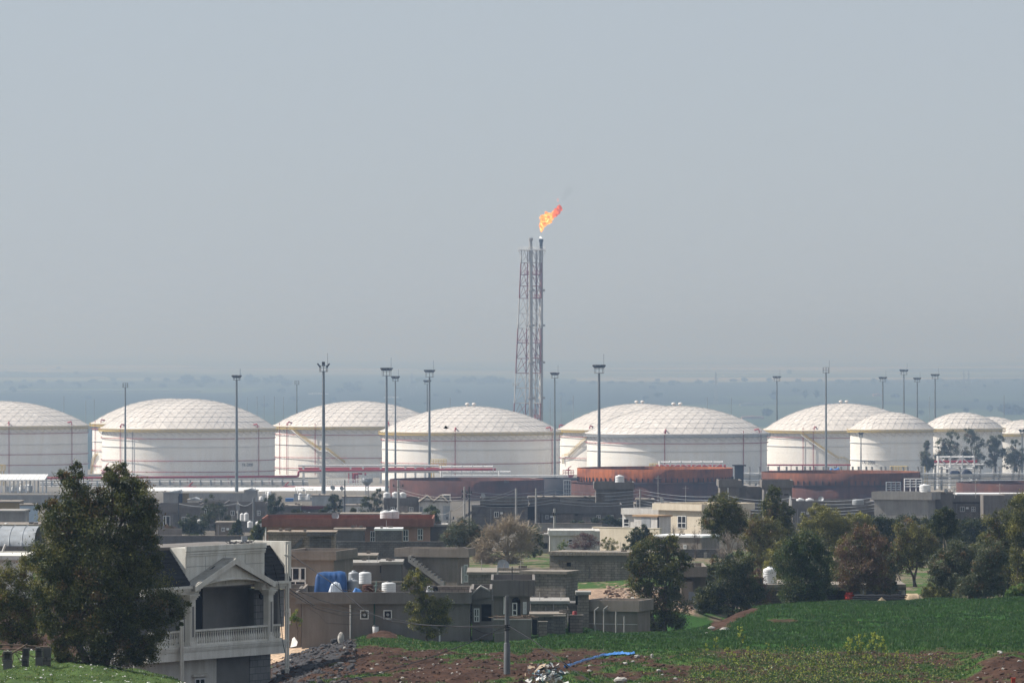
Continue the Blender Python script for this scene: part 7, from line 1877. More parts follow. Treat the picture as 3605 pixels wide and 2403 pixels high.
for lab, base, blobs, D, pal in (("dark rounded tree topping the pale trees beside the white pitched hut", (760, 1872), [(752, 1762, 32, 20), (745, 1795, 40, 26), (775, 1785, 26, 22), (768, 1822, 50, 24), (740, 1840, 40, 26), (790, 1850, 34, 24)], 800, "dark"),
                         ("bluish dark tree in front of the grey house with one white window", (668, 1890), [(672, 1828, 26, 20), (655, 1850, 26, 24), (685, 1865, 40, 26)], 730, "dark"),
                         ("small green bush at the foot of the bluish dark tree", (690, 1905), [(690, 1893, 18, 12), (668, 1895, 14, 10)], 700, "green"),
                         ("dark bush right of the left dark trees", (838, 1890), [(835, 1850, 16, 22), (830, 1875, 22, 16)], 720, "dark"),
                         ("dark tree under the second red fire platform", (965, 1820), [(970, 1752, 24, 14), (958, 1772, 32, 22), (965, 1795, 34, 20), (985, 1765, 18, 20)], 900, "dark"),
                         ("thin dark tree right of the three-lamp mast", (1182, 1818), [(1172, 1752, 18, 14), (1190, 1770, 22, 18), (1178, 1795, 34, 18), (1162, 1785, 16, 16)], 900, "dark"),
                         ("dark pointed tree below the grey drum water tower", (1312, 1818), [(1335, 1730, 14, 12), (1320, 1748, 24, 16), (1298, 1768, 30, 20), (1330, 1780, 30, 22), (1305, 1800, 48, 16)], 930, "dark"),
                         ("round trimmed tree before the twin-gabled white house", (1520, 1862), [(1518, 1800, 24, 18), (1522, 1825, 25, 22), (1515, 1845, 20, 14)], 770, "green"),
                         ("green tree leaning on the pink house's left corner", (908, 1910), [(915, 1850, 14, 18), (905, 1875, 26, 24), (895, 1895, 24, 14)], 640, "green"),
                         ("small dark bush on the terrace below the three-lamp mast", (1135, 1818), [(1135, 1802, 12, 10)], 800, "dark"),
                         ("small dark bush above the pink parapet's left half", (1043, 1818), [(1043, 1803, 14, 12)], 790, "dark"),
                         ("small agave-like bush beside the pale blue-white hut", (1245, 1818), [(1244, 1800, 9, 11)], 780, "grey"),
                         ("dark climbing shrubs on the blue-grey house's terrace", (2080, 1852), [(2050, 1838, 34, 5), (2110, 1832, 34, 8), (2145, 1828, 20, 14), (2172, 1838, 18, 10)], 840, "dark"),
                         ("brown dry shrub before the grey house with one white window", (600, 1892), [(600, 1865, 18, 16), (585, 1880, 16, 12)], 740, "brown")):
    tree(lab, base, blobs, D, pal, 2600, 0.3, droop=0.1, trunk=0.12, group=G4, name="bush" if "bush" in lab or "shrub" in lab else "tree", cat="bush" if "bush" in lab or "shrub" in lab else "tree")

def bare_tree(label, cx, ybot, blobs, D, m, n, r0, seed, up=0.5, name="bare_tree", group=None, leafn=0):
    """leafless tree: forking branches ending in fine twigs inside the crown lumps"""
    s = pxm(D); b = at(cx, ybot, D); g = gz(cx, D); b.z = min(b.z, g + 0.2); r = random.Random(seed)
    t = thing(name, label, "tree", b, group)
    tw = MB(); br = MB()
    B = [(at(x, y, D), rx * s, ry * s) for x, y, rx, ry in blobs]
    foot = Vector(b); fork = foot + Vector((0, 0, 0.9))
    br.tube([foot - Vector((0, 0, .3)), fork], [r0 * 1.4, r0], 7)
    for c, rx, ry in B:
        mid = fork.lerp(c, 0.45) + Vector((r.uniform(-.2, .2), r.uniform(-.3, .3), 0.2))
        br.tube([fork, mid, c], [r0 * 0.6, r0 * 0.35, r0 * 0.12], 5)
        for k in range(n // len(B)):
            o = mid.lerp(c, r.uniform(0.3, 1.0))
            d = Vector((r.gauss(0, 1), r.gauss(0, 1), r.gauss(up, 0.8))).normalized()
            L = r.uniform(0.35, 1.0) * (1.35 if r.random() < 0.12 else 1.0)
            e = c + Vector((d.x * rx, d.y * rx * 0.8, d.z * ry)) * L
            k1 = o.lerp(e, 0.55) + Vector((r.gauss(0, .1), r.gauss(0, .1), r.gauss(0, .1)))
            w = r0 * r.uniform(0.10, 0.22)
            tw.tube([o, k1, e], [w, w * 0.7, w * 0.35], 3, 0, False, False)
            for q in range(3):
                f = k1.lerp(e, r.uniform(0, 1)); h = f + Vector((r.gauss(0, .22), r.gauss(0, .22), r.gauss(0.14, .2)))
                tw.tube([f, h], [w * 0.5, w * 0.25], 3, 0, False, False)
    br.build("trunk", m, t); tw.build("twigs", m, t)
    return t
m_straw = M("straw_twig", (0.46, 0.375, 0.27), (0.28, 0.225, 0.165), 2.0, 0.9)
bare_tree("dense straw-coloured leafless tree behind the stair house", 1790, 2000, [(1790, 1850, 70, 52), (1735, 1880, 66, 50), (1845, 1875, 66, 54), (1700, 1930, 60, 50), (1790, 1930, 80, 55), (1850, 1930, 55, 50), (1730, 1975, 70, 35), (1800, 1980, 60, 40), (1690, 1965, 36, 36)], 560, m_straw, 1500, 0.2, 3, 0.5)
bare_tree("thin bare grey sapling before the beige shed", 2448, 1985, [(2445, 1890, 12, 40), (2455, 1910, 16, 40), (2440, 1930, 12, 26)], 580, m_bark, 60, 0.08, 5, 0.9)
bare_tree("fan of bare upright twigs below the cream house window", 2375, 1905, [(2370, 1870, 24, 26), (2400, 1875, 20, 22)], 610, m_bark, 70, 0.05, 6, 1.2)
bare_tree("bare pale trunked tree leaning in the grove left of the slab roof", 2590, 2150, [(2540, 1950, 30, 50), (2600, 1930, 20, 50), (2560, 1900, 30, 40)], 452, m_barkp, 120, 0.12, 7, 0.8)
for i, (px, top, D, lean) in enumerate(((2600, 1900, 455, -60), (2655, 1905, 458, -40), (3185, 1985, 470, -50), (3345, 1900, 464, -16), (3400, 2020, 424, 10), (3520, 2000, 436, -12))):
    b = gat(px, D); mb = MB(); e = at(px + lean, top, D); mb.tube([b - Vector((0, 0, .3)), b.lerp(e, 0.5) + Vector((0.12, 0, 0)), e], [0.075, 0.055, 0.03], 7)
    tag(mb.build("slender_tree", m_barkp, loc=b), ["pale leaning stem left of the slab roof", "pale stem beside the olive-brown grove tree", "dark leaning stem over the slab roof's right end", "white curved stem under the dark tree top", "pale stem in the grey-green grove boughs", "pale stem near the right edge of the grove"][i], "tree", G2)

# ------------------------------------------------------------------ far plain: trees, farm buildings, pylons
far_mat = [LEAF["deep"], LEAF["dark"]]
FT = [(640, 1352, 14, 20), (662, 1352, 22, 30), (690, 1350, 10, 12), (725, 1352, 18, 26), (752, 1345, 10, 14), (880, 1352, 20, 30), (905, 1350, 12, 18), (938, 1352, 14, 18), (955, 1350, 10, 26), (985, 1352, 18, 26), (1008, 1362, 18, 22), (1225, 1372, 16, 24), (1250, 1378, 24, 14), (1482, 1345, 16, 14), (1615, 1350, 12, 14), (1633, 1350, 10, 22), (1648, 1350, 9, 20), (1666, 1350, 11, 24), (1690, 1350, 12, 14), (1712, 1350, 14, 18), (1728, 1350, 17, 24), (1748, 1350, 12, 16), (1768, 1350, 14, 18), (1790, 1350, 12, 12), (1612, 1385, 10, 12), (2310, 1352, 14, 6), (2367, 1358, 13, 16), (2020, 1346, 10, 10), (2725, 1412, 14, 36), (2834, 1404, 9, 28), (2876, 1404, 10, 28), (3075, 1352, 9, 18), (3120, 1356, 8, 22), (2778, 1318, 8, 16), (3243, 1462, 10, 16), (3402, 1452, 10, 16), (3484, 1452, 11, 24), (3550, 1460, 30, 34), (3590, 1462, 20, 26), (2700, 1466, 18, 24), (268, 1318, 8, 10), (205, 1300, 7, 8), (400, 1340, 10, 8), (310, 1328, 8, 6), (3010, 1352, 14, 6), (3330, 1362, 12, 8)]
_fr = random.Random(44)
FT += [(x + _fr.uniform(-14, 14), 1346 + _fr.uniform(-3, 9), _fr.uniform(7, 15), _fr.uniform(5, 13)) for x in range(30, 3600, 62)]
FT += [(_fr.uniform(0, 3600), _fr.uniform(1362, 1440), _fr.uniform(6, 15), _fr.uniform(5, 14)) for _ in range(34)]
for i, (px, yb, rx, h) in enumerate(FT):
    D = 101.0 * F / (yb - CY)
    g = np.random.default_rng(900 + i); s = pxm(D); b = Vector(((px - CX) * s, D, gz(px, D)))
    t = thing("far_tree", "small hazy blue-grey tree on the far plain beyond the domes", "tree", b, "trees on the far plain")
    n = 160; u = g.normal(size=(n, 3)); u /= np.linalg.norm(u, axis=1)[:, None]
    H = h * s
    C = np.array([b.x, D, b.z + H * 0.58]) + u * g.uniform(0.2, 1, n)[:, None] ** 0.5 * np.array([rx * s, rx * s, H * 0.46]) * (1 + 0.25 * g.normal(size=(n, 1)) * 0.6)
    C[:, 2] = np.maximum(C[:, 2], b.z + 0.4)
    leaf_mesh("crown", C, None, rx * s * 0.75, rx * s * 0.42, far_mat, g.integers(0, 2, n), t, 0.0, 900 + i)
    mb = MB(); mb.tube([b - Vector((0, 0, .5)), b + Vector((0, 0, H * 0.5))], [0.6, 0.3], 5); mb.build("trunk", m_bark, t)
for label, x0, x1, yb, h, m, name in (("very long pale greenhouse strip on the left of the far plain", -40, 705, 1381, 8, m_sheet, "greenhouse"), ("long thin white roof on the far plain right of the tall pylon", 2545, 2648, 1324, 4, m_roofwhite, "farm_shed"), ("pale farmhouse high on the far left plain", 148, 168, 1279, 8, m_cream, "farmhouse"), ("tiny white farmhouse at the far left edge", 14, 26, 1308, 8, m_whitew, "farmhouse"), ("pale farmhouse in the middle of the far left plain", 176, 194, 1302, 7, m_cream, "farmhouse"),
        ("white farm roof between two masts on the far plain", 1352, 1402, 1402, 5, m_roofwhite, "farm_shed"), ("long pale wall on the plain left of the far right pylons", 2606, 2690, 1428, 9, m_sheet, "farm_shed"), ("faint pinkish barn left of the four far masts", 3075, 3110, 1394, 8, m_pink, "farm_shed"), ("faint tan village strip on the far plain near the tall pylon", 2155, 2240, 1334, 5, m_cream, "farmhouse"), ("small tan barn beside the tree clump left of the tower", 1735, 1745, 1323, 6, m_cream, "farmhouse"), ("low pink-roofed building behind the gap of the right domes", 2612, 2690, 1478, 12, m_pink, "farm_shed"), ("tan strip building on the far left plain above the masts", 300, 375, 1331, 5, m_cream, "farmhouse"), ("faint white strip left of the empty-headed far mast", 1085, 1155, 1388, 3, m_roofwhite, "farm_shed")):
    D = 101.0 * F / (yb - CY); s = pxm(D); zb = gz((x0 + x1) / 2, D)
    mb = MB(); X0, X1 = (x0 - CX) * s, (x1 - CX) * s; H = h * s
    mb.box(X0, X1, D, D + 25, zb - 1, zb + H * 0.7)
    n = max(1, int((X1 - X0) / 30))
    for k in range(n):
        a = X0 + (X1 - X0) * k / n; c = X0 + (X1 - X0) * (k + 1) / n
        mb.prism([(a, D - 0.5, zb + H * 0.7 + .01), ((a + c) / 2, D - 0.5, zb + H), (c, D - 0.5, zb + H * 0.7 + .01)][::-1], (0, 26, 0))
    tag(mb.build(name, m, loc=(X0, D, zb)), label, name.replace("_", " "))
def pylon(label, px, yt, D, w, arms):
    s = pxm(D); b = Vector(((px - CX) * s, D, gz(px, D))); zt = CAMZ - (yt - CY) * s
    t = thing("pylon", label, "pylon", b)
    mb = MB(); n = 9; W = w * s
    pr = lambda f: W * (1 - f) ** 1.3 * 0.5 + W * 0.06
    for k in range(n):
        f0, f1 = k / n, (k + 1) / n
        for sx in (-1, 1):
            for sy in (-1, 1):
                mb.bar((b.x + sx * pr(f0), D + sy * pr(f0), b.z + (zt - b.z) * f0), (b.x + sx * pr(f1), D + sy * pr(f1), b.z + (zt - b.z) * f1), 0.4)
            mb.bar((b.x + sx * pr(f0), D, b.z + (zt - b.z) * f0), (b.x - sx * pr(f1), D, b.z + (zt - b.z) * f1), 0.26)
    mb.build("tower", m_greysteel, t)
    for f, hw in arms:
        mb = MB(); z = b.z + (zt - b.z) * f; mb.bar((b.x - hw * s, D, z), (b.x + hw * s, D, z), 0.45); mb.bar((b.x - hw * s, D, z), (b.x, D, z + 2.5), 0.25); mb.bar((b.x + hw * s, D, z), (b.x, D, z + 2.5), 0.25)
        mb.build("crossarm", m_greysteel, t)
        for q in (-1, 1):
            mb = MB(); mb.tube([(b.x + q * hw * s, D, z - 0.3), (b.x + q * hw * s * 0.8, D, z - 5.0)], 0.42, 5); mb.build("insulator", m_frame, t)
pylon("tall lattice pylon on the plain right of the broad tank", 2520, 1308, 9000, 14, ((0.7, 6), (0.8, 5), (0.9, 4)))
pylon("left pylon of the faint pair on the far right plain", 3393, 1304, 10500, 12, ((0.62, 12), (0.86, 5)))
pylon("right pylon of the faint pair on the far right plain", 3410, 1304, 10500, 12, ((0.62, 12), (0.86, 5)))
pylon("faint pylon with white insulators left of the flare tower", 1450, 1312, 10500, 14, ((0.45, 18), (0.8, 8)))
pylon("faint pylon behind the left dark mast", 846, 1296, 9800, 10, ((0.8, 5),))
# ------------------------------------------------------------------ foreground: grass, stones, weeds, junk
def hit(px, py, d0=228, d1=440):
    """first point of the ground seen at this row of the photograph"""
    Ds = np.arange(d0, d1, 0.4); x = (px - CX) / F * Ds
    z = ground_z(x, Ds)
    row = CY + (CAMZ - z) / Ds * F
    k = np.nonzero(row <= py)[0]
    i = k[0] if len(k) else len(Ds) - 1
    return Vector((x[i], Ds[i], z[i]))

def tri_mesh(name, V, mi, mats, kind=None):
    n = len(V) // 3
    me = bpy.data.meshes.new(name)
    me.vertices.add(len(V)); me.vertices.foreach_set("co", V.astype(np.float32).ravel())
    me.loops.add(3 * n); me.loops.foreach_set("vertex_index", np.arange(3 * n, dtype=np.int32))
    me.polygons.add(n); me.polygons.foreach_set("loop_start", np.arange(0, 3 * n, 3, dtype=np.int32))
    me.polygons.foreach_set("material_index", np.asarray(mi, np.int32)); me.update(calc_edges=True)
    for m in mats: me.materials.append(m)
    o = bpy.data.objects.new(name, me); COL.objects.link(o)
    return tag(o, kind=kind)
GR = [M("grass_" + k, c, tuple(x * 0.7 for x in c), 2.0, 0.6, trans=0.25) for k, c in (("a", (0.046, 0.114, 0.020)), ("b", (0.064, 0.140, 0.026)), ("c", (0.028, 0.070, 0.016)), ("d", (0.20, 0.26, 0.055)), ("e", (0.26, 0.22, 0.09)))]
def grass():
    g = np.random.default_rng(77); N = 300000
    D = np.sqrt(g.uniform(229 ** 2, 402 ** 2, N)); px = g.uniform(-120, 3720, N)
    x = (px - CX) / F * D; z = ground_z(x, D); rgb, w = ground_cover(x, D, z)
    keep = (w > g.uniform(0.35, 0.8, N))
    py = CY + (CAMZ - z) / D * F
    keep &= (py < 2440) & (py > 2080)
    x, D, z, px, py = x[keep], D[keep], z[keep], px[keep], py[keep]
    field = (px > 1900) & (py < 2285)
    n3 = fbm(x * 0.16, D * 0.10, 4); n4 = fbm(x * 0.9, D * 0.5, 3)
    V = []; MI = []
    for b in range(3):
        n = len(x); a = g.uniform(0, 2 * math.pi, n)
        h = np.where(field, 0.11 + 0.12 * n3, np.where(px < 760, 0.03 + 0.06 * n4, 0.07 + 0.10 * n4)) * g.uniform(0.6, 1.25, n)
        wd = 0.020 * g.uniform(0.6, 1.3, n) + 0.008
        ox = g.normal(0, 0.08, n); oy = g.normal(0, 0.10, n); ln = g.normal(0, 0.35, (2, n))
        p = np.stack([x + ox, D + oy, z - 0.03], 1)
        s = np.stack([np.cos(a), np.sin(a), np.zeros(n)], 1) * wd[:, None]
        t = p + np.stack([ln[0] * h, ln[1] * h, h], 1)
        V.append(np.stack([p - s, p + s, t], 1).reshape(-1, 3))
        u = g.random(n); k = np.where(u < 0.45, 0, np.where(u < 0.75, 1, 2))
        k = np.where(field & (n3 < 0.45), np.where(u < 0.6, 2, 0), k)
        k = np.where(~field & (px < 760), np.where(u < 0.5, 3, 1), k)
        k = np.where(g.random(n) < np.where(field, 0.01, 0.05), 4, k)
        MI.append(k)
    tri_mesh("grass", np.concatenate(V), np.concatenate(MI), GR, "stuff")
grass()

ICO = None
def ico():
    global ICO
    if ICO is None:
        t = (1 + 5 ** 0.5) / 2
        v = np.array([(-1, t, 0), (1, t, 0), (-1, -t, 0), (1, -t, 0), (0, -1, t), (0, 1, t), (0, -1, -t), (0, 1, -t), (t, 0, -1), (t, 0, 1), (-t, 0, -1), (-t, 0, 1)], float)
        v /= np.linalg.norm(v[0])
        f = [(0, 11, 5), (0, 5, 1), (0, 1, 7), (0, 7, 10), (0, 10, 11), (1, 5, 9), (5, 11, 4), (11, 10, 2), (10, 7, 6), (7, 1, 8), (3, 9, 4), (3, 4, 2), (3, 2, 6), (3, 6, 8), (3, 8, 9), (4, 9, 5), (2, 4, 11), (6, 2, 10), (8, 6, 7), (9, 8, 1)]
        ICO = (v, np.array(f))
    return ICO
def rubble(name, n, sel, smin, smax, mats, pw, seed, dom=(900, 3650, 236, 330)):
    g = np.random.default_rng(seed); v, f = ico()
    px = g.uniform(dom[0], dom[1], n * 12); D = g.uniform(dom[2], dom[3], n * 12)
    x = (px - CX) / F * D; z = ground_z(x, D); rgb, w = ground_cover(x, D, z); py = CY + (CAMZ - z) / D * F
    k = np.nonzero(sel(px, py, D, w, g.random(len(px))))[0][:n]
    S = smin * (smax / smin) ** (g.random(len(k)) ** 3.0)
    V = []; MI = []
    for i, s in zip(k, S):
        q = v * (1 + g.uniform(-0.3, 0.3, (12, 1))) * s * np.array([1, g.uniform(0.7, 1.1), g.uniform(0.45, 0.8)])
        a = g.uniform(0, 6.28); c, sn = math.cos(a), math.sin(a)
        q = np.stack([q[:, 0] * c - q[:, 1] * sn, q[:, 0] * sn + q[:, 1] * c, q[:, 2]], 1) + np.array([x[i], D[i], z[i] + s * 0.15])
        V.append(q[f].reshape(-1, 3)); MI += [g.choice(len(mats), p=pw)] * 20
    return tri_mesh(name, np.concatenate(V), MI, mats, "stuff")
m_clod = M("soil_clod", (0.075, 0.040, 0.026), (0.040, 0.023, 0.016), 4, 0.95)
m_clodg = M("grey_soil_clod", (0.06, 0.058, 0.06), (0.035, 0.034, 0.036), 4, 0.95)
m_pebble = M("pale_pebble", (0.40, 0.37, 0.33), (0.26, 0.24, 0.21), 4, 0.95)
rubble("rubble", 7500, lambda px, py, D, w, u: (w < 0.4) & (py < 2425) & (py > 2240), 0.025, 0.15, [m_clod, m_pebble], [0.945, 0.055], 1)
rubble("rubble", 1500, lambda px, py, D, w, u: (w < 0.4) & (px < 1260) & (px > 980) & (py > 2250) & (py < 2425), 0.04, 0.25, [m_clodg, m_clod], [0.8, 0.2], 2, (980, 1260, 240, 330))
rubble("rubble", 900, lambda px, py, D, w, u: (w < 0.5) & (py > 2060), 0.05, 0.28, [m_clod, M("tan_clod", (0.30, 0.21, 0.15), (0.2, 0.14, 0.1), 4), m_pebble], [0.3, 0.5, 0.2], 3, (2130, 2440, 428, 470))
rubble("litter", 650, lambda px, py, D, w, u: (px < 700) | (u < 0.10), 0.025, 0.09, [M("white_litter", (0.62, 0.6, 0.57), (0.5, 0.48, 0.45), 3)], [1.0], 4, (0, 3600, 230, 275))

def rock(label, px, py, w, h, m=m_stone, seed=1, name="rock", cat="rock"):
    p = hit(px, py); s = p.y / F; g = np.random.default_rng(seed + int(px)); v, f = ico()
    mb = MB()
    # subdivide once for a rounder, pitted stone
    pts = []; faces = []
    def mid(a, b):
        c = (a + b) / 2; return c / np.linalg.norm(c)
    for t in f:
        a, b, c = v[t[0]], v[t[1]], v[t[2]]; ab, bc, ca = mid(a, b), mid(b, c), mid(c, a)
        faces += [(a, ab, ca), (ab, b, bc), (ca, bc, c), (ab, bc, ca)]
    W = w * s / 2; H = h * s / 2
    def disp(q):
        n = mnoise.fractal(Vector(q) * 1.3 + Vector((px * 0.01, 0, seed)), 1.0, 2.0, 3)
        q = q * (1 + 0.35 * n)
        return Vector((p.x + q[0] * W, p.y + q[1] * W * 0.8, p.z + H * 0.6 + q[2] * H))
    for t in faces: mb.face([disp(q) for q in t])
    return tag(mb.build(name, m, loc=p), label, cat)
for px, py, w, h, lab in ((2242, 2314, 22, 14, "white rock at the right end of the blue plastic strip"), (2200, 2339, 20, 12, "pale grey rock below the blue strip's right end"), (2320, 2368, 18, 11, "rounded white stone in the dirt below the field edge"), (2378, 2392, 16, 11, "small white stone near the bottom, right of the big pale boulder"), (2186, 2402, 46, 26, "big pale boulder cut by the bottom edge"), (2228, 2330, 14, 8, "flat grey stone just under the white rock"), (2296, 2316, 12, 18, "dark leaning stone at the field edge"), (2665, 2312, 16, 8, "brownish flat stone among the weeds, below the field"), (3520, 2300, 20, 7, "flat pale stone on the crest of the right dirt mound"), (2668, 2312, 8, 4, "tiny stone by the brownish flat one"), (2880, 2298, 12, 6, "small white stone on the track below the field"), (1198, 2338, 26, 10, "flat whitish slab on the dirt slope left of centre"), (1328, 2340, 16, 6, "thin white stone lying on the dirt slope"), (1425, 2318, 14, 10, "grey stone halfway up the dirt slope"), (1525, 2340, 9, 8, "small round pale stone right on the dirt slope"), (2505, 2215, 26, 12, "long pale stone on the green bank left of the field"), (2550, 2218, 34, 14, "pale slab stone lying on the bank, right of the long stone"), (2488, 2230, 10, 5, "tiny white stone at the foot of the bank"), (3275, 2305, 12, 5, "small pale stone beside the dark drain on the track")):
    rock(lab, px, py, w, h)
rock("rough grey tree-stump-like stone standing on the dark soil heap", 1200, 2262, 24, 46, m_stone, 3, "standing_stone", "stone")
rock("lower dark stone leaning beside the standing one", 1178, 2264, 28, 24, m_clodg, 4, "standing_stone", "stone")

# blue plastic strip and rubbish heap
P = [hit(x, y) for x, y in ((1985, 2354), (2010, 2345), (2040, 2334), (2065, 2325), (2095, 2317), (2125, 2310), (2160, 2306), (2190, 2304), (2215, 2306), (2234, 2305))]
mb = MB(); rows = []
N = 60
for i in range(N + 1):
    u = i / N * (len(P) - 1); k = min(int(u), len(P) - 2); q = P[k].lerp(P[k + 1], u - k)
    row = []
    for j in range(5):
        v = j / 4 - 0.5
        w = 0.55 + 0.3 * mnoise.noise(Vector((i * 0.3, 5, 1)))
        row.append(q + Vector((0.06 * mnoise.noise(Vector((i * 0.6, j, 2))), v * w * 1.6, 0.07 + 0.09 * abs(mnoise.noise(Vector((i * 0.5, j * 1.3, 7)))) + 0.04 * math.cos(v * 5))))
    rows.append(row)
mb.grid(rows)
tag(mb.build("plastic_strip", m_tarpl, loc=P[4]), "crumpled blue plastic strip trailing over the dirt and grass", "plastic sheet")
g = random.Random(21); mb = MB(); mats = [M("rubbish_white", (0.62, 0.61, 0.58), (0.5, 0.49, 0.46), 3), M("rubbish_teal", (0.10, 0.2, 0.2), (0.07, 0.14, 0.14), 3), M("rubbish_tan", (0.38, 0.29, 0.2), (0.28, 0.21, 0.15), 3), m_dark, M("rubbish_blue", (0.25, 0.36, 0.48), (0.18, 0.26, 0.36), 3)]
for k in range(260):
    px = 1925 + g.gauss(0, 30); py = 2382 + g.gauss(0, 17)
    p = hit(px, py) + Vector((0, 0, g.uniform(0.0, 0.14)))
    a = Vector((g.gauss(0, 1), g.gauss(0, 1), g.gauss(0, .6))).normalized() * g.uniform(0.04, 0.17); b = a.cross(Vector((g.gauss(0, 1), g.gauss(0, 1), 1))).normalized() * g.uniform(0.03, 0.12)
    mb.face([p - a - b, p + a - b * 0.6 + Vector((0, 0, .03)), p + a * 0.8 + b, p - a + b * 1.1 + Vector((0, 0, .02))], g.choices(range(5), [5, 1.2, 1.5, 1.5, 1])[0])
tag(mb.build("rubbish", mats), kind="stuff")
mb = MB(); q = [hit(1880, 2372), hit(1900, 2358), hit(1922, 2350), hit(1918, 2366)]
mb.face([p + Vector((0, 0, 0.12 + 0.05 * i)) for i, p in enumerate(q)]); mb.face([p + Vector((0, 0.02, 0.08)) for p in q][::-1])
tag(mb.build("cardboard_sheet", mats[2], loc=q[0]), "large crumpled beige sheet on top of the rubbish heap", "cardboard")

# tall weeds with yellow-green flower heads
m_stem = M("weed_stem", (0.09, 0.13, 0.04), (0.06, 0.09, 0.03), 3, 0.7); m_flower = M("weed_flower", (0.36, 0.40, 0.07), (0.24, 0.29, 0.05), 5, 0.7, trans=0.3); m_wleaf = M("weed_leaf", (0.07, 0.12, 0.03), (0.04, 0.075, 0.02), 3, 0.6, trans=0.25)
def weed_proto(seed, h):
    r = random.Random(seed); st = MB(); fl = MB(); lf = MB()
    tips = []
    st.tube([(0, 0, -0.1), (r.uniform(-.04, .04), 0, h * 0.5), (r.uniform(-.1, .1), r.uniform(-.1, .1), h)], [0.012, 0.010, 0.006], 4, 0, False); tips.append(Vector(st.v[-1]))
    for k in range(6):
        z = h * r.uniform(0.35, 0.8); a = r.uniform(0, 6.28); L = r.uniform(0.12, 0.38)
        e = Vector((math.cos(a) * L * 0.5, math.sin(a) * L * 0.5, z + L)); st.tube([(0, 0, z), e], [0.007, 0.004], 3, 0, False); tips.append(e)
    heads = []
    for t in tips:
        fl = MB()
        for k in range(16):
            c = t + Vector((r.gauss(0, .022), r.gauss(0, .022), max(-0.09, min(0.03, r.gauss(-0.03, .045))))); a = Vector((r.gauss(0, 1), r.gauss(0, 1), r.gauss(0, 1))).normalized() * 0.034; b = a.cross(Vector((r.gauss(0, 1), r.gauss(0, 1), r.gauss(0, 1)))).normalized() * 0.027
            fl.face([c - a, c - b, c + a, c + b])
        heads.append(fl)
    for k in range(46):
        z = h * r.uniform(0.02, 0.75); a = r.uniform(0, 6.28); o = Vector((math.cos(a), math.sin(a), r.uniform(-.3, .5))); L = r.uniform(0.07, 0.2); sd = Vector((-o.y, o.x, 0)) * L * 0.22; q = Vector((0, 0, z))
        lf.face([q, q + o * L * 0.5 + sd, q + o * L, q + o * L * 0.5 - sd])
    return st, heads, lf
protos = []
weeds = [(2610, 2300, 1.35), (2520, 2310, 0.9), (2485, 2330, 0.8), (2560, 2345, 0.9), (2640, 2340, 0.9), (2700, 2350, 0.8), (2705, 2300, 0.5), (2770, 2300, 0.4), (2915, 2350, 0.75), (2980, 2330, 1.2), (2995, 2345, 1.3), (3020, 2340, 1.35), (3030, 2330, 1.2), (3075, 2325, 1.35), (3088, 2330, 1.25), (3105, 2335, 1.3), (3050, 2350, 1.0), (3125, 2345, 0.75), (3155, 2350, 0.8), (3190, 2345, 0.6), (2860, 2350, 0.5), (2950, 2370, 0.9), (2580, 2370, 0.9), (2740, 2380, 0.8), (2810, 2385, 0.7), (3200, 2380, 0.5), (3060, 2380, 0.9), (2890, 2390, 0.8), (2660, 2390, 0.7), (2480, 2395, 0.7), (3010, 2395, 0.9), (3130, 2395, 0.7), (2530, 2398, 0.6)]
for i, (px, py, h) in enumerate(weeds):
    p = hit(px, py + 2)
    if len(protos) < 5:
        t = thing("flowering_weed", "tall spindly weed with yellow-green flower heads on the dirt bank below the field", "weed", p, "flowering weeds below the field")
        st, heads, lf = weed_proto(i + 3, 1.0)
        for mb, nm, m in [(st, "stem", m_stem), (lf, "leaf_tuft", m_wleaf)] + [(q, "flower_head", m_flower) for q in heads]:
            mb.v = [(v[0] + p.x, v[1] + p.y, v[2] + p.z) for v in mb.v]; mb.build(nm, m, t)
        protos.append(t)
    else:
        t = copy_tree(protos[i % 5]); t.location = p; t.rotation_euler.z = i * 1.7
    t.scale = (max(0.6, h), max(0.6, h), h)
def weeds_low():
    g = np.random.default_rng(5); N = 3600
    px = g.normal(2840, 240, N); px = np.where(g.random(N) < 0.3, g.uniform(2430, 3380, N), px); py = g.uniform(2312, 2440, N)
    D = 286 - (py - 2300) * 0.30; x = (px - CX) / F * D; z = ground_z(x, D)
    V = []; MI = []
    h = g.uniform(0.15, 0.7, N) * np.clip(1 - np.abs(px - 2850) / 700, 0.25, 1)
    for k in range(7):
        c = np.stack([x + g.normal(0, 0.07, N), D + g.normal(0, 0.07, N), z + h * g.uniform(0.1, 1.0, N)], 1)
        a = g.normal(size=(N, 3)); a /= np.linalg.norm(a, axis=1)[:, None]; b = np.cross(a, g.normal(size=(N, 3))); b /= np.linalg.norm(b, axis=1)[:, None]
        V.append(np.stack([c - a * 0.05, c + a * 0.05, c + b * 0.045], 1).reshape(-1, 3))
        top = (c[:, 2] - z) > h * 0.75; MI.append(np.where(top & (g.random(N) < 0.35), 1, np.where(g.random(N) < 0.2, 2, 0)))
    tri_mesh("weed_cover", np.concatenate(V), np.concatenate(MI), [m_wleaf, m_flower, M("dry_weed", (0.20, 0.14, 0.08), (0.14, 0.1, 0.06), 3)], "stuff")
weeds_low()

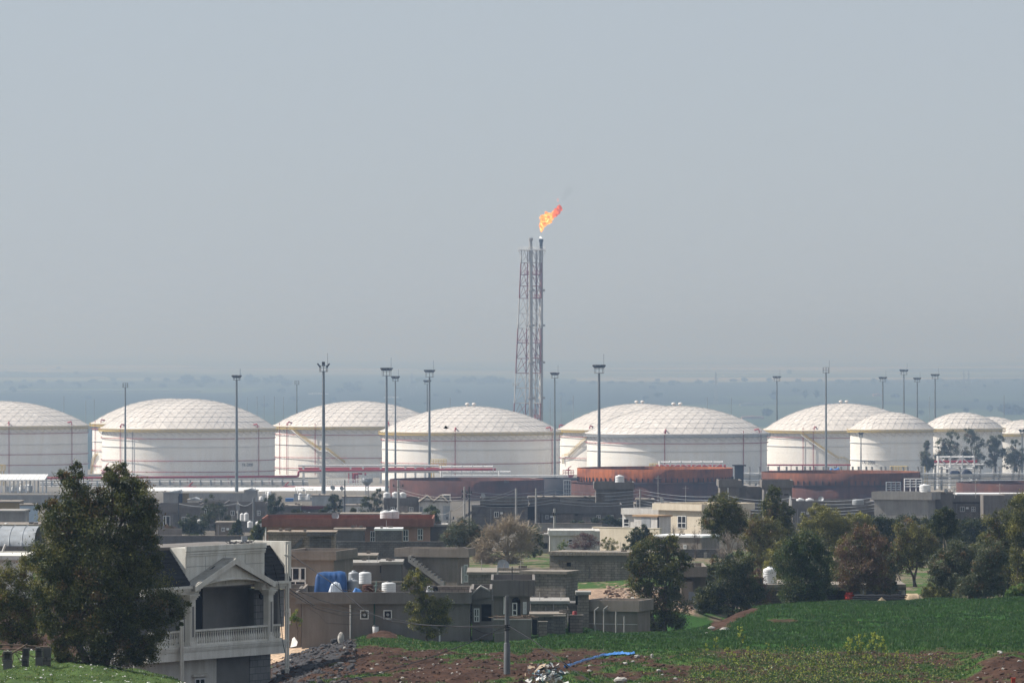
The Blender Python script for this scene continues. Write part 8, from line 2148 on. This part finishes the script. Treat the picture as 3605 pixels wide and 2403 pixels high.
# block pillars, poles and a hoop on the knoll
def pillar(label, x0, x1, yt, yb, seed, holes=(1, 1)):
    p = hit((x0 + x1) / 2, yb); t = thing("block_pillar", label, "pillar", p, "block pillars on the knoll")
    s = p.y / F; W = (x1 - x0) * s; H = (yb - yt) * s; r = random.Random(seed)
    for k in range(2):
        mb = MB(); z0 = p.z - 0.05 + H * 0.5 * k; z1 = z0 + H * 0.5 - 0.012; cx = p.x + r.uniform(-.02, .02); d = W * 0.95; th = 0.055
        X0, X1 = cx - W / 2, cx + W / 2
        mb.box(X0, X0 + th, p.y, p.y + d, z0, z1); mb.box(X1 - th, X1, p.y, p.y + d, z0, z1)
        mb.box(X0 + th, X1 - th, p.y + 0.004, p.y + d - .004, z1 - th, z1 - 0.002); mb.box(X0 + th, X1 - th, p.y + 0.004, p.y + d - .004, z0 + 0.002, z0 + th)
        if holes[k]: mb.box(X0 + th, X1 - th, p.y + d * 0.6, p.y + d - 0.01, z0 + th, z1 - th)
        else: mb.box(X0 + th, X1 - th, p.y + 0.006, p.y + d - 0.01, z0 + th, z1 - th)
        mb.build("block", m_blockd if (k + seed) % 2 else m_concd, t)
    return p
p1 = pillar("hollow block pillar with two dark holes, second from the left on the knoll", 77, 101, 2278, 2348, 1)
pillar("block pillar with a solid grey lower block, third on the knoll", 123, 148, 2274, 2342, 2, (0, 1))
pillar("brownish block pillar nearest the big tree", 152, 178, 2275, 2342, 3, (0, 0))
pillar("low stone-like block pillar behind the wire hoop", 12, 42, 2286, 2352, 4, (0, 1))
Dk = p1.y
mb = MB(); mb.tube([at(-20, 2268, Dk), at(60, 2270, Dk), at(120, 2273, Dk + .1), at(178, 2277, Dk)], 0.035, 6); tag(mb.build("wooden_rail", m_wood, loc=at(-20, 2268, Dk)), "long weathered rail lying across the tops of the block pillars", "rail")
mb = MB(); mb.tube([at(-10, 2284, Dk + .2), at(60, 2283, Dk + .2), at(82, 2282, Dk + .2)], 0.03, 6); tag(mb.build("wooden_rail", m_wood, loc=at(-10, 2284, Dk)), "second shorter rail just below the long one at the left edge", "rail")
mb = MB(); mb.tube([at(44, 2297, Dk - .2), at(97, 2266, Dk - .2)], 0.045, 6); tag(mb.build("wooden_rail", m_wood, loc=at(44, 2297, Dk)), "thick pole slanting up over the hollow block pillar", "pole")
mb = MB(); mb.tube([at(-20, 2316, Dk - .1), at(12, 2306, Dk - .1), at(30, 2300, Dk - .1)], 0.035, 6); tag(mb.build("wooden_rail", m_wood, loc=at(-20, 2316, Dk)), "dark short branch at the left edge behind the hoop", "pole")
mb = MB(); mb.tube([at(50, 2292, Dk + .4), at(80, 2300, Dk + .4), at(122, 2310, Dk + .4)], 0.022, 5); mb.tube([at(52, 2295, Dk + .3), at(75, 2328, Dk + .3)], 0.012, 4); mb.tube([at(58, 2296, Dk + .3), at(70, 2330, Dk + .3)], 0.012, 4); tag(mb.build("thin_branch", m_bark, loc=at(50, 2292, Dk)), "thin dark branches crossing behind the hollow block pillar", "branch")
mb = MB(); c = at(27, 2318, Dk - .35); s = Dk / F
mb.tube([c + Vector((19 * s * math.cos(a) * (1 + .08 * math.sin(3 * a)), 0.05 * math.sin(2 * a), 34 * s * math.sin(a))) for a in [2 * math.pi * k / 30 for k in range(31)]], 0.022, 5); tag(mb.build("hoop", m_wood, loc=c), "bent wooden hoop leaning on the leftmost pillar", "hoop")
mb = MB(); p = hit(3568, 2403); mb.box(p.x - 0.08, p.x + 0.08, p.y, p.y + 0.16, p.z - 0.2, p.z + 0.16); mb.box(p.x - 0.10, p.x + 0.10, p.y - 0.02, p.y + 0.18, p.z + 0.164, p.z + 0.2); tag(mb.build("marker_post", M("orange_red_paint", (0.45, 0.06, 0.03)), loc=p), "small orange-red marker post at the bottom right on the dirt mound", "marker post")

# birds
def bird(label, c, L, m, flying, face=1):
    t = thing("bird", label, "bird", c)
    v = Vector; rows = []
    if flying:
        spn = [(-0.5, 0.02, 0.02), (-0.42, 0.0, 0.05), (-0.25, 0.0, 0.11), (0, 0.0, 0.14), (0.22, 0.0, 0.11), (0.36, 0.02, 0.07), (0.44, 0.03, 0.065), (0.5, 0.025, 0.02)]
    else:
        spn = [(-0.55, -0.28, 0.02), (-0.35, -0.14, 0.05), (-0.12, -0.02, 0.13), (0.1, 0.12, 0.16), (0.25, 0.24, 0.12), (0.33, 0.34, 0.10), (0.42, 0.38, 0.09), (0.5, 0.36, 0.02)]
    for x, z, r in spn:
        rows.append([c + v((face * x * L, r * L * math.cos(a), z * L + r * L * math.sin(a))) for a in [2 * math.pi * k / 10 for k in range(10)]])
    mb = MB(); mb.grid(rows, 0, True, True); mb.face(rows[0][::-1]); mb.face(rows[-1])
    x, z, r = spn[-1]
    mb.tube([c + v((face * x * L, 0, z * L)), c + v((face * (x + 0.12) * L, 0, (z - 0.03) * L))], [0.03 * L, 0.004 * L], 6)
    tx, tz, tr = spn[0]
    mb.face([c + v((face * tx * L, -0.06 * L, tz * L)), c + v((face * tx * L, 0.06 * L, tz * L)), c + v((face * (tx - 0.28) * L, 0.10 * L, (tz - (0.02 if flying else 0.14)) * L)), c + v((face * (tx - 0.28) * L, -0.10 * L, (tz - (0.02 if flying else 0.14)) * L))])
    mb.build("body", m, t)
    for sd in ((-1, 1)):
        w = MB()
        if flying:
            ro = [c + v((face * 0.25 * L, sd * 0.10 * L, 0.05 * L)), c + v((face * 0.18 * L, sd * 0.5 * L, 0.30 * L)), c + v((face * -0.15 * L, sd * 0.95 * L, 0.42 * L)), c + v((face * -0.28 * L, sd * 0.75 * L, 0.22 * L)), c + v((face * -0.22 * L, sd * 0.4 * L, 0.08 * L)), c + v((face * -0.25 * L, sd * 0.1 * L, 0.02 * L))]
        else:
            ro = [c + v((face * 0.15 * L, sd * 0.15 * L, 0.16 * L)), c + v((face * 0.0 * L, sd * 0.17 * L, 0.10 * L)), c + v((face * -0.35 * L, sd * 0.10 * L, -0.12 * L)), c + v((face * -0.60 * L, sd * 0.05 * L, -0.27 * L)), c + v((face * -0.25 * L, sd * 0.13 * L, -0.14 * L)), c + v((face * 0.05 * L, sd * 0.17 * L, -0.02 * L))]
        w.prism(ro if sd > 0 else ro[::-1], (0, 0, 0.012 * L)); w.build("wing", m, t)
    if not flying:
        for dy in (-0.05, 0.05):
            w = MB(); w.tube([c + v((0, dy * L, -0.02 * L)), c + v((0.0, dy * L, -0.36 * L))], 0.014 * L, 5); w.build("leg", m, t)
m_crow = M("dark_feathers", (0.018, 0.018, 0.022), (0.01, 0.01, 0.013), 6, 0.6)
bird("dark bird flying in front of the flare-side tank's dome", at(1570, 1506, 460), 0.46, m_crow, True, 1)
bt = bird("black crow perched on the villa's gable roof", villa_f.pp(748, 1999, -0.15) + Vector((0, 0, 0.0)), 0.27, m_crow, False, 1)
